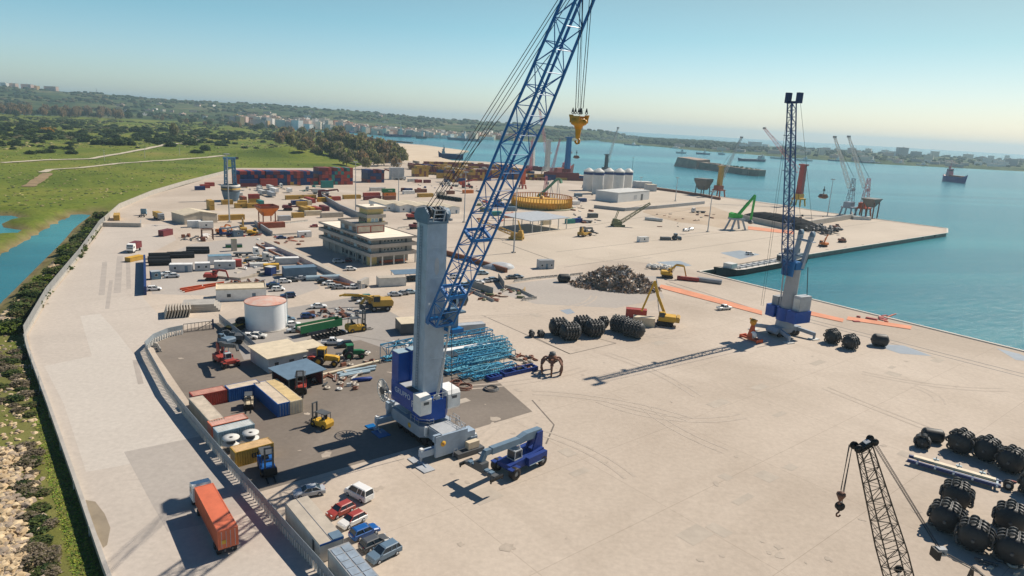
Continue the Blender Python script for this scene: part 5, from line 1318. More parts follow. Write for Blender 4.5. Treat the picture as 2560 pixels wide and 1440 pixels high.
# ================================================================== office block with control tower
def office():
    A = G(926, 667); L = 19.6
    n = 20.0
    while proj(A + E2*n)[0] > 806 and n < 60: n += .5
    D = 44.5
    o = thing('office_building', 'three-storey concrete harbour office with banded balconies and a control tower on its roof', 'building', A, AX)
    CONC = mat('office_band', (.44,.39,.34), .85, var=.12, scale=.4); WALLM = mat('office_wall', (.33,.315,.29), .85, var=.1, scale=.5); ROOFM = mat('office_roof', (.84,.74,.60), .9, var=.1, scale=.3); OCH = mat('office_ochre', (.58,.45,.20), .85, var=.1, scale=.4)
    b = MB(); b.use(WALLM); b.box(1.2,4.2,0,L-1.2,D-.6,3.5); b.use(OCH); b.box(.6,2.6,0,4.0,4.19,3.5); b.use(C('salmon')); b.box(6,3.6,.1,L-2.5,4.15,1.0); b.use(WALLM); b.box(1.3,1.3,3.5,L-1.3,D-1.3,10.0); b.build('wall', None, o)
    for z0, z1, k in ((3.5,4.8,0),(6.8,8.1,0),(9.7,10.5,0)):
        b = MB(); b.use(CONC); b.box(-.2,-.2,z0,L+.2,D+.2,z0+.25)
        for x0,y0,x1,y1 in ((-.2,-.2,L+.2,.0),(-.2,D,L+.2,D+.2),(-.2,0,0,D),(L,0,L+.2,D)): b.box(x0,y0,z0+.25,x1,y1,z1)
        b.build('balcony_band', None, o)
    b = MB(); b.use(ROOFM); b.box(.02,.02,10.0,L-.02,D-.02,10.22); b.build('roof', None, o)
    for x in (.3, 5.1, 9.9, 14.4, L-.3):
        b = MB(); b.use(C('offwhite')); b.cb(x,.3,0,.42,.42,3.5); b.build('column', None, o)
    for y in [6+i*6 for i in range(int((D-6)/6))]:
        b = MB(); b.use(C('concrete')); b.cb(.25,y,0,.4,.4,3.5); b.build('column', None, o)
    for z in (4.9, 8.1):
        for i in range(int((D-3)/2.9)): window_part(o, 1.3, 1.8+i*2.9, z+.1, 2.3, 1.3, 'w', 'grey', 'glass' if (i*3+int(z)) % 4 else 'lightblue')
        for i in range(6): window_part(o, 6.0+i*1.45, 1.3, z+.35, 1.05, .95, 'n', 'white', 'glass')
        for x in (4.2, 15.2): door_part(o, x, 1.3, z-.1, .95, 1.9, 'n', 'dkgrey')
    for i in range(6): window_part(o, 1.2, 6+i*3.6, .9, 2.2, 1.6, 'w', 'grey', 'glass')
    # roof storey
    ph = MB(); ph.use(WALLM); ph.box(1.0,12.9,10.22,12.9,26.8,13.2); ph.build('roof_storey', None, o)
    b = MB(); b.use(CONC); b.box(.3,12.4,13.2,14.0,27.6,13.5)
    for x0,y0,x1,y1 in ((.3,12.4,14,12.6),(.3,27.4,14,27.6),(.3,12.6,.5,27.4),(13.8,12.6,14,27.4)): b.box(x0,y0,13.5,x1,y1,14.15)
    b.build('balcony_band', None, o)
    for x in (1.4, 7.0):
        f = MB(); f.use(C('red')); f.box(x-.1,12.8,10.4,x+5.4,12.9,10.6); f.box(x-.1,12.8,12.8,x+5.4,12.9,13.0); f.box(x-.1,12.8,10.6,x+.1,12.9,12.8); f.box(x+5.2,12.8,10.6,x+5.4,12.9,12.8); fo = f.build('window', None, o)
        g = MB(); g.use(C('beige')); g.box(x+.1,12.84,10.6,x+5.2,12.88,12.8); g.build('blind', None, fo)
    for i in range(4): window_part(o, 1.0, 13.6+i*3.2, 10.8, 2.4, 1.7, 'w', 'red' if i == 0 else 'grey', 'lightblue' if i % 2 else 'glass')
    # control tower
    t = MB(); t.use(OCH); t.box(5.4,13.0,13.5,12.2,20.0,16.0); t.build('control_tower', None, o)
    b = MB(); b.use(CONC); b.box(4.9,12.2,16.0,13.0,20.8,17.3); b.build('balcony_band', None, o)
    for i in range(3): window_part(o, 7.0+i*1.65, 13.0, 14.3, 1.5, 1.5, 'n', 'white', 'lightblue' if i < 2 else 'glass')
    for i in range(3): window_part(o, 5.4, 13.3+i*2.2, 14.2, 1.7, 1.5, 'w', 'slate', 'glass')
    b = MB(); b.use(OCH); b.box(5.6,13.1,17.3,12.4,19.8,19.4); b.build('control_tower', None, o)
    b = MB(); b.use(CONC); b.box(4.6,12.0,19.4,13.4,20.9,20.2); b.use(ROOFM); b.box(4.9,12.3,20.2,13.1,20.6,20.26); b.use(C('concrete')); b.cb(9,16,20.26,1,1,.6); b.build('roof', None, o)
office()
# ---- L-shaped flat-roofed office by the asphalt
def l_office():
    A = G(672, 934); a = 26.0
    a = head((672,934),(810,905))
    o = thing('site_office', 'flat-roofed L-shaped grey office with wide cream roof beside the asphalt', 'building', A, a)
    Lx = dist((672,934),(812,904)); W1 = 9.5
    b = MB(); b.use(C('silver')); b.box(0,0,0,Lx*.66,W1,3.3); b.box(Lx*.66,1.2,0,Lx,6.2,3.3); b.build('wall', None, o)
    b = MB(); b.use(C('cream')); b.box(-.5,-.5,3.3,Lx*.66+.3,W1+.4,3.5); b.box(Lx*.66+.3,.8,3.3,Lx+.4,6.6,3.5); b.build('roof', None, o)
    for x in (1.2, 7.6): window_part(o, x, 0, 1.2, 1.1, 1.1, 'n')
    window_part(o, Lx*.8, 1.2, 1.2, 2.2, 1.1, 'n', 'white', 'lightblue'); door_part(o, 4.6, 0, 0, 1.1, 2.2, 'n', 'dkgrey')
    b = MB(); b.use(C('grey'))
    for y in (-1.6,-.4):
        for z in (.5,1.0): b.beam((0,y,z),(3.2,y,z),.06)
    for x in (0,1.6,3.2): b.beam((x,-1.6,0),(x,-1.6,1.05),.06)
    b.build('handrail', None, o)
l_office()
def open_shed():
    p = G(722, 985); a = head((722,985),(782,968)); o = thing('open_shed', 'open shed with blue-grey sloping roof next to the flat office', 'shed', p, a); Lx, W = 8.0, 6.5
    for x in (.2, Lx-.2):
        for y in (.2, W-.2):
            b = MB(); b.use(C('dkgrey')); b.cb(x,y,0,.2,.2,3.2); b.build('post', None, o)
    b = MB(); b.use(C('maroon')); b.box(.3,W-.3,0,Lx-.3,W-.15,3.1); b.box(Lx-.3,.3,0,Lx-.15,W-.3,3.1); b.build('wall', None, o)
    b = MB(); b.use(C('slate')); b.hexa([(-.5,-.6,3.2),(Lx+.4,-.6,3.2),(Lx+.4,W+.5,3.5),(-.5,W+.5,3.5)],[(-.5,-.6,3.32),(Lx+.4,-.6,3.32),(Lx+.4,W+.5,3.62),(-.5,W+.5,3.62)]); b.build('roof', None, o)
open_shed()
def tank():
    c = G(658, 828); R = dist((607,810),(710,810))/2; c = c + Vector((-.15,.99,0))*R*.75
    o = thing('storage_tank', 'big white cylindrical storage tank with faded pink top', 'tank', c); h = 6.9
    b = MB(); b.use(mat('tank_white', (.84,.84,.84), .45, var=.06, scale=.3)); b.lathe([(R,0),(R,h)], 56); b.build('shell', None, o)
    b = MB(); b.use(mat('tank_top', (.56,.50,.44), .8, var=0, scale=.45, col2=(.60,.27,.19))); b.lathe([(R+.05,h),(R*.5,h+.45),(0,h+.6)], 56); b.build('roof', None, o)
    b = MB(); b.use(C('rust')); b.torus((0,0,h),R+.03,.09,'z',56,5); b.build('rim', None, o)
    b = MB(); b.use(C('lightblue'))
    for s in (-.3,.3): b.beam((R+.35,s,0),(R+.35,s,h+1.0),.07)
    for i in range(20): b.beam((R+.35,-.3,.4+i*.45),(R+.35,.3,.4+i*.45),.05)
    b.build('ladder', None, o)
    b = MB(); b.use(C('concrete')); b.lathe([(R+.5,0),(R+.5,.25),(R,.26)], 40); b.build('base', None, o)
tank()
# ---- small buildings and cabins
def building(px, py, ang, L, W, Hh, label, wall='white', roof='offwhite', wins=2, door=True, parapet=0, name='building', gable=0, cat='building'):
    p = G(px, py); o = thing(name, label, cat, p, ang)
    b = MB(); b.use(C(wall)); b.box(0,0,0,L,W,Hh); b.build('wall', None, o)
    b = MB(); b.use(C(roof))
    if gable:
        b.ext([(-.3,0),(L/2,gable),(L+.3,0),(L+.3,.15),(L/2,gable+.15),(-.3,.15)], -.3, W+.3)
        for i, v in enumerate(b.v): b.v[i] = (v[0], v[1], v[2]+Hh)
        b.build('roof', None, o); e = MB(); e.use(C(wall)); e.ext([(0,Hh),(L,Hh),(L/2,Hh+gable-.02)], .05, W-.05); e.build('gable', None, o)
    else:
        b.box(-.1,-.1,Hh,L+.1,W+.1,Hh+.12)
        if parapet:
            for x0,y0,x1,y1 in ((-.1,-.1,L+.1,.1),(-.1,W-.1,L+.1,W+.1),(-.1,.1,.1,W-.1),(L-.1,.1,L+.1,W-.1)): b.box(x0,y0,Hh+.12,x1,y1,Hh+.12+parapet)
        b.build('roof', None, o)
    k = wins+(1 if door else 0)
    for i in range(k):
        x = L*(i+.5)/k
        if door and i == k//2: door_part(o, x-.5, 0, 0, 1.0, 2.1, 'n', 'slate')
        else: window_part(o, x-.6, 0, 1.1, 1.2, 1.1, 'n')
    return o
a1 = 26
building(541,754,head((541,754),(638,750)),13.5,7,3.3,'white flat-roofed hut beside the white tank','white','cream',1,True,.25)
building(462,562,head((462,562),(545,556)),15.5,14,4.2,'low warehouse with wide cream gabled roof near the green field fence','beige','cream',0,True,0,'warehouse',1.5)
cabin(424,681,18,6.8,2.6,2.7,'white site cabin with one window beside the black pipes','silver','white',1,True,at=None)
cabin(488,678,24,4.6,2.6,2.7,'short white site cabin standing between two longer ones','silver','white',2,False)
cabin(536,674,20,6.6,2.6,2.8,'white site cabin in front of the blue-roofed one','silver','white',2,False)
cabin(523,662,30,7.5,3.6,3.0,'site cabin with blue roof behind the white one','white','skyblue',1,False)
cabin(380,700,40,2.6,2.4,2.6,'small blue-grey guard cabin by the dark blue panels','skyblue','silver',1,False)
cabin(1349,673,head((1349,673),(1386,672)),6.0,3.0,3.4,'grey-white booth alone on the open quay','silver','grey',2,True)
cabin(1600,606,30,5.5,2.5,2.6,'small white hut on the far open quay','white','offwhite',1,False)
cabin(748,594,36,5.5,2.5,2.6,'white hut beside the row of concrete blocks','white','white',1,False)
cabin(585,600-7,40,4.0,2.5,2.6,'dark container hut with white end near the orange excavators','slate','dkgrey',1,False)
cabin(655,520,33,6,2.5,2.6,'plain grey hut','grey','silver',0,False) if False else None
cont(589,668,'a',2.6,'red','small red container at the end of the blue-roofed cabin') if False else cabin(586,668,24,2.4,2.4,2.5,'small bright red cabin beside the white site cabin','red','red',0,False)
cabin(712,696,30,10.5,4.2,3.4,'dark slate-roofed shed by the parked cars','slate','slate',0,False)
cabin(662,688,-20,2.6,2.6,3.0,'dark blue hut with white roof','navy','offwhite',0,False)
cabin(948,718,26,9,3.6,3.0,'low roofless block with orange front wall beside the car port','offwhite','beige',0,False)
cabin(1003,838,24,8.5,6,3.0,'cream-roofed shed behind the blue lattice sections','dkgrey','cream',0,False,name='shed')
cont(1104,842,'a',12.19,'silver','long grey container behind the stored lattice booms', ang=26)
o = thing('carport', 'blue-grey car port roof over parked cars beside the harbour office', 'carport', G(985,706), 26)
b = MB(); b.use(C('slate')); b.hexa([(0,-.5,2.7),(11,-.5,2.7),(11,5,3.1),(0,5,3.1)],[(0,-.5,2.82),(11,-.5,2.82),(11,5,3.22),(0,5,3.22)]); b.build('roof', None, o)
for x in (.3,5.5,10.7):
    for y in (0,4.6): b = MB(); b.use(C('dkgrey')); b.cb(x,y,0,.15,.15,2.7); b.build('post', None, o)
# ---- long walls inside the yard
def wall_run(pix, h, t, col, label, name='yard_wall', top=None):
    o = thing(name, label, 'wall'); b = MB(); b.use(C(col)); pts = wpts(pix)
    for a, q in zip(pts, pts[1:]): b.beam(a+Vector((0,0,h/2)), q+Vector((0,0,h/2)), t, h)
    b.build('wall', None, o)
    if top:
        b = MB(); b.use(C(top))
        for a, q in zip(pts, pts[1:]): b.beam(a+Vector((0,0,h+.06)), q+Vector((0,0,h+.06)), t+.15, .12)
        b.build('coping', None, o)
    return o
wall_run([(668,612),(760,652),(832,688),(905,722)], 1.5, 2.2, 'silver', 'long low grey wall with broad pale coping in front of the office', top='beige')
wall_run([(898,722),(918,712)], 2.6, 1.4, 'concrete', 'blunt concrete end block beside the row of cars')
wall_run([(1105,634),(1180,655),(1266,682)], 1.8, 1.0, 'brown', 'low brown wall running from behind the grey tower')
wall_run([(800,494),(852,525),(905,548),(960,566)], 3.0, .8, 'grey', 'long grey wall running down behind the harbour office')
wall_run([(638,562),(680,590)], 2.2, .6, 'grey', 'short grey wall by the long red container')
wall_run([(1062,535),(1130,552)], 1.2, .8, 'grey', 'low kerb wall by the red machines')
wall_run([(1485,520),(1560,528),(1640,522),(1760,510)], 2.2, 1.0, 'grey', 'long grey block wall in front of the white warehouse')
wall_run([(1838,546),(1900,560),(1962,573),(2012,567),(2130,547),(2127,539)], 3.4, .8, 'concrete', 'tall pale concrete wall around the black covered heap')
wall_run([(2130,548),(2175,550)], 2.4, 3, 'offwhite', 'short thick concrete wall under the grab cranes')
wall_run([(258,566),(352,568),(352,558)], 1.8, .5, 'concrete', 'short concrete wall across the head of the road')
wall_run([(362,655),(364,738)], 2.6, .6, 'navy', 'row of dark blue panels edging the site yard')
wall_run([(672,690-6),(600,700),(540,695)], .8, .5, 'beige', 'low beige kerb in front of the site cabins')
# ---- barriers
barriers([(1160,726),(1185,733),(1212,745),(1235,755)], 1.3, 'white concrete block in the near row around the small works compound', 'blocks round the works compound')
barriers([(1165,712),(1215,722)], 2.4, 'grey sheeted barrier behind the works compound', 'grey barriers behind the compound') 
barriers([(1262,718),(1300,728),(1340,748)], 1.5, 'concrete barrier on the right edge of the works compound', 'barriers on the right of the compound')
barriers([(1305,752),(1342,747)], 1.2, 'red and white barrier closing the works compound', 'barriers closing the compound')
barriers([(1285,705),(1340,697),(1395,692)], 1.8, 'pale concrete barrier in the row leading to the smooth black fender', 'barriers leading to the fender')
barriers([(1425,690),(1458,686)], 1.6, 'pale concrete barrier between two smooth black fenders', 'barriers between the fenders')
barriers([(680,590),(745,586)], 2.0, 'concrete block in the row beside the white hut', 'blocks beside the white hut')
barriers([(708,560),(770,553)], 2.2, 'concrete block in the row behind the orange hopper', 'blocks behind the hopper')
barriers([(995,572),(1045,566)], 2.0, 'concrete block in the row behind the harbour office', 'blocks behind the office')
barriers([(402,880),(395,868),(378,862)], 1.8, 'pale concrete block inside the bend of the sheet fence', 'blocks inside the fence bend')
# sheeted panels in the compound
for x0,y0,x1,y1,lb in ((1168,716,1232,738,'grey mesh panel run on the near left of the works compound'),(1245,700,1260,722,'grey panel run in the middle of the works compound')):
    a, q = G(x0,y0), G(x1,y1); o = thing('mesh_fence', lb, 'fence'); b = MB(); b.use(MATS['mesh_fence']); b.beam(a+Vector((0,0,1.3)), q+Vector((0,0,1.3)), .1, 2.4); b.build('panel', None, o)
# ---- cars in the middle distance
cars = [(680,716,'sedan','navy','dark blue car at the left end of the middle car park'),(689,721,'hatch','black','black car second in the middle car park'),(695,727,'hatch','white','white car nearest in the left cluster of the middle car park'),
 (720,744,'suv','dkblue','dark blue car alone in front of the middle car park'),(712,707,'hatch','white','white car behind the dark blue cluster'),(730,704,'suv','dkgrey','dark car next to the white one behind the cluster'),(750,700,'sedan','silver','silver car at the foot of the slate-roofed shed'),
 (797,699,'sedan','white','white car parked against the long grey wall'),(808,708,'hatch','black','black car in the row along the orange fence'),(821,712,'hatch','white','white car second in the row along the orange fence'),(835,719,'hatch','offwhite','off-white car third in the row along the orange fence'),(850,722,'hatch','grey','grey car fourth in the row along the orange fence'),(880,721,'sedan','white','white car last in the row before the concrete end block'),(904,719,'hatch','black','black car in the shade of the concrete end block'),
 (422,689,'sedan','white','white car by the site cabins, the farther of two'),(430,694,'sedan','silver','silver car by the site cabins, the nearer of two'),(385,726,'hatch','white','white car at the corner of the dark blue panels'),
 (847,657,'suv','silver','pale green-silver car in the shadow of the harbour office'),(866,655,'hatch','maroon','dark red car in the shadow of the harbour office'),(877,676,'hatch','white','white car in front of the harbour office corner'),(704,597,'sedan','navy','dark blue car near the row of concrete blocks'),(785,568,'hatch','red','red car behind the harbour office'),
 (984,709,'suv','navy','dark blue car first under the car port'),(1002,703,'hatch','silver','silver car second under the car port'),(1021,701,'hatch','black','black car third under the car port'),(1037,699,'hatch','dkgrey','dark grey car last under the car port'),
 (895,751,'hatch','dkgrey','dark grey car at the left of the machinery row'),(909,758,'hatch','white','white car in front of the teal one'),(920,747,'hatch','teal','teal car in the machinery row'),(987,740,'sedan','silver','silver car left of the grey tower'),(1005,737,'sedan','grey','grey car left of the grey tower, middle of three'),(1026,734,'sedan','lightblue','pale blue car closest to the grey tower'),
 (1196,710,'sedan','white','white car in the works compound, left of two'),(1215,706,'sedan','silver','silver car in the works compound, right of two'),(1235,704,'suv','slate','slate blue car behind the compound panel'),(1166,716,'hatch','lightblue','pale green-blue car behind the blue boom'),(1208,686,'hatch','lightblue','light blue car alone on the road by the brown wall'),(1280,697,'sedan','dkgrey','dark car by the barrier row, left of two'),(1294,695,'sedan','slate','slate car by the barrier row, right of two'),
 (622,846,'sedan','white','white car at the wall of the white tank, left of two'),(643,844,'sedan','offwhite','off-white car at the wall of the white tank, right of two'),(831,861,'pickup','white','white pickup beside the flat-roofed L-shaped office'),(862,867,'hatch','black','black car behind the white pickup'),(731,816,'sedan','white','white car right of the tank'),(719,803,'hatch','slate','blue-grey car partly behind the tank'),(739,830,'sedan','silver','silver car before the green trailer'),(797,770,'sedan','white','white car among the scrap above the green trailer'),(770,795,'hatch','navy','navy car left of the scrap pile'),
 (1810,774,'pickup','white','white pickup on the quay beside the orange netting'),(1874,637,'hatch','white','small white car on the far pier'),(1715,578,'hatch','silver','silver car by the far light mast, left of two'),(1726,575,'hatch','white','white car by the far light mast, right of two'),(1140,700-4,'suv','white','white car half hidden by the blue boom')]
for i, (px, py, kd, col, lab) in enumerate(cars):
    car(px, py, {831: 12, 1810: 25, 1874: 10, 622: 5, 643: 5, 1208: 20}.get(px, 22 + (i*37) % 9 + (180 if i % 3 == 0 else 0)), kd, col, lab)
# ---- lorries and machines
lorry(357,541,110,'skyblue','pale blue lorry on the road beyond the red box trailer',None,7)
lorry(396,548,-45,'grey','lorry with yellow box body on the left road','mustard',8)
cont(300,553,'b',9.0,'mustard','mustard container on the far left road by the wall', at=G(284,552)+Vector((0,0,0)), ang=28)
cont(409,592,'a',6.06,'maroon','upright dark red trailer box on the left road', at=G(409,592), ang=80)
lorry(338,628,-85,'white','small white lorry with dark red box body','maroon',6)
cabin(326,656,75,6,2.2,1.6,'yellow generator skid behind the dark red lorry','mustard','yellow',0,False,name='generator',cat='generator')
excavator(950,775,200,'mustard','big mustard wheel loader beside the machinery row',((.2,1.6),(2.6,2.6)),(3.6,1.2),True,1.5,tracks=False)
excavator(935,765,200,'yellow','yellow crane lorry with boom lowered by the machinery row',((0,2.2),(4,3.0),(8,3.2)),(9,3.0),False,1.1,tracks=False)
forklift(892,828,40,'yellow','yellow and black mast truck beyond the green trailer',1.6)
tractor(880,896,25,'green','green tractor with white cab by the pipe heaps',1.3)
tractor(735,908,20,'dkgrey','dark tractor in front of the flat-roofed office',1.3)
tractor(762,908,10,'red','bright red machine in front of the flat-roofed office',1.1)
tractor(812,912,0,'yellow','yellow compressor truck with white dome',1.5)
forklift(752,978,-75,'red','red mast truck under the blue-grey open shed',1.5)
excavator(590,856,190,'dkgrey','dark tracked machine against the sheet fence, nearer the gate',((0,1.6),(2,3.0),(3.6,2.6)),(4.4,1.2),True,.9)
excavator(565,862,150,'slate','grey-blue tracked machine against the sheet fence, nearer the red stacker',((0,1.6),(1.6,2.4)),(3,1.0),True,.9)
excavator(555,585,60,'orange','orange excavator among machines right of the cream-roofed warehouse',((0,1.6),(2,4.0),(4,3.4)),(5,1.2))
excavator(608,580,120,'mustard','mustard excavator behind the orange one',((0,1.6),(1.5,5.0),(3.6,5.6)),(4.6,2.2))
excavator(632,588,10,'yellow','yellow bulldozer by the grey hut',((0,1.4),(1.8,1.4)),(2.4,1.3),True)
excavator(530,700,15,'red','small red excavator with raised arm behind the orange beams',((0,1.5),(2.2,3.4),(4.4,3.0)),(5.0,.8))
excavator(1668,694,-10,'yellow','yellow excavator reaching over red pipes at the quay corner',((0,1.6),(2.4,4.6),(5,4.4)),(6.0,1.0),True,1.15)
excavator(1662,812,165,'yellow','yellow scrap handler with tall folded arm beside stacked tyred fenders',((0,1.8),(2.2,6.4),(3.2,9.6)),(5.4,2.4),False,1.3,counter='mustard')
excavator(2057,622-6,120,'orange','small orange crane at the pier edge',((0,1.5),(-1.0,5.0)),(-1.8,6.5),False,1.0)
excavator(2105,610-4,20,'brown','small brown machine on the pier, right of the orange crane',((0,1.3),(1.6,2.4)),(2.4,1.2),True,.9)
excavator(2090,575,10,'brown','dark brown loader on the far pier',((0,1.4),(1.4,2.0)),(2,1.2),True,1.2)
reach_stacker(1462,590,head((1440,592),(1478,585)),'mustard','dkgrey','yellow reach stacker alone on the far open quay',4,True,1.0)
tractor(1690,600,15,'slate','dark blue tractor on the far quay',1.3)
cabin(1655,601,15,5,2.4,1.6,'dark flat trailer behind the dark blue tractor','dkgrey','dkgrey',0,False,name='trailer',cat='trailer')
lorry(1748,532,190,'white','white lorry with flatbed near the bare earth patch','flat',9)
lorry(1560-96,556,170,'grey','grey flatbed lorry beside the open canopy','flat',8)
reach_stacker(568,594-4,30,'navy','silver','navy telescopic handler beside the cabins',-8,False,.7)
# red machines behind the main tower
excavator(1030,548,30,'red','red excavator lying low left of the white halls',((0,1.6),(2.4,2.8),(4.6,2.4)),(6,1.0),True,1.25)
excavator(1035,572,40,'maroon','dark red excavator just left of the tower head',((0,1.6),(1.8,3.0)),(3.4,1.0),True,1.0)
# yellow crawler crane with lowered boom, olive mobile crane
def low_crane(px, py, col, label, tip, dz, yaw, sc=1.0):
    p = G(px, py); o = thing('crawler_crane', label, 'crane', p, yaw)
    b = MB(); b.use(C(col)); b.box(-3.5,-1.6,1.1,1.6,1.6,3.0); b.ext([(-3.2,3.0),(-1.0,3.0),(-1.2,4.4),(-3.0,4.4)],-1.5,1.5); b.build('upper_body', None, o)
    for s in (-1, 1): b = MB(); b.use(C('olive' if col != 'mustard' else 'mustard')); b.box(-3.6,s*2-.5,0,3.2,s*2+.5,1.2); b.build('track', None, o)
    b = MB(); b.use(C(col)); b.box(.2,1.7,1.6,2.0,2.8,3.6); b.build('cab', None, o)
    b = MB(); b.use(C(col)); lattice(b, (1.4,0,2.4), (tip,0,dz), 1.7, 1.5, 12, .22, .12, 1.0, .9, up=(0,1,0)); b.build('boom', None, o)
    b = MB(); b.use(C(col)); b.beam((-2.6,-.8,3),(-.6,-.8,9),.3); b.beam((-2.6,.8,3),(-.6,.8,9),.3); b.beam((-.6,-.8,9),(-.6,.8,9),.3); b.build('gantry', None, o)
    b = MB(); b.use(MATS['rope_dark']); b.tube((-.6,0,9),(tip,0,dz),.07,n=4); b.build('rope', None, o)
low_crane(1290,598,'mustard','mustard crawler crane with boom lowered to the left near the canopy',19,7.5,168)
low_crane(1545,566,'olive','olive mobile crane with pale boom angled up to the right',19,13.5,18)
# material handler (green)
p = G(1838, 574); o = thing('material_handler', 'bright green portal material handler with long bent arm beside the covered heap', 'excavator', p, 20)
b = MB(); b.use(C('steel'))
for x in (-4,4):
    for y in (-3,3): b.beam((x*1.25,y,0),(x*.6,y*.7,6.5),.9)
b.box(-4,-3,6,4,3,7); b.build('portal', None, o)
b = MB(); b.use(C('lime')); b.ext([(-4.5,7.1),(2.5,7.1),(2.5,9.2),(-3,10.2),(-4.5,9.6)],-2,2); b.build('upper_body', None, o)
b = MB(); b.use(C('lime')); b.beam((1,0,9),(7,0,16),1.2,1.5); b.beam((7,0,16),(11,0,20.5),1.0,1.3); b.build('boom', None, o); b = MB(); b.use(C('lime')); b.beam((11,0,20.5),(10.2,0,6),.9,1.0); b.build('stick', None, o); b = MB(); b.use(C('dkgrey')); b.blob((10.2,0,4.6),1.6,1.6,1.3); b.build('grapple', None, o)
# ---- stored lattice boom sections
TB = mat('stored_blue', (.04,.24,.40), .5, var=.2, scale=.6); TB2 = mat('stored_teal', (.12,.38,.50), .5, var=.25, scale=.6)
sec = [((1105,868),(1224,845),2.4,2.2,TB,'long teal lattice boom lying at the back of the stored sections'),((1187,878),(1262,864),2.2,2.0,TB2,'short teal lattice section right of the white beam'),((1140,903),(1272,880),2.4,2.0,TB2,'teal lattice section lying in front of the white beam'),
 ((1112,936),(1175,922),2.6,2.4,TB,'deep blue tapering boom foot beside the grey tower'),((1172,928),(1252,912),2.2,2.0,TB2,'teal lattice section behind the coiled cables'),((1180,950),(1252,936),2.0,1.8,TB2,'pale teal lattice section nearest the camera in the stack'),((958,902),(1040,884),2.6,3.2,TB,'tall teal lattice section left of the grey tower'),
 ((1150,915),(1245,897),2.0,1.8,TB,'blue lattice section in the middle of the stack'),((1110,880),(1190,866),1.8,1.6,TB2,'thin teal lattice section just behind the white beam'),((1205,940),(1285,922),1.6,1.2,TB,'low blue lattice piece at the right end of the stack'),((1060,928),(1120,915),2.0,2.0,TB2,'teal lattice stub behind the tower foot'),((1120,925),(1200,908),1.8,1.4,TB2,'light teal lattice section between the boom foot and the middle one'),((1165,890),(1268,870),1.8,1.6,TB,'blue lattice section at the right behind the front teal one'),((1128,872),(1230,852),1.8,1.5,TB,'blue lattice section close behind the thin teal one'),((1150,946),(1225,930),1.8,1.4,TB2,'light teal lattice section by the cable coils'),((1200,906),(1282,890),1.8,1.5,TB2,'light teal lattice section at the right end before the timber')]
for a, q, w_, d_, m_, lb in sec:
    A = G(*a); D = (G(*q)-A); o = thing('boom_section', lb, 'boom section', A, math.degrees(math.atan2(D.y, D.x)), 'stored lattice boom sections'); Ln = D.length
    b = MB(); b.use(m_)
    for i in range(4):
        y = (-1,1,1,-1)[i]*w_/2; z = .35+(0,0,1,1)[i]*d_; b.beam((0,y,z),(Ln,y,z),.22)
    b.build('chord', None, o); c = MB(); c.use(m_); n = max(3, int(Ln/1.9))
    lattice(c, (0,0,.35+d_/2), (Ln,0,.35+d_/2), w_, d_, n, .1, .11); c.build('bracing', None, o)
    w3 = MB(); w3.use(TB2 if m_ is TB else TB); w3.box(.3,-w_*.28,.35+d_*.12,Ln-.3,w_*.28,.35+d_*.16); w3.build('walkway', None, o)
    t = MB(); t.use(C('beige'))
    for x in (Ln*.15, Ln*.85): t.cb(x,0,0,.3,w_+.6,.3)
    t.build('timber', None, o)
A = G(1105,895); o = thing('white_beam', 'long white boom tube with lettering among the teal sections', 'beam', A, head((1105,895),(1195,880))); b = MB(); b.use(C('white')); b.box(0,-.9,.3,13,.9,1.9); b.use(C('grey')); b.box(1,-.8,0,1.4,.8,.3); b.box(11,-.8,0,11.4,.8,.3); b.build('tube', None, o)
lettering('ITALIA', 1.1, C('navy'), o, (6.2,-.92,1.1), (R_(90),0,0))
for px, py, L, W, lb in ((1262,944,9.5,2.4,'long deep blue steel frame lying beside the orange-peel grab'),(1226,955,3.2,2.0,'short deep blue steel frame beside the long one')):
    o = thing('steelwork', lb, 'steelwork', G(px,py), head((1262,944),(1342,926))); b = MB(); b.use(C('purple'))
    for y in (0, W-.3): b.box(0,y,0,L,y+.3,.9)
    for x in (0, L*.33, L*.66, L-.3): b.box(x,.3,0,x+.3,W-.3,.9)
    b.build('frame', None, o)
for i, (x0,y0,x1,y1) in enumerate([(842,938,930,920),(850,941,938,926),(848,945,925,932),(862,932,940,919),(800,942,950,905)]):
    A = G(x0,y0); D = G(x1,y1)-A; o = put('steel_pipe', None) if False else thing('steel_pipe', ['pale blue pipe at the back of the loose pipes','pale blue pipe in the middle of the loose pipes','short pale blue pipe nearest the crane asphalt','pale blue pipe pointing at the teal lattice','long thin yellowish pipe behind the blue pipes'][i], 'pipe', A, math.degrees(math.atan2(D.y,D.x)), 'loose pipes left of the crane'); b = MB(); b.use(C('lightblue' if i < 4 else 'cream')); b.tube((0,0,.35),(D.length,0,.35),.3,n=10); b.build('tube', None, o)
o = thing('buoy_float', 'purple-blue float lying on the asphalt left of the crane', 'float', G(905,953), 25); b = MB(); b.use(C('purple')); b.lathe([(.1,-2.2),(.4,-1.9),(.45,0),(.4,1.9),(.1,2.2)],12,(0,0,.45),'x'); b.build('body', None, o)
# coils of cable
for i, (px,py,R,lb) in enumerate([(1140,958,1.3,'brown cable coil nearest the crane'),(1162,969,1.7,'large brown cable coil in front of the teal sections'),(1228,974,1.6,'grey cable coil at the edge of the asphalt')]):
    o = thing('cable_coil', lb, 'cable coil', G(px,py)); b = MB(); b.use(C('brown' if i < 2 else 'dkgrey'))
    for k in range(4): b.torus((random.uniform(-.2,.2),random.uniform(-.2,.2),.12+.1*k),R-.12*k,.09,'z',20,5)
    b.build('loop', None, o)
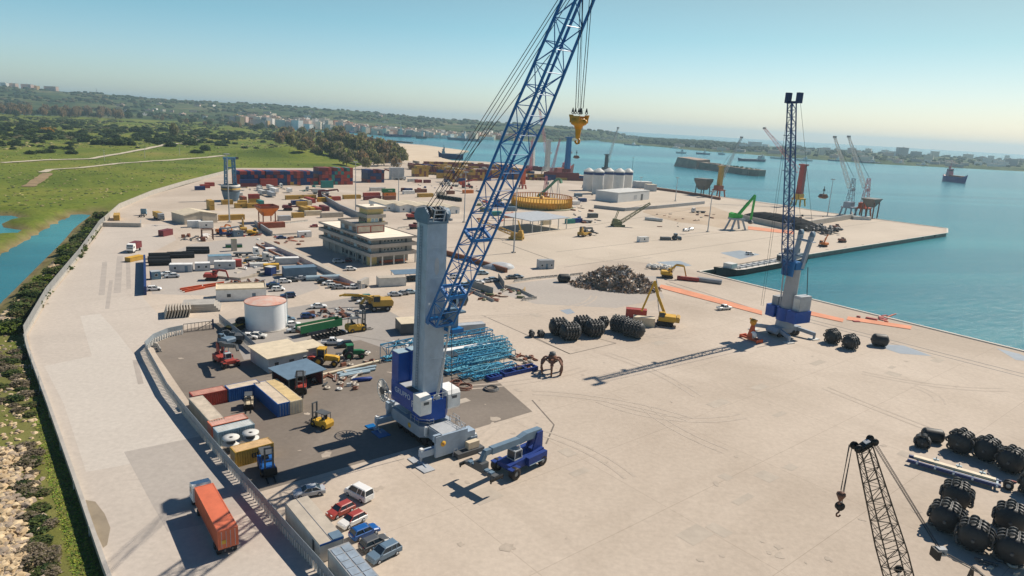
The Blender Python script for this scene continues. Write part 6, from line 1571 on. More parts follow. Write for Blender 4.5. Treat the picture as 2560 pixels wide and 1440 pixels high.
# ---- debris: loose pieces, each its own object
deb_g = 'loose timber and scrap on the yard'
def debris(px0, py0, px1, py1, n, cols, label, cat='scrap', size=(.6,2.4), name='scrap_piece', group=None, tall=.8):
    for i in range(n):
        p = G(random.uniform(px0,px1), random.uniform(py0,py1)); b = MB(); b.use(C(random.choice(cols)))
        L, W, Hh = random.uniform(*size), random.uniform(*size)*.5, random.uniform(.2, tall)
        k = random.random()
        if k < .45: b.frustum(-L/2,-W/2,L/2,W/2,0,-L/2*.9,-W/2*.8,L/2*.95,W/2*.9,Hh)
        elif k < .75: b.beam((-L,0,.2),(L,0,Hh*.5+.2),.25); b.beam((-L*.8,.3,.15),(L*.7,.5,.2),.2)
        else: b.torus((0,0,.25),.45,.22,'z',10,6)
        o = b.build(name, None); tag(o, label, cat, group or label); place(o, p, random.uniform(0,180))
debris(1265,890,1340,925,26,['brown','beige','rusty','dkgrey'],'loose rusty chain and timber piece between the teal sections and the grab')
debris(780,935,900,975,30,['brown','beige','dkgrey','offwhite','rusty'],'loose scrap piece on the asphalt beside the open shed')
debris(765,772,905,800,34,['brown','offwhite','dkgrey','rusty','grey'],'loose scrap piece above the green trailer',size=(.8,2.8),tall=1.3)
debris(575,700,690,712,16,['brown','beige','grey','rusty'],'loose scrap piece behind the white flat-roofed hut',tall=1.2)
debris(610,640,700,672,20,['beige','grey','mustard','offwhite'],'loose pallet load behind the slate-roofed shed',size=(1,3),tall=1.2)
debris(455,585,530,604,22,['beige','brown','dkgrey','white'],'loose frame among the steel frames by the low warehouse',size=(1,3.2),tall=1.8)
debris(545,575,650,592,16,['orange','dkgrey','red','white','mustard'],'loose plant part among the orange excavators',size=(1,2.6),tall=1.6)
debris(1180,725,1325,752,26,['olive','brown','rusty','beige','mustard'],'loose building material in the works compound',size=(.8,3),tall=.9)
debris(1640,535,1800,572,18,['brown','beige','rusty'],'loose slab on the bare earth',size=(1,3.5),tall=.7)
debris(840,880,930,915,18,['beige','brown','dkgrey','offwhite'],'loose scrap piece by the green tractor',size=(.6,2),tall=.8)
debris(985,852,1030,866,10,['offwhite','white','dkgrey'],'loose white sack left of the tower',size=(.9,1.8),tall=.8)
debris(2120,790,2240,806,8,['orangered','red'],'orange-red timber on the quay edge',size=(1.5,3.5),tall=.5)
# orange beams, concrete panels, orange netting
for i,(x0,y0,x1,y1) in enumerate([(450,725,505,716),(455,728,508,720),(462,731,512,721),(508,716,560,708),(512,720,562,712)]):
    A = G(x0,y0); D = G(x1,y1)-A; o = thing('steel_beam', ['orange beam at the back of the left bundle','orange beam in the middle of the left bundle','orange beam at the front of the left bundle','orange beam at the back of the right bundle','orange beam at the front of the right bundle'][i],'beam',A,math.degrees(math.atan2(D.y,D.x)),'orange steel beams'); b = MB(); b.use(C('orangered')); L = D.length; b.box(0,-.25,.5,L,.25,.56); b.box(0,-.25,0,L,.25,.06); b.box(0,-.03,.06,L,.03,.5); b.build('flange', None, o)
for i in range(9):
    p = G(412+i*7, 780-i*.5); o = thing('leaning_slab','leaning pale concrete panel in the rack by the orange netting','panel',p,head((410,745),(412,780))+0,'leaning concrete panels'); b = MB(); b.use(C('beige')); b.hexa([(0,-.2,0),(7,-.2,0),(7,.1,0),(0,.1,0)],[(0,.5,2.2),(7,.5,2.2),(7,.8,2.2),(0,.8,2.2)]); b.build('slab', None, o)
for i in range(4):
    o = thing('slab_stack','stack of weathered concrete slabs beside the leaning panels, layer of a heap','slab',G(455,782,0)+Vector((0,0,.55*i)),20,'stacked concrete slabs'); b = MB(); b.use(C('concrete')); b.box(0,0,0,9.5-i*.5,7-i*.4,.5); b.build('slab', None, o)
NET = mat('orange_net', (.62,.20,.08), .8, var=.2, scale=.5)
def net(name_lab, pix, h=1.0):
    pts = wpts(pix); o = thing('safety_netting', name_lab, 'netting'); b = MB(); b.use(NET)
    for a, q in zip(pts, pts[1:]): b.beam(a+Vector((0,0,h/2)), q+Vector((0,0,h/2)), .06, h)
    b.build('mesh', None, o)
    for p in pts: k = MB(); k.use(C('dkgrey')); k.tube(p, p+Vector((0,0,h+.2)), .05, n=5); k.build('stake', None, o)
net('orange netting low in front of the concrete panels', [(420,787),(470,782),(535,772)], 1.0)
net('orange netting fence along the row of parked cars', [(795,700),(830,712),(875,722)], 1.6)
net('orange netting beside the long grey wall', [(640,612),(700,642),(760,668)], .7)
NETM = mat('orange_sheet', (.66,.27,.15), .85, var=.15, scale=.25)
for i, pix in enumerate([[(1652,712),(1700,722),(1800,748),(1905,778),(1905,788),(1800,760),(1700,734),(1648,720)], [(2014,776),(2110,798),(2106,806),(2014,786)], [(2120,792),(2280,816),(2276,824),(2116,800)], [(1870,566),(1985,578),(1985,586),(1870,574)]]):
    o = thing('orange_netting', ['long strip of orange netting laid along the crane rail','orange netting sheet right of the blue quay crane','orange netting strip along the quay edge beyond the fenders','orange netting at the foot of the concrete wall'][i], 'netting')
    pts = wpts(pix); c = sum(pts, Vector())/len(pts); b = MB(); b.use(NETM); b.prism([(p.x,p.y) for p in pts], .03, .16); b.build('mesh', None, o)
# black pipes
for i,(px,py,L,R,a) in enumerate([(372,664,7,1.1,25),(370,656,7,1.1,25),(372,647,7,1.1,25),(418,646,9,.8,25),(418,640,9,.8,25),(466,634,8,.9,20),(466,628,8,.9,20)]):
    o = thing('black_pipe', ['thick black pipe at the front of the left bundle','thick black pipe in the middle of the left bundle','thick black pipe at the back of the left bundle','grey-black pipe nearer in the middle bundle','grey-black pipe farther in the middle bundle','black pipe nearer in the right bundle','black pipe farther in the right bundle'][i], 'pipe', G(px,py), a, 'black pipes by the site cabins'); b = MB(); b.use(C('black')); b.tube((0,0,R),(L,0,R),R,n=16,caps=False); b.tube((L,0,R),(0,0,R),R*.9,n=16,caps=False); b.build('tube', None, o)
for i,(px,py,L,R,a,c_) in enumerate([(1692,699,8,.8,-14,'red'),(1742,703,9,.8,-20,'grey'),(1612,550,11,1.0,-20,'offwhite'),(765,702,11,.9,24,'lightblue')]):
    o = thing('steel_tube', ['red tube lying at the quay corner','grey tube lying by the quay edge','off-white tube lying on the far quay','pale blue tube behind the parked cars'][i], 'pipe', G(px,py), a); b = MB(); b.use(C(c_)); b.tube((0,0,R),(L,0,R),R,n=12); b.tube((0,R*1.6,R),(L,R*1.6,R),R,n=12) if i in (1,) else None; b.build('tube', None, o)
# green trailer
o = thing('flat_trailer', 'long trailer with green side boards beside the white tank', 'trailer', G(752,845), head((752,845),(842,826))); b = MB(); b.use(C('green')); b.box(0,0,1.0,12,.1,2.9); b.box(0,2.4,1.0,12,2.5,2.9); b.box(11.9,.1,1.0,12,2.4,2.9); b.build('side_board', None, o); b = MB(); b.use(C('brown')); b.box(0,.1,1.0,11.9,2.4,1.6); b.use(C('beige')); b.box(.3,.2,1.6,11,2.3,2.3); b.build('load', None, o); wheels(o, [(2,.2),(2,2.3),(9,.2),(9,2.3),(10.2,.2),(10.2,2.3)], .5, .35)
o = thing('low_trailer', 'black steel frame with white ends in front of the green trailer', 'frame', G(790,853), head((752,845),(842,826))); b = MB(); b.use(C('black')); b.box(0,0,.3,9,2.2,.6); 
for x in range(0,9): b.box(x,-.1,.6,x+.2,2.3,1.0)
b.use(C('white')); b.box(8.6,-.1,.6,9,2.3,.8); b.build('frame', None, o)
# small boat by the tank
o = thing('covered_boat', 'small boat with dark cover and yellow deck left of the tank', 'boat', G(592,824), 70); b = MB(); b.use(C('black')); b.ext([(-3,1.2),(3,1.3),(2.4,.2),(-2.6,.2)],-1.3,1.3); b.build('hull', None, o); b = MB(); b.use(C('mustard')); b.box(-2.6,-1.1,1.2,1.2,1.1,1.5); b.build('deck', None, o); b = MB(); b.use(C('black')); b.blob((1.6,0,2.0),1.8,1.3,.9,9,5,.05); b.build('cover', None, o)
# orange hopper
o = thing('hopper', 'big orange steel hopper on legs behind the machinery', 'hopper', G(668,556), AX); b = MB(); b.use(C('orange')); b.frustum(-2,-1.6,2,1.6,3.4,-4.6,-4.2,4.6,4.2,7.4); b.use(C('rust'))
for x0,y0,x1,y1 in ((-4.6,-4.2,4.6,-4.0),(-4.6,4.0,4.6,4.2),(-4.6,-4,-4.4,4),(4.4,-4,4.6,4)): b.box(x0,y0,7.4,x1,y1,8.6)
b.build('bin', None, o)
for x in (-3,3):
    for y in (-3,3): b = MB(); b.use(C('rust')); b.beam((x,y,0),(x,y,5.5),.45); b.build('leg', None, o)
# ---- more of the packed yard
random.seed(5)
cabin(470,569,30,5.5,2.6,3.0,'white box in front of the cream-roofed warehouse, left of two','white','white',0,False); cabin(498,571,30,6,2.6,3.0,'white box in front of the cream-roofed warehouse, right of two','white','offwhite',1,False)
o = thing('steel_portal','rusty open steel portal standing before the warehouse','frame',G(506,601),30)
for x in (0,4.2):
    for y in (0,3): b = MB(); b.use(C('rusty')); b.cb(x,y,0,.35,.35,4.2); b.build('post', None, o)
b = MB(); b.use(C('rusty')); b.box(-.2,-.2,4.2,4.4,.2,4.5); b.box(-.2,2.8,4.2,4.4,3.2,4.5); b.box(-.2,.2,4.2,.2,2.8,4.5); b.box(4.0,.2,4.2,4.4,2.8,4.5); b.build('lintel', None, o)
lorry(612,640,20,'white','white lorry without load behind the blue-roofed site cabin','flat',8); lorry(640,655,30,'offwhite','off-white lorry by the loose pallets','flat',7)
cabin(660,676,24,5,2.4,2.0,'mustard skip among the pallets','mustard','yellow',0,False,name='skip',cat='skip'); cabin(625,668,24,6,2.4,1.2,'low white crate stack behind the slate-roofed shed','white','offwhite',0,False,name='crate',cat='crate')
cabin(690,662,24,8,2.6,2.4,'grey curtain trailer beside the long grey wall','silver','white',0,False,name='trailer',cat='trailer'); cabin(665,628,24,7,3,1.0,'long white flat crate at the head of the grey wall','white','white',0,False,name='crate',cat='crate')
cabin(565,620,26,6,2.6,1.2,'dark green flat skip beside the netting','green','dkgrey',0,False,name='skip',cat='skip'); cabin(503+340-340,0,0,1,1,1,'x') if False else None
cabin(582,628,40,1.6,1.6,4.6,'brown kiosk pillar on the asphalt by the green base','beige','olive',0,False,name='kiosk',cat='kiosk')
excavator(585,724,25,'brown','small brown loader beside the orange beams',((0,1.4),(1.2,2.4)),(2.2,1.2),True,.9); excavator(720,528-2,15,'maroon','dark red loader lying beside the trailers',((0,1.6),(3.4,1.8)),(5.2,1.4),False,1.3)
lorry(690,470,20,'white','white lorry cab beside the container wall','flat',7); lorry(800,485,10,'white','large white lorry right of the trailers','offwhite',10); lorry(785,478,200,'silver','silver lorry before the teal container','flat',9); lorry(1110,462,15,'offwhite','white tractor unit among the container stacks','flat',8); lorry(1135,466,160,'white','second white tractor unit among the container stacks','flat',8); lorry(1000,450,20,'white','white lorry under the red stacker','flat',8)
reach_stacker(985,448,200,'red','red','red reach stacker in front of the blue stack',-14,False,1.2); reach_stacker(1170,470,30,'red','red','red reach stacker seen left of the blue boom',-12,False,1.1); reach_stacker(815,497,30,'maroon','maroon','dark red reach stacker beside the large white lorry',-6,False,1.1); reach_stacker(1130,448,200,'navy','dkgrey','navy reach stacker among the brown stacks',-20,False,1.1)
for i,(px,py,c_) in enumerate([(1240,518,'navy'),(1272,528,'slate'),(1232,540,'teal'),(1262,545,'salmon'),(1205,530,'olive'),(1440,492,'slate'),(1450,505,'navy'),(1432,512,'white'),(1475,545,'dkgrey'),(1460,470,'dkgrey')]): cabin(px,py,30,6,3,2.6,['navy box left of the carousel','slate box touching the carousel ring','teal box behind the canopy','salmon red box behind the canopy','olive box behind the blue boom','slate blue tank box right of the carousel','navy box right of the carousel','white box right of the carousel','dark machine box by the grey block wall','dark box left of the silos'][i],c_,c_,0,False,name='storage_box',cat='box')
debris(560,455,800,480,26,['white','grey','mustard','teal','dkgrey'],'small cargo item in front of the container wall',size=(1.5,4),tall=1.6,name='cargo_item',cat='cargo')
debris(1040,460,1200,480,26,['white','grey','red','dkgrey','navy'],'small machine part among the container stacks',size=(1.5,4),tall=2,name='cargo_item',cat='cargo')
debris(1190,500,1290,555,26,['olive','grey','white','brown','navy','salmon'],'stored cargo item behind the blue boom',size=(2,6),tall=1.8,name='cargo_item',cat='cargo')
debris(1430,480,1500,560,20,['grey','dkgrey','white','brown'],'stored plant item between carousel and silos',size=(1.5,5),tall=1.6,name='cargo_item',cat='cargo')
debris(640,590,760,612,14,['brown','white','dkgrey','salmon'],'small site item near the white hut',size=(1,3),tall=1.0,name='cargo_item',cat='cargo')
debris(590,640,700,690,22,['white','grey','mustard','beige','slate'],'stacked site pallet among the skips',size=(1.2,3.2),tall=1.4,name='site_pallet',cat='pallet')
debris(1930,540,2060,556,12,['dkgrey','brown','black'],'dark rubble bag by the covered heap',size=(1.5,3.5),tall=1.6,name='rubble_bag',cat='bag')
# ---- scrap heap
def scrap_heap():
    p = G(1542, 716); o = thing('scrap_heap', 'big heap of tangled grey-brown scrap metal on the quay', 'scrap heap', p, -14)
    cols = [mat('scrap_'+n, c, .55, metal=m, var=.35, scale=1.5) for n, c, m in (('brown',(.30,.21,.14),0),('grey',(.38,.32,.26),0),('dark',(.11,.09,.075),0),('pale',(.55,.50,.44),.1),('rust',(.36,.20,.11),0))]
    def hh(x, y):
        r = math.hypot(x/15.5, y/9.5); r2 = math.hypot((x+9)/7.5, (y+3)/7)
        return max(0, 7.2*(1-r**1.4)*(1+.25*mn.noise(Vector((x*.25,y*.25,0))))) if r < 1 else max(0, 3*(1-r2))
    b = MB(); b.use(cols[0]); n = 34
    vs = [(-17+34*i/n, -11+22*j/n, hh(-17+34*i/n, -11+22*j/n)-.35) for i in range(n+1) for j in range(n+1)]
    b.add(vs, [(i*(n+1)+j,(i+1)*(n+1)+j,(i+1)*(n+1)+j+1,i*(n+1)+j+1) for i in range(n) for j in range(n) if max(hh(*vs[i*(n+1)+j][:2]), hh(*vs[(i+1)*(n+1)+j+1][:2])) > 0])
    rnd = random.Random(5)
    for k in range(2600):
        x, y = rnd.uniform(-16,16), rnd.uniform(-10,10); z = hh(x, y)
        if z < .15: continue
        b.use(rnd.choice(cols)); c = Vector((x,y,z+rnd.uniform(-.2,.25))); d = Vector((rnd.uniform(-1,1),rnd.uniform(-1,1),rnd.uniform(-.5,.8))).normalized(); e = d.orthogonal().normalized(); L = rnd.uniform(.35,1.2)
        if k % 3: b.add([c-d*L-e*.3,c+d*L-e*.25,c+d*L*.8+e*.3,c-d*L*.9+e*.35],[(0,1,2,3)])
        else: b.beam(c-d*L*1.3, c+d*L*1.3, .14)
    b.build('heap', None, o)
scrap_heap()
o = thing('bag_heap', 'pile of white bulk bags behind the scrap heap', 'bags', G(1650,672), -14); b = MB(); b.use(C('offwhite')); rb = random.Random(3)
for k in range(40): b.blob((rb.uniform(-5,5),rb.uniform(-3,3),.5+rb.random()*.8),.8,.8,.6,6,4,.15,rb)
b.build('pile', None, o)
o = thing('gravel_heap', 'pale grey gravel heap by the brown wall', 'heap', G(1248,670), 20); b = MB(); b.use(C('silver')); b.smooth = True; b.blob((0,0,0),6.5,3.6,2.2,16,8,.1); b.build('heap', None, o)
cont(1564,793,'a',6.06,'red','open red skip behind the tyred fenders', ang=-8)
cont(1582,814,'a',6.06,'cream','pale orange skip between the fenders and the scrap handler', ang=-8)
# ---- fenders
FL = [(1330,836,.65,1.0,20,'small round black fender at the left end of the middle group'),(1353,836,.6,1.6,20,'small double black fender beside the middle group'),(1398,818,2.0,5.6,22,'big tyred fender, back left of the middle group'),(1426,830,2.0,5.8,22,'big tyred fender, front left of the middle group'),(1457,812,2.0,5.6,22,'big tyred fender, back centre of the middle group'),(1487,822,2.0,5.6,22,'big tyred fender, front centre of the middle group'),(1510,806,1.2,2.8,30,'smaller tyred fender in the gap of the middle group'),(1552,812,2.0,6.2,-30,'big tyred fender, back right of the middle group'),(1584,824,2.0,6.2,-30,'big tyred fender, front right of the middle group'),
 (2082,842,1.75,4.2,35,'tyred fender by the quay crane, left of three'),(2127,856,1.75,4.4,35,'tyred fender by the quay crane, middle of three'),
 (2405,1106,1.95,4.4,38,'tyred fender at the left of the row beside the timber trailer'),(2470,1124,1.95,4.4,38,'tyred fender in the middle of the row beside the timber trailer'),(2532,1152,2.0,4.6,38,'tyred fender at the right of the row beside the timber trailer'),(2305,1106,1.0,2.2,60,'small tyred fender standing before the flattened one'),
 (2392,1238,1.9,4.4,55,'tyred fender at the top left of the near cluster'),(2366,1292,1.95,4.6,52,'tyred fender at the left of the near cluster'),(2436,1338,1.9,4.6,52,'tyred fender at the front of the near cluster'),(2528,1296,1.95,4.6,52,'tyred fender at the upper right of the near cluster'),(2532,1370,1.95,4.6,52,'tyred fender at the lower right of the near cluster'),(2590,1215-3,1.95,4.6,45,'tyred fender cut by the right edge of the photo')]
for px, py, R, L, a, lb in FL: fender(px, py, R, L, a, lb)
fender(2200,850,1.7,4.4,-10,'smooth black fender by the quay crane, right of three',False); fender(1410,695,1.5,4.6,15,'smooth black fender at the end of the barrier row',False); fender(1474,692,1.4,3.6,15,'smooth black fender left of the scrap heap, nearer',False); fender(1500,684,1.5,4.6,15,'smooth black fender left of the scrap heap, farther',False); fender(2332,1088,1.3,4.0,-15,'flattened smooth black fender at the top right group',False)
# timber trailer
A = G(2268,1155); ang = head((2268,1155),(2500,1222)); o = thing('pole_trailer', 'long blue pole trailer loaded with tan timber among the fenders', 'trailer', A, ang); L = dist((2268,1155),(2500,1222))
b = MB(); b.use(C('navy')); b.box(0,-1.1,.5,L,-.7,1.0); b.box(0,.9,.5,L,1.3,1.0); b.use(C('lightblue')); b.box(L*.3,-.6,.6,L,-.5,1.0)
for x in (L*.1,L*.3,L*.5,L*.7,L*.95): b.box(x,-1.3,.6,x+.3,1.8,.9)
b.build('frame', None, o); b = MB(); b.use(C('cream')); 
for q in range(3): b.beam((.8,.1+q*.35,1.2),(L-.8,.2+q*.3,1.15),.34)
b.build('timber', None, o); b = MB(); b.use(C('lightblue'))
for x in (L*.3,L*.55,L*.8): b.cb(x,1.6,.9,.9,.5,.5); b.beam((x,1.3,.9),(x,1.3,2.0),.15)
b.build('clamp', None, o); wheels(o, [(L+1.0,.4),(L+1.0,1.3)], .75, .4, 'offwhite')
b = MB(); b.use(C('red')); b.cb(L+1.6,1.9,1.0,.9,.25,.25); b.cb(L*.2,2.6,.2,1.5,.3,.25); b.build('lamp', None, o)
# timber pieces and ropes lower right
debris(2455,1400,2560,1438,6,['beige','dkgrey','cream'],'loose rope and timber in front of the near fenders',size=(.6,1.6),tall=.5)
# barge
def barge():
    A = G(1790,686,-1.0); Q = G(2000,648,-1.0); D = Q-A; L = D.length; o = thing('barge', 'low black tank barge with rust-grey deck moored in the quay corner', 'barge', (A.x,A.y,-2.2), math.degrees(math.atan2(D.y,D.x))); Wd = 8.0
    b = MB(); b.use(C('black')); n = 14
    secs = []
    for i in range(n+1):
        t = i/n; x = L*t; wv = Wd/2*min(1, (.15+.85*smooth(0,.22,t))); zt = 2.6+1.8*(1-smooth(0,.16,t))+.6*smooth(.85,1,t); secs.append([(x-(1.5 if i == 0 else 0),-wv,zt),(x,-wv*.85,-.8),(x,wv*.85,-.8),(x-(1.5 if i == 0 else 0),wv,zt)])
    vs = [v for s in secs for v in s]
    b.add(vs, [(4*i+j,4*(i+1)+j,4*(i+1)+j+1,4*i+j+1) for i in range(n) for j in range(3)]+[(0,1,2,3),(4*n+3,4*n+2,4*n+1,4*n)]); b.build('hull', None, o)
    b = MB(); b.use(mat('barge_deck', (.56,.53,.48), .8, var=.25, scale=.4)); b.add([(s[0][0],s[0][1]*.97,s[0][2]-.25) for s in secs]+[(s[3][0],s[3][1]*.97,s[3][2]-.25) for s in secs], [(i,i+1,n+2+i,n+1+i) for i in range(n)]); b.build('deck', None, o)
    b = MB(); b.use(C('silver')); b.box(L*.2,-1.4,2.4,L*.72,-.4,3.0); b.box(L*.2,.6,2.4,L*.72,1.2,3.0); b.build('pipework', None, o)
    for i in range(7): k = MB(); k.use(C('offwhite')); k.cb(L*(.22+.07*i),0,2.3,.35,3.6,.9); k.build('hatch', None, o)
    b = MB(); b.use(C('offwhite')); b.box(L*.11,-2,2.8,L*.17,2,5.0); b.build('forecastle', None, o)
    b = MB(); b.use(C('grey')); b.box(L*.78,-3,2.5,L*.95,3,5.0); b.box(L*.82,-2.2,5.0,L*.92,2.2,7.2); wh = b.build('wheelhouse', None, o); g = MB(); g.use(C('glass')); g.box(L*.82-.05,-2,5.6,L*.82,2,6.8); g.box(L*.83,-2.25,5.6,L*.91,-2.2,6.8); g.build('window', None, wh)
barge()
for i in range(9):
    t = (i+.5)/9; a, q = G(2350,584), G(1990,634); p = a+(q-a)*t; o = thing('quay_fender','black tyre fender hanging on the pier face','fender',(p.x,p.y,-.6),head((1990,634),(2350,584)),'tyre fenders along the pier face'); b = MB(); b.use(C('black')); b.tube((-1.2,-.5,0),(1.2,-.5,0),.7,n=12); b.build('body', None, o)
# light masts
for px, py, pt, lb in [(574,556,385,'tall mast in front of the blue portal crane'),(889,530,405,'tall mast just above the control tower'),(996,508,408,'tall mast left of the white halls'),(1284,632,470,'light mast standing on open quay beside the yellow crane'),(1160,556,430,'light mast behind the hoist ropes of the blue crane'),(1688,503,444,'light mast on the far quay left of the hopper'),(1769,580,478,'light mast beside the earth patch'),(2068,541,448,'leaning-looking mast by the hanging grab'),(1579,440,394,'mast behind the white silos'),(1600,476,443,'short mast beside the white warehouse')]: mast(px, py, pt, lb)
# ================================================================== container yard
ORD = ['first','second','third','fourth','fifth','sixth','seventh','eighth','ninth','tenth','eleventh','twelfth','thirteenth','fourteenth','fifteenth','sixteenth','seventeenth','eighteenth']
ROW = ['bottom row','second row up','third row up','fourth row up','fifth row up']
rc = random.Random(21)
HID = []
def stack(px, py, cols, levels, mode, L, pal, where, ang=None, jag=.0, grp=None, hid=0):
    p0 = G(px, py); a = AX if ang is None else ang
    for c in range(cols):
        step = 2.5 if mode == 'b' else L+.25
        lv = levels - (1 if rc.random() < jag else 0)
        for k in range(lv):
            col = rc.choice(pal); lo = e1(a)*rc.uniform(-.06,.06)
            if k < hid: HID.append((p0+e1(a)*(step*c), a, mode, L, k*2.6, col)); continue
            cont(0, 0, mode, L, col, f'{NAMES[col]} container, {ORD[c]} from left, {ROW[k]}, {where}', z=k*2.6, at=p0+e1(a)*(step*c)+lo+e1(a+90)*rc.uniform(-.15,.15), ang=a, group=grp or where)
BR = ['navy','navy','dkblue','red','maroon','red','navy','maroon']; YB = ['mustard','mustard','brown','maroon','mustard','brown','beige','navy']
wa = head((592,464),(918,461))
wl = 'ends-on stack at the left of the blue and red wall'
stack(592,464.5,8,4,'b',12.19,['navy','dkblue','navy','red','navy'],'left end of blue container wall',wa,hid=1)
stack(667,464,14,4,'b',12.19,BR,'middle of blue container wall',wa,.15,hid=2)
stack(798,462.5,11,5,'b',12.19,['red','maroon','red','navy','maroon','red','teal'],'right end of red container wall',wa,.3,hid=1)
stack(919,457,6,4,'b',12.19,['navy','navy','dkblue','maroon'],'blue stack by red handler',wa,.1,hid=1)
for px,py,L,cs,w in [(598,466,12.19,['maroon','navy'],'below the left wall'),(648,464.5,12.19,['red','red'],'in front of the left wall'),(713,462,12.19,['maroon','red'],'before the middle wall'),(757,461,12.19,['teal','red'],'before the middle wall beside the teal one'),(800,469,9,['teal','teal'],'jutting from the wall corner')]:
    for k, c in enumerate(cs): cont(px, py, 'a', L, c, f'{NAMES[c]} long-side container, {ROW[k]}, {w}', z=2.6*k, at=G(px,py)-E2*3.2, ang=wa)
stack(979,449.5,1,4,'a',12.19,['silver','offwhite'],'tall white reefer stack',wa)
stack(979,444,1,4,'b',12.19,['offwhite'],'white reefer stack end',wa) if False else None
p0 = G(979,449.5)
for k in range(4): cont(0,0,'a',12.19,'offwhite',f'white reefer, {ROW[k]}, behind the tall white reefer stack',z=2.6*k,at=p0+e1(wa+90)*2.6,ang=wa); 
# yellow and brown yard
stack(1036,442,6,4,'b',6.06,['mustard','mustard','brown','mustard'],'mustard stack beside white reefers',36,.3,hid=1)
stack(1066,432,5,3,'b',12.19,['brown','mustard','navy','maroon'],'brown stack behind mustard one',36,.2)
stack(1093,446,2,3,'a',6.06,['mustard','brown','navy'],'stack left of ropes',30,.2)
stack(1118,456,7,4,'b',6.06,YB,'brown stack behind hoist ropes',34,.2,hid=1)
stack(1176,452,9,4,'b',6.06,['mustard','mustard','brown','maroon'],'mustard stack left of boom',34,.3,hid=2)
stack(1022,421,4,2,'a',12.19,YB,'farthest row by sandy spit',26,.2)
stack(1120,419,6,2,'a',12.19,['maroon','mustard','brown','maroon'],'far row behind boom',22,.3)
stack(1316,447,3,2,'a',12.19,['mustard'],'mustard row behind red cranes',14)
stack(1360,449,4,3,'a',12.19,['maroon','mustard','maroon','navy'],'dark row left of silos',14,.1)
stack(1255,448,4,3,'a',6.06,['maroon','brown','navy'],'maroon stack through boom',20,.2)
b = MB()
for p_, a_, md_, L_, z_, c_ in HID:
    b.use(C(c_)); o_ = p_ + (e1(a_)*2.44 if md_ == 'b' else Vector()); b.M = Matrix.Translation((o_.x,o_.y,z_)) @ Matrix.Rotation(R_(a_+(90 if md_ == 'b' else 0)),4,'Z'); b.box(0,0,0,L_,2.44,2.59)
b.M = None; tag(b.build('stacked_containers',None),None,None,kind='stuff')
# the rest of the far rows, too many and too small to tell apart
rq = random.Random(33); b = MB()
for (x0,y0,x1,y1,n,lv) in [(1018,424,1300,433,22,2),(1030,414,1215,419,15,2),(1060,436,1180,441,18,3),(1150,447,1290,445,22,3),(1240,436,1330,441,8,3),(1300,449,1372,452,6,2)]:
    for i in range(n):
        p = G(x0+(x1-x0)*(i+.5)/n, y0+(y1-y0)*(i+.5)/n)
        for k in range(rq.choice([lv,lv,lv-1])):
            b.use(C(rq.choice(YB+['mustard','brown','maroon','red']))); b.M = Matrix.Translation((p.x,p.y,k*2.6)) @ Matrix.Rotation(R_(rq.choice([AX-4,AX+86])),4,'Z'); b.box(0,0,0,rq.choice([6.06,6.06,12.19]),2.44,2.57)
b.M = None; tag(b.build('stacked_containers',None),None,None,kind='stuff')
# loose containers
def lone(px, py, mode, L, col, lab, z=0, ang=None): return cont(px, py, mode, L, col, lab, z, at=G(px, py), ang=ang)
lone(624,508,'a',6.06,'mustard','mustard container under a red one near the pair with emblems'); lone(624,508,'a',6.06,'red','red container on top of a mustard one near the pair with emblems',2.6)
lone(607,503,'b',6.06,'rust','rust red container behind the blue portal crane'); lone(597,513,'a',5,'mustard','mustard container at the foot of the blue portal crane')
for px, lb in ((589,'left of the mustard pair with dark emblems'),(619,'right of the mustard pair with dark emblems')):
    o = lone(px,520.5,'a',6.06,'mustard','mustard container with dark emblem, '+lb); emblem(o, 3.1, 1.3, .6)
lone(650,513,'b',6.06,'teal','small teal container right of the mustard pair'); lone(556,512,'a',6.06,'mustard','mustard container left of the portal crane foot')
for i,(px,py,L) in enumerate([(646,473,4),(648,478,6.06),(655,489,9),(676,476,9),(688,484,12.19),(680,494,12.19),(722,483,5),(597,495,6)]):
    lone(px,py,'b',L,['grey','offwhite','offwhite','offwhite','white','silver','white','offwhite'][i],['grey container at the left of the white trailers','short off-white container behind the left trailers','off-white box trailer nearest the portal crane','off-white container at the back of the trailers','white box trailer standing highest among the trailers','silver box trailer at the front of the trailers','small white box at the right of the trailers','off-white container beside the portal crane'][i],.6 if i > 1 else 0, ang=wa)
for px,py,L,lb in ((716,499.5,12.19,'left of the long mustard pair'),(757,498.5,9,'right of the long mustard pair')):
    o = lone(px,py,'a',L,'mustard','long mustard container, '+lb); emblem(o, L*.7, 1.3, .6)
lone(726,462.5,'a',6.06,'mustard','small mustard container before the middle of the wall') if False else lone(726,463.5,'a',6.06,'mustard','small mustard container in front of the maroon one')
lone(731,513,'a',12.19,'navy','navy container with pale top behind the mustard group'); lone(744,516,'a',6.06,'mustard','mustard container in front of the navy one'); lone(770,513,'b',12.19,'cream','cream-topped container beside the navy one'); lone(780,508,'b',12.19,'red','red container behind the cream-topped one')
lone(762,531,'b',9,'mustard','mustard container at the left of three seen end on'); lone(794,531,'b',9,'red','red container in the middle of three seen end on'); lone(814,528,'b',9,'maroon','maroon container at the right of three seen end on'); lone(778,531,'b',9,'yellow','yellow container second from left of those seen end on')
lone(805,545,'a',12.19,'beige','long beige container beside the grey wall'); lone(733,545,'a',6.06,'mustard','mustard container beside the grey hut'); lone(765,540,'a',9,'cream','cream container beyond the mustard one by the hut'); lone(649,572,'a',12.19,'rust','long rusty red container before the orange hopper'); lone(549,552,'a',12.19,'mustard','long mustard container with orange roof right of the warehouse'); lone(698,553,'a',6.06,'silver','grey hut-like container with pale doors')
lone(525,526,'b',6.06,'mustard','tall mustard container stack at the long orange rail'); lone(525,526,'b',6.06,'mustard','upper mustard container at the long orange rail',2.6)
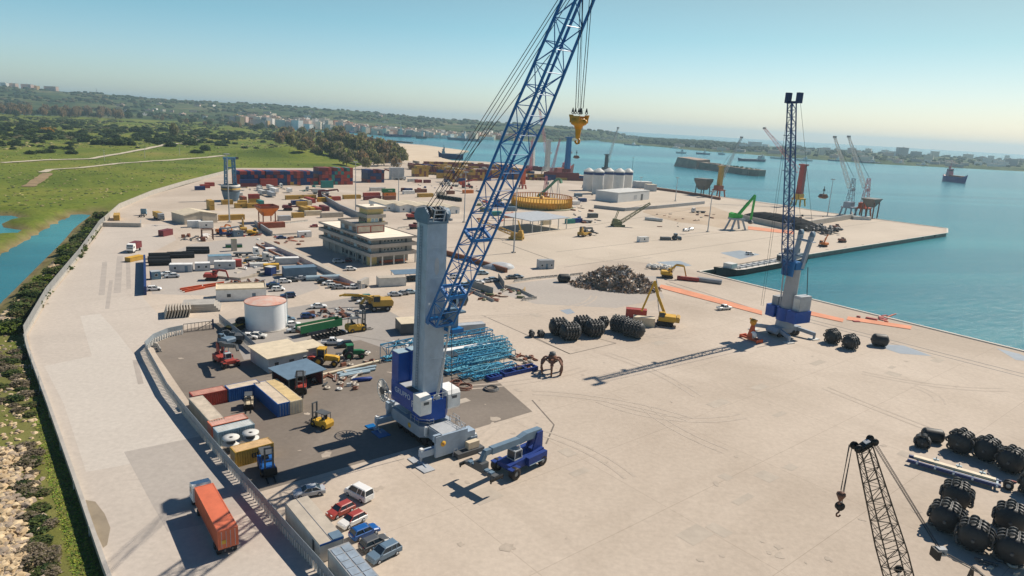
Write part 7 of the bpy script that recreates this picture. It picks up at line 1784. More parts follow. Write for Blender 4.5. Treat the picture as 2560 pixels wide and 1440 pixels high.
o = lone(911,492,'a',12.19,'red','long red container in the row behind the control tower'); o = lone(960,491.5,'a',9.5,'orange','orange container with dark logo under the green one'); emblem(o, 2.5, 1.3, .6); o = lone(958,491.5,'a',9.5,'green','green container with white letters on the orange one',2.6)
lettering('HANJ', 1.3, C('white'), o, (5.5,-.03,1.35), (R_(90),0,0))
lone(927,478,'a',12.19,'offwhite','white trailer box behind the green container'); lone(1040,482,'a',9.5,'brown','brown container right of the navy one'); lone(1014,480,'a',6.06,'navy','navy container between maroon and brown ones'); lone(1006,479,'a',4,'maroon','short maroon container left of the navy one'); lone(1010,486,'a',9,'white','long white flat container before the navy one')
lone(860,498,'a',12.19,'mustard','mustard container at the left of the long low row'); lone(885,500,'a',9,'yellow','yellow container in the long low row') if False else None
lone(912,501,'a',12.19,'maroon','maroon container in the long low row'); lone(960,500.5,'a',9,'brown','brown container at the right of the long low row'); lone(1047,493.5,'a',12.19,'mustard','mustard container before the brown one'); lone(796,505,'a',9,'yellow','yellow container at the start of the low row'); lone(830,502,'a',6.06,'red','red container between yellow and mustard in the low row')
lone(1022,455,'a',9,'offwhite','white container beside the red and maroon pair'); lone(1040,457,'a',6.06,'red','red container of the red and maroon pair'); lone(1062,457.5,'a',6.06,'maroon','maroon container of the red and maroon pair')
lone(1095,489,'a',6.06,'beige','beige container behind the dark drums, left'); lone(1120,486,'a',6.06,'brown','brown container behind the dark drums, right'); lone(1160,484,'a',9,'orange','orange container left of the blue boom'); lone(1150,470-9,'a',6,'orangered','orange red box under the navy one'); lone(1150,461,'a',6,'navy','navy box on the orange red one',2.6)
lone(500,472,'b',6.06,'navy','navy container alone on the pale road, left of three') if False else None
for i,(px,py,c) in enumerate([(489,476,'navy'),(502,471,'red'),(514,466,'red')]): lone(px,py,'a',6.06,c,['blue container alone by the boundary wall','red container next to the lone blue one','red container farthest along the boundary wall'][i])
# dark drums row
for i in range(7):
    p = G(1098+i*8.6, 496+i*1.3); o = thing('dark_drum','dark drum in the row at the end of the white halls','drum',p,20,'dark drums behind the white halls'); b = MB(); b.use(C('black')); b.lathe([(.2,0),(1.5,.1),(1.5,2.6),(.2,2.7)],14); b.build('shell', None, o)
# ---- white halls
for i,(px,py,L,W) in enumerate([(964,531,7,24),(1000,534,7,20),(1040,535,8,24),(1080,537,8,22),(1116,538,7,18)]):
    building(px,py-3,36,L+2,W,3.6,['white prefabricated hall at the left end of the row','second white prefabricated hall from the left','middle white prefabricated hall in the row','fourth white prefabricated hall in the row','white prefabricated hall at the right end of the row'][i],'white','cream',1,True,0,'site_hall',1.0)
# ---- silos and white warehouse
def silo(px, R, base, top, lab):
    p = G(px, base); h = zat(p, top); o = thing('silo', lab, 'silo', p); b = MB(); b.use(mat('silo_white', (.66,.65,.62), .5, var=.08, scale=.3)); b.lathe([(R,0),(R,h)],32); b.build('shell', None, o)
    b = MB(); b.use(C('navy')); b.lathe([(R+.03,h-3.1),(R+.03,h-.9)],32); b.build('band', None, o); b = MB(); b.use(C('offwhite')); b.lathe([(R+.1,h),(1.2,h+2.4),(0,h+2.6)],32); b.build('roof', None, o)
    b = MB(); b.use(C('silver')); b.torus((0,0,h+.9),R*.98,.06,'z',24,4); 
    for k in range(8): a = k*math.pi/4; b.beam((R*.98*math.cos(a),R*.98*math.sin(a),h),(R*.98*math.cos(a),R*.98*math.sin(a),h+1),.07)
    b.build('handrail', None, o)
Rs = 4.6
silo(1469,Rs,476,427,'white silo with blue band at the left end of the group'); silo(1519,Rs,478,427,'white silo with blue band behind the two front ones'); silo(1567,Rs-.4,478,428,'white silo with blue band at the right end of the group'); silo(1493,Rs,484,428,'white silo with blue band, front left of the group'); silo(1544,Rs,486,428,'white silo with blue band, front right of the group')
building(1495,500,head((1495,500),(1545,507))-0,16,26,6.0,'low white warehouse in front of the silos','silver','offwhite',0,False,0,'warehouse') if False else None
A = G(1544,507); o = thing('warehouse','long white warehouse with flat roof in front of the silos','building',A,head((1544,507),(1622,499))); Lw = dist((1544,507),(1622,499)); b = MB(); b.use(mat('ware_white',(.60,.61,.61),.6,var=.06,scale=.2)); b.box(0,0,0,Lw,20,7.2); b.build('wall',None,o); b = MB(); b.use(C('offwhite')); b.box(-.2,-.2,7.2,Lw+.2,20.2,7.5); b.build('roof',None,o); door_part(o,Lw*.72,0,0,3.2,5,'n','dkgrey'); window_part(o,Lw*.5,0,1.5,4,3,'n','grey','silver')
building(1590,470,12,16,10,6,'grey shed behind the white warehouse near the water','silver','offwhite',0,False,0,'shed')
building(1618,478,12,9,8,6,'small pale shed at the right of the silos','silver','cream',0,False,0,'shed')
# ---- cable carousel with gooseneck
p = G(1355,524); R = dist((1286,520),(1422,520))/2; o = thing('cable_carousel','round yellow cable carousel with palisade posts on the quay','carousel',p+Vector((0,R*.75,0)))
YC = mat('carousel_yellow',(.62,.33,.02),.5,var=.15,scale=.3); b = MB(); b.use(YC); b.lathe([(1.5,5.6),(R*.55,5.0),(R-1.2,4.6)],48); b.lathe([(R-1.2,.8),(R-1.2,4.6)],48); b.lathe([(1.5,1),(1.5,7.2),(0,7.2)],20); b.build('turntable',None,o); b = MB(); b.use(C('olive')); b.lathe([(R+.6,0),(R+.6,.8),(R-1.5,.8)],56); b.torus((0,0,.5),R+1.2,.35,'z',56,5); b.build('base_ring',None,o)
for k in range(64): a = 2*math.pi*k/64; b = MB(); b.use(YC); b.beam((R*math.cos(a),R*math.sin(a),.8),(R*math.cos(a),R*math.sin(a),7.6),.55,.6); b.build('post',None,o)
b = MB(); b.use(C('rust')); b.torus((0,0,7.5),R,.26,'z',56,5); b.build('rim',None,o)
q = G(1345,500); o = thing('cable_gooseneck','green curved cable chute arching above the yellow carousel','chute',q); E_ = lambda px,py: EYE+ray(px,py)*((q-EYE).dot(_F)); pts = [E_(x,y)-q for x,y in [(1343,492),(1360,478),(1378,462),(1388,452),(1395,447),(1401,449),(1403,458)]]; b = MB(); b.use(mat('chute_green',(.10,.24,.15),.6,var=.1)); 
for a,c in zip(pts,pts[1:]): b.beam(a,c,2.0,1.5)
b.build('chute',None,o)
for a in (pts[0],pts[2],pts[4]): b = MB(); b.use(C('steel')); b.beam((a.x,a.y,0),a,.35); b.beam((a.x+3,a.y+2,0),a,.3); b.build('strut',None,o)
# ---- open canopy
A = G(1330,582); a0 = head((1330,582),(1415,572)); o = thing('canopy','open canopy with flat pale roof on thin posts','canopy',A,a0); Lc = dist((1335,582),(1415,571)); b = MB(); b.use(C('silver')); b.hexa([(-2,-1,6),(Lc+1,-1,6),(Lc+1,22,6.6),(-2,22,6.6)],[(-2,-1,6.3),(Lc+1,-1,6.3),(Lc+1,22,6.9),(-2,22,6.9)]); b.build('roof',None,o)
for i in range(5):
    for y in (0,20): b = MB(); b.use(C('offwhite')); b.cb(i*Lc/4,y,0,.35,.35,6.0); b.build('post',None,o)
cont(1375,561,'a',6.06,'cream','cream box under the open canopy',at=G(1358,563)); cont(1420,558,'a',6.06,'teal','teal box right of the canopy',at=G(1419,560)); cont(1440,556,'a',6.06,'purple','purple box at the far right of the canopy',at=G(1437,558))
# ---- covered heap, hopper, tanks
p = (G(1845,550)+G(1985,572))*.5; hd_ = head((1838,548),(1962,573)); p = p + e1(hd_+90)*13; o = thing('covered_heap','long heap under black sheeting behind the pale wall','heap',p,hd_); b = MB(); b.use(mat('black_sheet',(.016,.017,.02),.9,var=.4,scale=.25,spec=.08)); n = 26; rb = random.Random(8); vs = []
for i in range(n+1):
    for j in range(9):
        x = -30+60*i/n; y = -12+24*j/8; e = max(0,1-(abs(x)/30)**4)*max(0,1-(abs(y)/12)**3); vs.append((x,y,e*6.0+rb.uniform(-.35,.35)*(e > .02)-.1))
b.add(vs,[(i*9+j,(i+1)*9+j,(i+1)*9+j+1,i*9+j+1) for i in range(n) for j in range(8)]); b.build('cover',None,o)
rbM = Matrix.Translation(o.location) @ Matrix.Rotation(o.rotation_euler.z,4,'Z'); b = MB(); b.M = rbM; b.use(C('dkgrey'))
for k in range(60): b.blob((rb.uniform(24,44),rb.uniform(-9,9),1+rb.random()*2.5),1.2,1.2,.8,6,4,.2,rb)
b.M = None; tag(b.build('rubble',None),None,None,kind='stuff')
p = G(1755,488); o = thing('bulk_hopper','dark grey bulk hopper at the quay edge left of the orange crane','hopper',p,AX); b = MB(); b.use(mat('hopper_grey',(.15,.15,.14),.7,var=.25,scale=.3)); b.frustum(-3,-3,3,3,5,-6,-6,6,6,13); b.box(-6,-6,13,6,6,15); b.build('bin',None,o)
for x in (-4.5,4.5):
    for y in (-4.5,4.5): b = MB(); b.use(C('dkgrey')); b.beam((x,y,0),(x*.9,y*.9,10),.7); b.build('leg',None,o)
p = G(2172,545); o = thing('bulk_hopper','grey open hopper hanging at the right grab crane','hopper',p,AX); b = MB(); b.use(MATS['hopper_grey']); b.frustum(-2,-2,2,2,8,-7,-5,7,5,14.5); b.build('bin',None,o)
for x in (-4,4):
    for y in (-4,4): b = MB(); b.use(C('rusty')); b.beam((x,y,0),(x,y,12),.7); b.build('leg',None,o)
wall_run([(1638,474),(1700,482),(1760,492),(1800,500)], 2.0, 1.2, 'brown', 'low brown conveyor wall along the far quay edge')
# ---- other cranes
far_crane(1366,440,352,'offwhite','offwhite','offwhite','white harbour crane with tall tower and upright jib behind the container rows',(1349,274),tw=4.4,base_y=380,jw=3,jibcol='pink')
far_crane(1324,436,352,'pink','pink','red','small red and white ship crane beside the white wheelhouse',(1332,345),lat=True,base_y=420,jw=2,pq=2.4)
far_crane(1376,446,420,'pink','pink','rust','pink lattice jib crane left of the blue column',(1400,348),lat=True,base_y=430,jw=2.2,pq=2.4)
far_crane(1362,500,440,'pink','pink','rust','faded red lattice gantry behind the green chute',None,lat=True,rope=False,pq=2.0,tw=1.6)
far_crane(1306,472,426,'orangered','orangered','red','orange red crane column at the edge of the blue boom',None,rope=False,tw=3.4,pq=2.2)
far_crane(1416,446,345,'craneblue','craneblue','maroon','tall plain blue crane column behind the container rows',(1443,300) if False else None,tw=4.6,rope=False)
far_crane(1513,440,388,'dkgrey','silver','dkgrey','dark slim crane with faint tall jib behind the silos',(1545,320),tw=3.2,base_y=410,jw=2.4,jibcol='offwhite')
far_crane(1795,492,418,'mustard','offwhite','rust','mustard harbour crane with pale jib beside the dark hopper',(1854,344),tw=3.8,base_y=446,jw=2.4,jibcol='offwhite')
far_crane(1994,515,414,'red','pink','yellow','red harbour crane column with pink jib and yellow house behind the quay crane',(1911,321),tw=4.6,base_y=430,jw=3.2,jibcol='pink')
far_crane(2119,538,446,'steel','offwhite','steel','grey lattice grab crane with pale jib, left of two by the thick wall',(2087,343),lat=True,base_y=470,jw=2.6,jibcol='offwhite',tw=3)
far_crane(2156,540,446,'pink','offwhite','orangered','red lattice grab crane with pale jib, right of two by the thick wall',(2122,342),lat=True,base_y=470,jw=2.6,jibcol='offwhite',tw=3)
# blue portal crane by the green field
def blue_portal():
    p = G(578,502); h = zat(p,385); o = thing('portal_crane','pale blue twin-column portal crane on a striped round base near the green field','crane',p,AX); b = MB(); b.use(C('slate')); b.lathe([(3.8,0),(4.6,3),(5.2,6)],20); b.build('base',None,o)
    b = MB()
    for i,c in enumerate(['dkgrey','mustard','dkgrey','offwhite']): b.use(C(c)); b.lathe([(5.4,6+i*.9),(5.4,6.9+i*.9),(4.6,6.9+i*.9)],24)
    b.build('striped_ring',None,o)
    for s in (-1,1): b = MB(); b.use(mat('portal_blue',(.10,.25,.40),.5,var=.15)); lattice(b,(s*2.6,0,9.6),(s*2.0,0,h-2),1.4,1.6,9,.42,.2); b.build('column',None,o)
    b = MB(); b.use(MATS['portal_blue']); b.beam((-3.5,0,h-2.5),(3.5,0,h-2.5),1.6,1.4); b.beam((-3,0,h-8),(3,0,h-8),.8); b.use(C('dkgrey')); b.cb(4.2,0,h-3,1.6,1.6,1.4); b.build('head_beam',None,o)
blue_portal()
# hanging grabs
for px,py,r,gx,gy,lb in ((2058,490,1.0,2058,545,'dark clamshell grab hanging before the far cranes'),(1441,392,1.6,1430,448,'dark grab hanging right of the blue column')):
    dep = (G(gx,gy)-EYE).dot(_F); c = EYE+ray(px,py)*dep; o = thing('clamshell_grab',lb,'grab',c,20); b = MB(); b.use(C('rusty')); b.ext([(-3.2,-.6),(-1.2,-1.8),(1.2,-1.8),(3.2,-.6),(1.6,1.4),(-1.6,1.4)],-1.8,1.8); b.build('shell',None,o); b = MB(); b.use(MATS['rope_dark']); b.tube((0,0,1.4),(0,0,7),.25); b.cb(0,0,3.6,1.2,.8,1.4); b.build('sheave_block',None,o)
# ---- ships
def ship(px0, py0, px1, py1, hull, sup, lab, Hh=5, sup_at=.85, suph=9, deck='grey', cargo=None, beam=.17, name='ship'):
    A, Q = G(px0,py0,-2.2), G(px1,py1,-2.2); D = Q-A; L = D.length; Wd = L*beam; o = thing(name, lab, 'ship', A, math.degrees(math.atan2(D.y,D.x)))
    b = MB(); b.use(C(hull)); n = 10; vs = []
    for i in range(n+1):
        t = i/n; wv = Wd/2*min(1,.08+1.6*min(t,1.15-t)/.35*.6); zt = Hh+Hh*.55*(1-smooth(0,.14,t))+Hh*.2*smooth(.9,1,t); x = L*t; vs += [(x-(L*.02 if i == 0 else 0),-wv,zt),(x+(L*.02 if i == 0 else 0),-wv*.8,-1),(x+(L*.02 if i == 0 else 0),wv*.8,-1),(x-(L*.02 if i == 0 else 0),wv,zt)]
    b.add(vs,[(4*i+j,4*(i+1)+j,4*(i+1)+j+1,4*i+j+1) for i in range(n) for j in range(3)]+[(0,1,2,3),(4*n+3,4*n+2,4*n+1,4*n)]); b.use(C(deck)); b.add([(v[0],v[1]*.98,v[2]-.3) for v in vs[0::4]]+[(v[0],v[1]*.98,v[2]-.3) for v in vs[3::4]],[(i,i+1,n+2+i,n+1+i) for i in range(n)]); b.build('hull',None,o)
    x = L*sup_at; b = MB(); b.use(C(sup)); b.box(x-L*.07,-Wd*.4,Hh-.4,x+L*.06,Wd*.4,Hh+suph*.5); b.box(x-L*.05,-Wd*.42,Hh+suph*.5,x+L*.04,Wd*.42,Hh+suph); b.use(C('glass')); b.box(x-L*.05-.15,-Wd*.38,Hh+suph*.7,x-L*.05,Wd*.38,Hh+suph*.88); b.use(C(sup)); b.tube((x,0,Hh+suph),(x,0,Hh+suph*1.8),.5); b.box(x+L*.02,-Wd*.15,Hh+suph,x+L*.05,Wd*.15,Hh+suph*1.4); b.build('superstructure',None,o)
    if cargo: b = MB(); b.use(C(cargo)); b.box(L*.15,-Wd*.36,Hh-.5,L*.7,Wd*.36,Hh+2.2); b.build('cargo',None,o)
    else: b = MB(); b.use(C(deck)); b.box(L*.12,-Wd*.25,Hh-.4,L*.72,Wd*.25,Hh+.8); b.build('hatch',None,o)
    return o
ship(1845,402,1911,404,'dkblue','offwhite','low dark tanker at anchor before the far peninsula',4.5,.86,8,'grey')
ship(2414,459,2358,452,'purple','pink','purple-red cargo ship alone on the open bay at right',9,.78,12,'rust','rust',.2)
ship(961,341,1027,343.5,'navy','offwhite','dark blue ship moored left in front of the town',6,.6,16,'grey')
ship(1040,346,1066,347,'dkgrey','offwhite','small grey ship moored before the town waterfront',6,.6,13,'grey')
ship(1118,349,1200,354,'slate','silver','long grey naval ship moored by the pale tanks',6,.5,14,'grey')
ship(872,332,898,332,'navy','white','small navy and white boat at the left end of the bay',4,.5,6,'grey')
ship(1096,396,1158,399,'navy','skyblue','deep blue ship behind the container rows at the sandy spit',7,.2,7,'skyblue')
ship(1310,428,1360,433,'maroon','offwhite','ship with white wheelhouse behind the container rows',7,.42,19,'silver')
ship(1432,436,1370,440,'maroon','pink','maroon ship hull behind the blue column',8,.3,6,'rust')
for i,(a,b_,h_) in enumerate([((1690,383),(1715,384),'offwhite'),((1740,385),(1775,387),'slate'),((1795,386),(1812,387),'silver'),((1925,396),(1975,399),'offwhite'),((1985,401),(2030,403),'offwhite'),((2070,402),(2110,404),'slate'),((2150,407),(2200,409),'slate'),((2235,410),(2262,411),'steel'),((2290,414),(2320,415),'silver'),((1560,362),(1600,365),'slate')]):
    ship(*a,*b_,h_,'white',['white boat nearest the bridge on the peninsula shore','slate boat before the pale shed on the peninsula','silver boat left of the anchored tanker','long white boat right of the anchored tanker','second long white boat right of the anchored tanker','slate vessel behind the tall pale jibs','long slate vessel right of the pale jibs','grey vessel along the right shore','silver vessel at the far right shore','slate boats beside the causeway'][i],3.5,.6,6,'silver',name='boat')
# ---- fort on its islet
A = G(1692,415,-2.2); Q = G(1900,441,-2.2); D = Q-A; L = D.length; o = thing('sea_fort','old stone sea fort on a low islet in the bay','fort',(A.x,A.y,-2.2),math.degrees(math.atan2(D.y,D.x))); FS = mat('fort_stone',(.26,.21,.16),.95,var=.3,scale=.12,bump=.4); FS2 = mat('fort_pale',(.40,.29,.22),.95,var=.25,scale=.12)
b = MB(); b.use(FS2); b.hexa([(0,-6,0),(L*.3,-6,0),(L*.3,24,0),(0,24,0)],[(3,-3,15),(L*.29,-3,14),(L*.29,22,15),(3,22,16)]); b.hexa([(L*.2,-9,0),(L*.31,-9,0),(L*.31,10,0),(L*.2,10,0)],[(L*.21,-7,14),(L*.30,-7,13.5),(L*.30,9,14),(L*.21,9,14)]); b.build('bastion',None,o)
b = MB(); b.use(FS); b.hexa([(L*.31,-5,0),(L*.8,-5,0),(L*.8,18,0),(L*.31,18,0)],[(L*.32,-4,11),(L*.79,-4,8.5),(L*.79,17,8.5),(L*.32,17,11)]); b.box(L*.4,0,10,L*.5,10,11.4); b.build('curtain_wall',None,o)
b = MB(); b.use(FS); b.prism([(L*.79,-8),(L*.92,-10),(L,-3),(L*.98,14),(L*.79,16)],0,9); b.use(FS2); b.box(L*.86,-9.9,1,L*.93,-9.2,7.6); b.build('bastion',None,o)
b = MB(); b.use(C('sand')); b.smooth = True; b.blob((L*.45,4,-1.6),L*.55,26,2.4,24,5,.1); b.build('rock_base',None,o)
for k in range(26): b = MB() if k == 0 else b; b.use(F_MD); b.blob((L*random.uniform(.33,.97),random.uniform(-2,14),random.uniform(8.5,10)),random.uniform(1.5,3),random.uniform(1.5,3),1.2)
b.build('shrubs',None,o)
# ---- town, peninsula buildings
TP = [('cream',(.78,.68,.54)),('white',(.85,.82,.77)),('pink',(.70,.50,.42)),('ochre',(.56,.38,.18)),('grey',(.38,.38,.37)),('terracotta',(.45,.24,.16))]
WM = {}
def facade(nm, c):
    if nm in WM: return WM[nm]
    m, N, L, b = nodes('facade_'+nm); br = N.new('ShaderNodeTexBrick'); br.offset = 0; g = N.new('ShaderNodeTexCoord'); mp = N.new('ShaderNodeMapping')
    mp.inputs['Rotation'].default_value = (R_(90),0,0); sepx = N.new('ShaderNodeSeparateXYZ'); cmb = N.new('ShaderNodeCombineXYZ'); ad = N.new('ShaderNodeMath'); L.new(g.outputs['Object'],sepx.inputs[0]); L.new(sepx.outputs[0],ad.inputs[0]); L.new(sepx.outputs[1],ad.inputs[1]); L.new(ad.outputs[0],cmb.inputs[0]); L.new(sepx.outputs[2],cmb.inputs[1]); L.new(cmb.outputs[0],br.inputs['Vector'])
    br.inputs['Scale'].default_value = 1; br.inputs['Brick Width'].default_value = 3.6; br.inputs['Row Height'].default_value = 3.2; br.inputs['Mortar Size'].default_value = 1.2; br.inputs['Mortar Smooth'].default_value = 0
    br.inputs['Color1'].default_value = (c[0]*.45,c[1]*.47,c[2]*.5,1); br.inputs['Color2'].default_value = (c[0]*.7,c[1]*.7,c[2]*.72,1); br.inputs['Mortar'].default_value = (*c,1); L.new(br.outputs['Color'],b.inputs['Base Color']); b.inputs['Roughness'].default_value = .9; WM[nm] = m; return m
def block(p, ang, L, W, Hh, pal, lab, grp, name='apartment_building'):
    nm, c = pal; b = MB(); b.use(facade(nm, c)); b.box(-L/2,-W/2,-6,L/2,W/2,Hh); b.use(C('beige' if nm != 'terracotta' else 'rust')); b.box(-L/2-.3,-W/2-.3,Hh,L/2+.3,W/2+.3,Hh+.5)
    if random.random() < .6: x = random.uniform(-L*.25,L*.25); b.use(facade(nm,c)); b.box(x-2,-2,Hh+.5,x+2,2,Hh+3)
    o = b.build(name); tag(o,lab,'building',grp); place(o,p,ang); return o
rt = random.Random(4)
for i in range(210):
    px = rt.choice([rt.uniform(585,880)]*2+[rt.uniform(860,1130)]*2+[rt.uniform(1120,1300)]); t = abs(rt.gauss(0,.05))+.010; p = hill_pt(px, t); pal = rt.choice(TP[:3]*2+TP); big = px < 880
    block(p, rt.uniform(-42,2), rt.uniform(14,34), rt.uniform(12,20), rt.uniform(14,27) if big else rt.uniform(9,18), pal, f'{pal[0]} apartment block in the town across the bay', f'{pal[0]} blocks of the town across the bay')
for i in range(40):
    px = rt.uniform(300,1000); t = rt.uniform(.12,.75); p = hill_pt(px, t); pal = rt.choice(TP[:3]); block(p, rt.uniform(0,90), rt.uniform(12,30), rt.uniform(10,16), rt.uniform(5,9), pal, f'small {pal[0]} house scattered on the hazy hillside', f'{pal[0]} houses on the hillside','house')
for i,(px,L,Hh,nm) in enumerate([(40,60,11,2),(76,70,14,2),(96,40,10,3),(135,85,13,2),(20,40,9,1)]):
    p = hill_pt(px,.99); block(p, 160, L, 16, Hh+8, TP[nm], ['long pink block at the left on the ridge','pink block with pale end on the ridge','ochre block between pink ones on the ridge','longest pink block at the right on the ridge','pale block at the far left of the ridge'][i], 'blocks on the ridge')
for i in range(62):
    px = rt.uniform(1640,2560); t = rt.choice([rt.uniform(.04,.2),rt.uniform(.2,.8)]); p = pen_pt(px,t); pal = rt.choice([TP[0],TP[1],TP[1],TP[4],TP[2]]); hi = px > 1840
    block(p, rt.uniform(-42,2), rt.uniform(16,38), rt.uniform(12,22), rt.uniform(10,24) if hi and t > .2 else rt.uniform(5,10), pal, f'{pal[0]} building on the low peninsula across the water', f'{pal[0]} buildings on the peninsula')
block(pen_pt(2252,.5),20,46,20,34,TP[4],'tall grey slab block standing out at the right of the peninsula','tall blocks of the peninsula'); block(pen_pt(1885,.4),20,50,24,24,TP[1],'pale block behind the pink jib on the peninsula','tall blocks of the peninsula')
for i,(px,L) in enumerate([(1150,40),(1215,46),(1100,60)]): block(hill_pt(px,.012),10,L,22,8,TP[1],['white shed by the naval ship, left','white shed by the naval ship, right','long low white shed on the town waterfront'][i],'sheds on the waterfront','shed')
# bridge / causeway
A = G(1500,351.5); Q = G(1612,358); o = thing('bridge','low bridge linking the wooded headland and the peninsula','bridge',A,math.degrees(math.atan2((Q-A).y,(Q-A).x))); Lb = (Q-A).length; b = MB(); b.use(C('concrete')); b.box(0,-5,8,Lb,5,10); b.build('deck',None,o)
for i in range(9): b = MB(); b.use(C('concrete')); b.box(Lb*i/8-2,-4,-4,Lb*i/8+2,4,8); b.build('pier',None,o)
for i,(a,c) in enumerate([((922,348),(958,350)),((982,354),(1030,358))]): A, Q = G(*a,-2), G(*c,-2); o = thing('breakwater','dark breakwater in the bay before the town, '+('farther' if i == 0 else 'nearer')+' of two','breakwater',A,math.degrees(math.atan2((Q-A).y,(Q-A).x))); b = MB(); b.use(C('dkgrey')); b.ext([(0,0),((Q-A).length,0),((Q-A).length,2.4),(0,2.4)],-4,4); b.build('wall',None,o)
# ================================================================== vegetation
def on_land(px, py):
    p = G(px, py); return Vector((p.x, p.y, land_h(p.x, p.y)-.1))
def dropped(px, py, hmax=8):
    "march along the sight line until the land is met"
    d = ray(px, py); t = 60.0
    while t < 4000:
        q = EYE+d*t
        if q.z <= land_h(q.x, q.y):
            lo, hi = t-max(1.6, t*.004), t
            for _ in range(7):
                m_ = (lo+hi)/2; q = EYE+d*m_
                if q.z <= land_h(q.x, q.y): hi = m_
                else: lo = m_
            return Vector((q.x, q.y, land_h(q.x, q.y)-.1))
        t += max(1.5, t*.004)
    return on_land(px, py)
rv = random.Random(9); random.seed(31)
# wood edge at the back of the field
for i in range(70):
    px = rv.uniform(-20,330); py = 289+px*.028+rv.uniform(-2,5)
    k = rv.random(); kind = 'brown' if k < .6 else 'green'; p = on_land(px, py)
    tree(p, kind, rv.uniform(20,30) if kind == 'brown' else rv.uniform(12,18), rv.uniform(8,12), {'brown':'bare brown tree in the belt behind the bushes','green':'green tree in the belt behind the bushes'}[kind], kind+' trees of the back belt')
for i in range(10):
    p = on_land(rv.uniform(318,378), rv.uniform(293,299)); tree(p,'dark',rv.uniform(20,27),rv.uniform(8,11),'dark evergreen in the clump ending the tree belt','dark evergreens ending the belt')
for i in range(46):
    px = rv.uniform(380,720); py = 300+(px-380)*.085+rv.uniform(-6,8); tree(on_land(px,py),rv.choice(['green','euc','green','brown']),rv.uniform(9,15),rv.uniform(5,8),'mixed tree on the far edge of the meadow before the lagoon','trees before the lagoon')
# eucalyptus grove by the container wall
gro = [(715,352,14),(740,358,15),(765,362,13),(735,372,13),(770,378,14),(800,372,17),(830,366,18),(848,352,20),(862,368,17),(845,384,15),(872,380,17),(894,388,20),(900,372,16),(915,392,16),(938,386,18),(952,392,18),(965,398,16),(980,398,18),(992,402,15),(930,405,13),(905,408,14),(880,404,13),(855,402,13),(826,394,14),(960,410,12),(985,411,13),(945,412,11),(800,352,14),(780,345,13),(818,340,13),(838,336,13),(710,340,14),(725,335,15),(755,338,14),(690,346,11),(1000,392,14),(700,362,12),(728,386,11),(756,392,10),(790,396,11),(812,386,14),(838,400,12),(866,412,11),(905,360,15),(928,378,15),(952,378,14),(975,386,16),(1005,404,13),(990,418,11),(915,420,10),(775,352,13)]
for i,(px,py,h) in enumerate(gro): tree(on_land(px,py+8) if py < 396 else G(px,py+4),'euc' if i % 4 else 'brown',h*rv.uniform(1.05,1.5),h*rv.uniform(.45,.72),'grey-green eucalyptus in the grove behind the containers' if i % 4 else 'brownish eucalyptus in the grove behind the containers','eucalyptus grove '+('brown' if i % 4 == 0 else 'green'))
tree(on_land(436,352),'euc',22,6,'tall lone ochre tree standing above the meadow bushes','lone tree'); shrub(on_land(118,337),9,7,'yellow','bush in yellow blossom among the dark bushes','yellow bush'); shrub(on_land(128,333),7,6,'yellow','second bush in yellow blossom beside the first','yellow bush'); shrub(on_land(85,336),9,5,'yg','bright yellow-green bush left of the yellow blossom','yg bush')
# dark bushes across the meadow
for i in range(250):
    px = rv.uniform(-10,690); py = 300+px*.06+abs(rv.gauss(0,1))*30*(1 if px < 560 else .6)
    if py > 372+px*.02 and rv.random() < .8: py = rv.uniform(305+px*.06, 350+px*.03)
    if px > 590 and py > 352: continue
    p = on_land(px,py); s = rv.uniform(2.8,6.2); kind = rv.choice(['dark','dark','mid']); s *= rv.choice([.6,1,1,1.35]); shrub(p,s*rv.uniform(.9,1.5),s*rv.uniform(.75,1.15),kind,{'dark':'dark rounded bush on the green meadow','mid':'lighter green bush on the green meadow'}[kind],kind+' bushes on the meadow')
for i in range(40):
    px, py = rv.choice([(rv.uniform(560,720),rv.uniform(345,385)),(rv.uniform(20,190),rv.uniform(360,392))]); s = rv.uniform(2,4.4); shrub(on_land(px,py),s*1.2,s*.8,rv.choice(['dark','mid']),'bush on the near part of the meadow','near meadow bushes')
# bank by the canal: shrubs, rocks, grass strip
bank = [(262,540),(235,572),(212,610),(188,640),(160,676),(130,712),(100,746),(75,788),(55,830)]
for i in range(52):
    t = rv.random()*(len(bank)-1); j = int(t); a, c = bank[j], bank[min(j+1,len(bank)-1)]; f = t-j; px = a[0]+(c[0]-a[0])*f; py = a[1]+(c[1]-a[1])*f
    s = rv.uniform(1.6,3.4)*(1 if py < 640 else .85); shrub(on_land(px-rv.uniform(6,30)*(py/700),py+rv.uniform(-4,4)),s*1.2,s*.9,rv.choice(['mid','yg','olive','olive']),'green bush on the canal bank below the parapet','bushes on the canal bank')
for i in range(64):
    py = rv.uniform(860,1440); px = rv.uniform(-20, 62+(py-860)*.12) if py < 1120 else rv.uniform(45+(py-1120)*.1, 85+(py-1120)*.2); s = rv.uniform(.6,1.4); kind = rv.choice(['grey','grey','grey','olive','mid']); shrub(dropped(px,py),s*1.3,s*.7,kind,{'grey':'dry grey bush among the rocks below the road','mid':'green bush among the rocks below the road','olive':'olive bush among the rocks below the road'}[kind],kind+' bushes among the rocks')
RK = [mat('rock_pale',(.58,.45,.28),.9,var=.25,scale=.8), mat('rock_tan',(.46,.34,.20),.9,var=.25,scale=.8), mat('rock_grey',(.34,.27,.20),.9,var=.25,scale=.8)]
b = MB(); rr_ = random.Random(2)
def rock(p, s): b.use(rr_.choice(RK)); b.blob((p.x,p.y,p.z+s*.25),s*rr_.uniform(.7,1.2),s*rr_.uniform(.7,1.2),s*rr_.uniform(.5,.8),6,4,.28,rr_)
wl_ = [(140,650),(100,702),(60,740),(28,768),(0,792),(-30,812)]
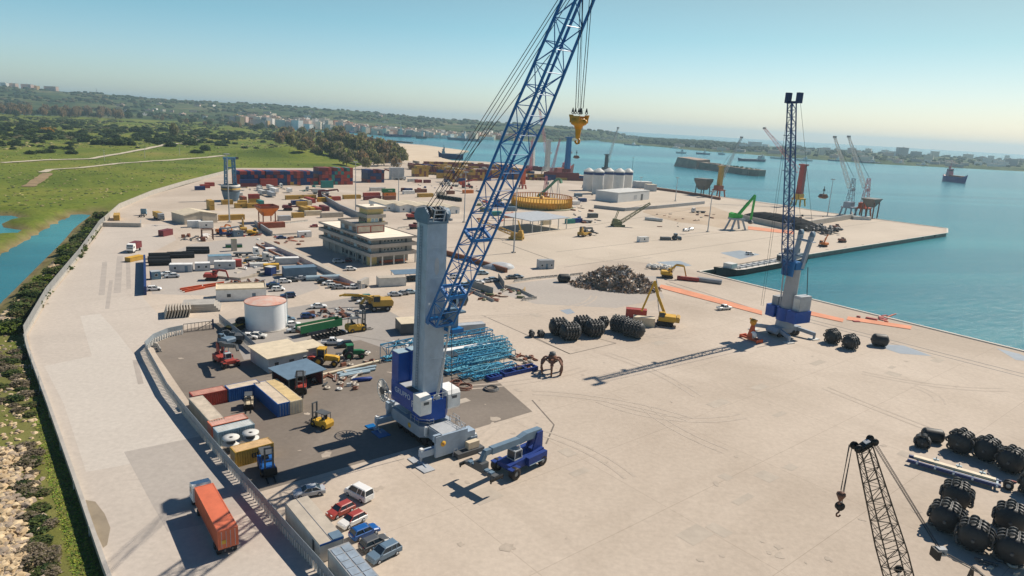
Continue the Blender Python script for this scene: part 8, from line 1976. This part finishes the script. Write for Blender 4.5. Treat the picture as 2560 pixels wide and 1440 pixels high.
for k in range(720):
    t = rr_.random()*(len(wl_)-1); j = int(t); f = t-j; px = wl_[j][0]+(wl_[j+1][0]-wl_[j][0])*f+rr_.uniform(-6,26); py = wl_[j][1]+(wl_[j+1][1]-wl_[j][1])*f+rr_.uniform(-3,12); rock(on_land(px,py), rr_.uniform(.35,1.0))
for k in range(1150):
    py = rr_.uniform(820,1470); px = rr_.gauss(14+(py-1100)*.06, 28) if py > 1120 else rr_.uniform(-30,70+(py-860)*.1)
    if py < 1120 and rr_.random() < .55: continue
    rock(dropped(px,py), rr_.uniform(.22,.7)*(1.15 if py > 1120 else .8))
tag(b.build('riprap_rocks',None),None,None,kind='stuff')
b = MB(); rg = random.Random(6); GR = [mat('grass_bright',(.16,.25,.022),.9,var=.3,scale=.6), mat('grass_deep',(.10,.18,.02),.9,var=.3,scale=.6), mat('grass_yellow',(.27,.29,.04),.9,var=.3,scale=.6)]
for k in range(5200):
    py = rg.uniform(820,1450); edge = 60+(py-842)*.334 if py > 900 else 52; px = edge-rg.uniform(4, 26+(py-850)*.09); p = dropped(px,py); b.use(rg.choice(GR)); s = rg.uniform(.18,.42)
    for q in range(2):
        a = rg.uniform(0,6.28); d = Vector((math.cos(a),math.sin(a),0)); b.add([p-d*s*.7+Vector((0,0,.05)), p+d*s*.7+Vector((0,0,.05)), p+d*s*.2+Vector((rg.uniform(-1,1)*s,rg.uniform(-1,1)*s,s*.55))],[(0,1,2)])
tag(b.build('verge_grass',None),None,None,kind='stuff')
# tufts over the meadow
b = MB(); ru = random.Random(18); TU = [mat('tuft_green',(.10,.15,.028),.95,var=.3,scale=.3), mat('tuft_olive',(.17,.18,.05),.95,var=.3,scale=.3), mat('tuft_straw',(.32,.27,.12),.95,var=.3,scale=.3), mat('tuft_dark',(.06,.095,.025),.95,var=.3,scale=.3)]
for k in range(4200):
    px = ru.uniform(-20,760); py = 300+px*.05+ru.random()**1.6*(230-px*.13); p = on_land(px,py)
    if p.z < .15 or sdist((p.x,p.y), poly) < 4: continue
    s = ru.uniform(.25,.9)*(2.2 if py < 380 else 1); b.use(ru.choice(TU)); b.blob((p.x,p.y,p.z+.1),s*1.3,s*1.3,s*.55,5,3,.3,ru)
tag(b.build('meadow_tufts',None),None,None,kind='stuff')
# dense scrub between the bushes
b = MB(); rz = random.Random(41)
for k in range(2600):
    px = rz.uniform(-20,720); py = (294+px*.035)+rz.random()**1.2*(62-px*.035)
    if mn.noise(Vector((px*.02,py*.09,0))) < -.12: continue
    p = on_land(px,py); s = rz.uniform(1.2,3.2); b.use(rz.choice([F_MD,F_MD,F_DK,F_LT,F_OL])); b.blob((p.x,p.y,p.z+s*.25),s*1.5,s*1.5,s*.7,6,4,.3,rz)
tag(b.build('scrub_cover',None),None,None,kind='stuff')
# far woods as masses
b = MB(); rw = random.Random(12)
for k in range(2600):
    px = rw.uniform(-60,1610); t = rw.random()**.9; n_ = mn.noise(Vector((px*.012,t*5,0)))
    if n_ < -.05 and t < .93: continue
    p = hill_pt(px, .03+t*.97); s = rw.uniform(4,9); b.use(rw.choice([F_DK,F_DK,F_MD,F_OL])); b.blob((p.x,p.y,p.z+s*.3),s*1.5,s*1.5,s*.75,6,4,.2,rw)
tag(b.build('hillside_woods',None),None,None,kind='stuff')
b = MB()
for k in range(900):
    px = rw.choice([rw.uniform(1600,1900),rw.uniform(1600,2600)]); t = rw.uniform(.12,.85); p = pen_pt(px,t); s = rw.uniform(5,9)*(1.3 if px < 1860 else .9); b.use(rw.choice([F_DK,F_DK,F_MD])); b.blob((p.x,p.y,p.z+s*.4),s*1.3,s*1.3,s*.9,6,4,.2,rw)
tag(b.build('peninsula_woods',None),None,None,kind='stuff')
# masts on the hill and power poles on the meadow
for i,(px,t) in enumerate([(247,1.0)]): p = hill_pt(px,.99); o = thing('radio_mast','thin radio mast on the left ridge','mast',p); b = MB(); b.use(C('silver')); lattice(b,(0,0,0),(0,0,26),2.4,2.4,8,.5,.3,.8,.8); b.build('tower',None,o)
for i,(px,py) in enumerate([(262,408),(363,402),(450,396)]): p = on_land(px,py); o = thing('power_pole','wooden power pole along the chalk track','pole',p,20,'power poles along the track'); b = MB(); b.use(C('offwhite')); b.tube((0,0,0),(0,0,9.5),.2,.14,6); b.beam((-1,0,9),(1,0,9),.15); b.build('post',None,o)
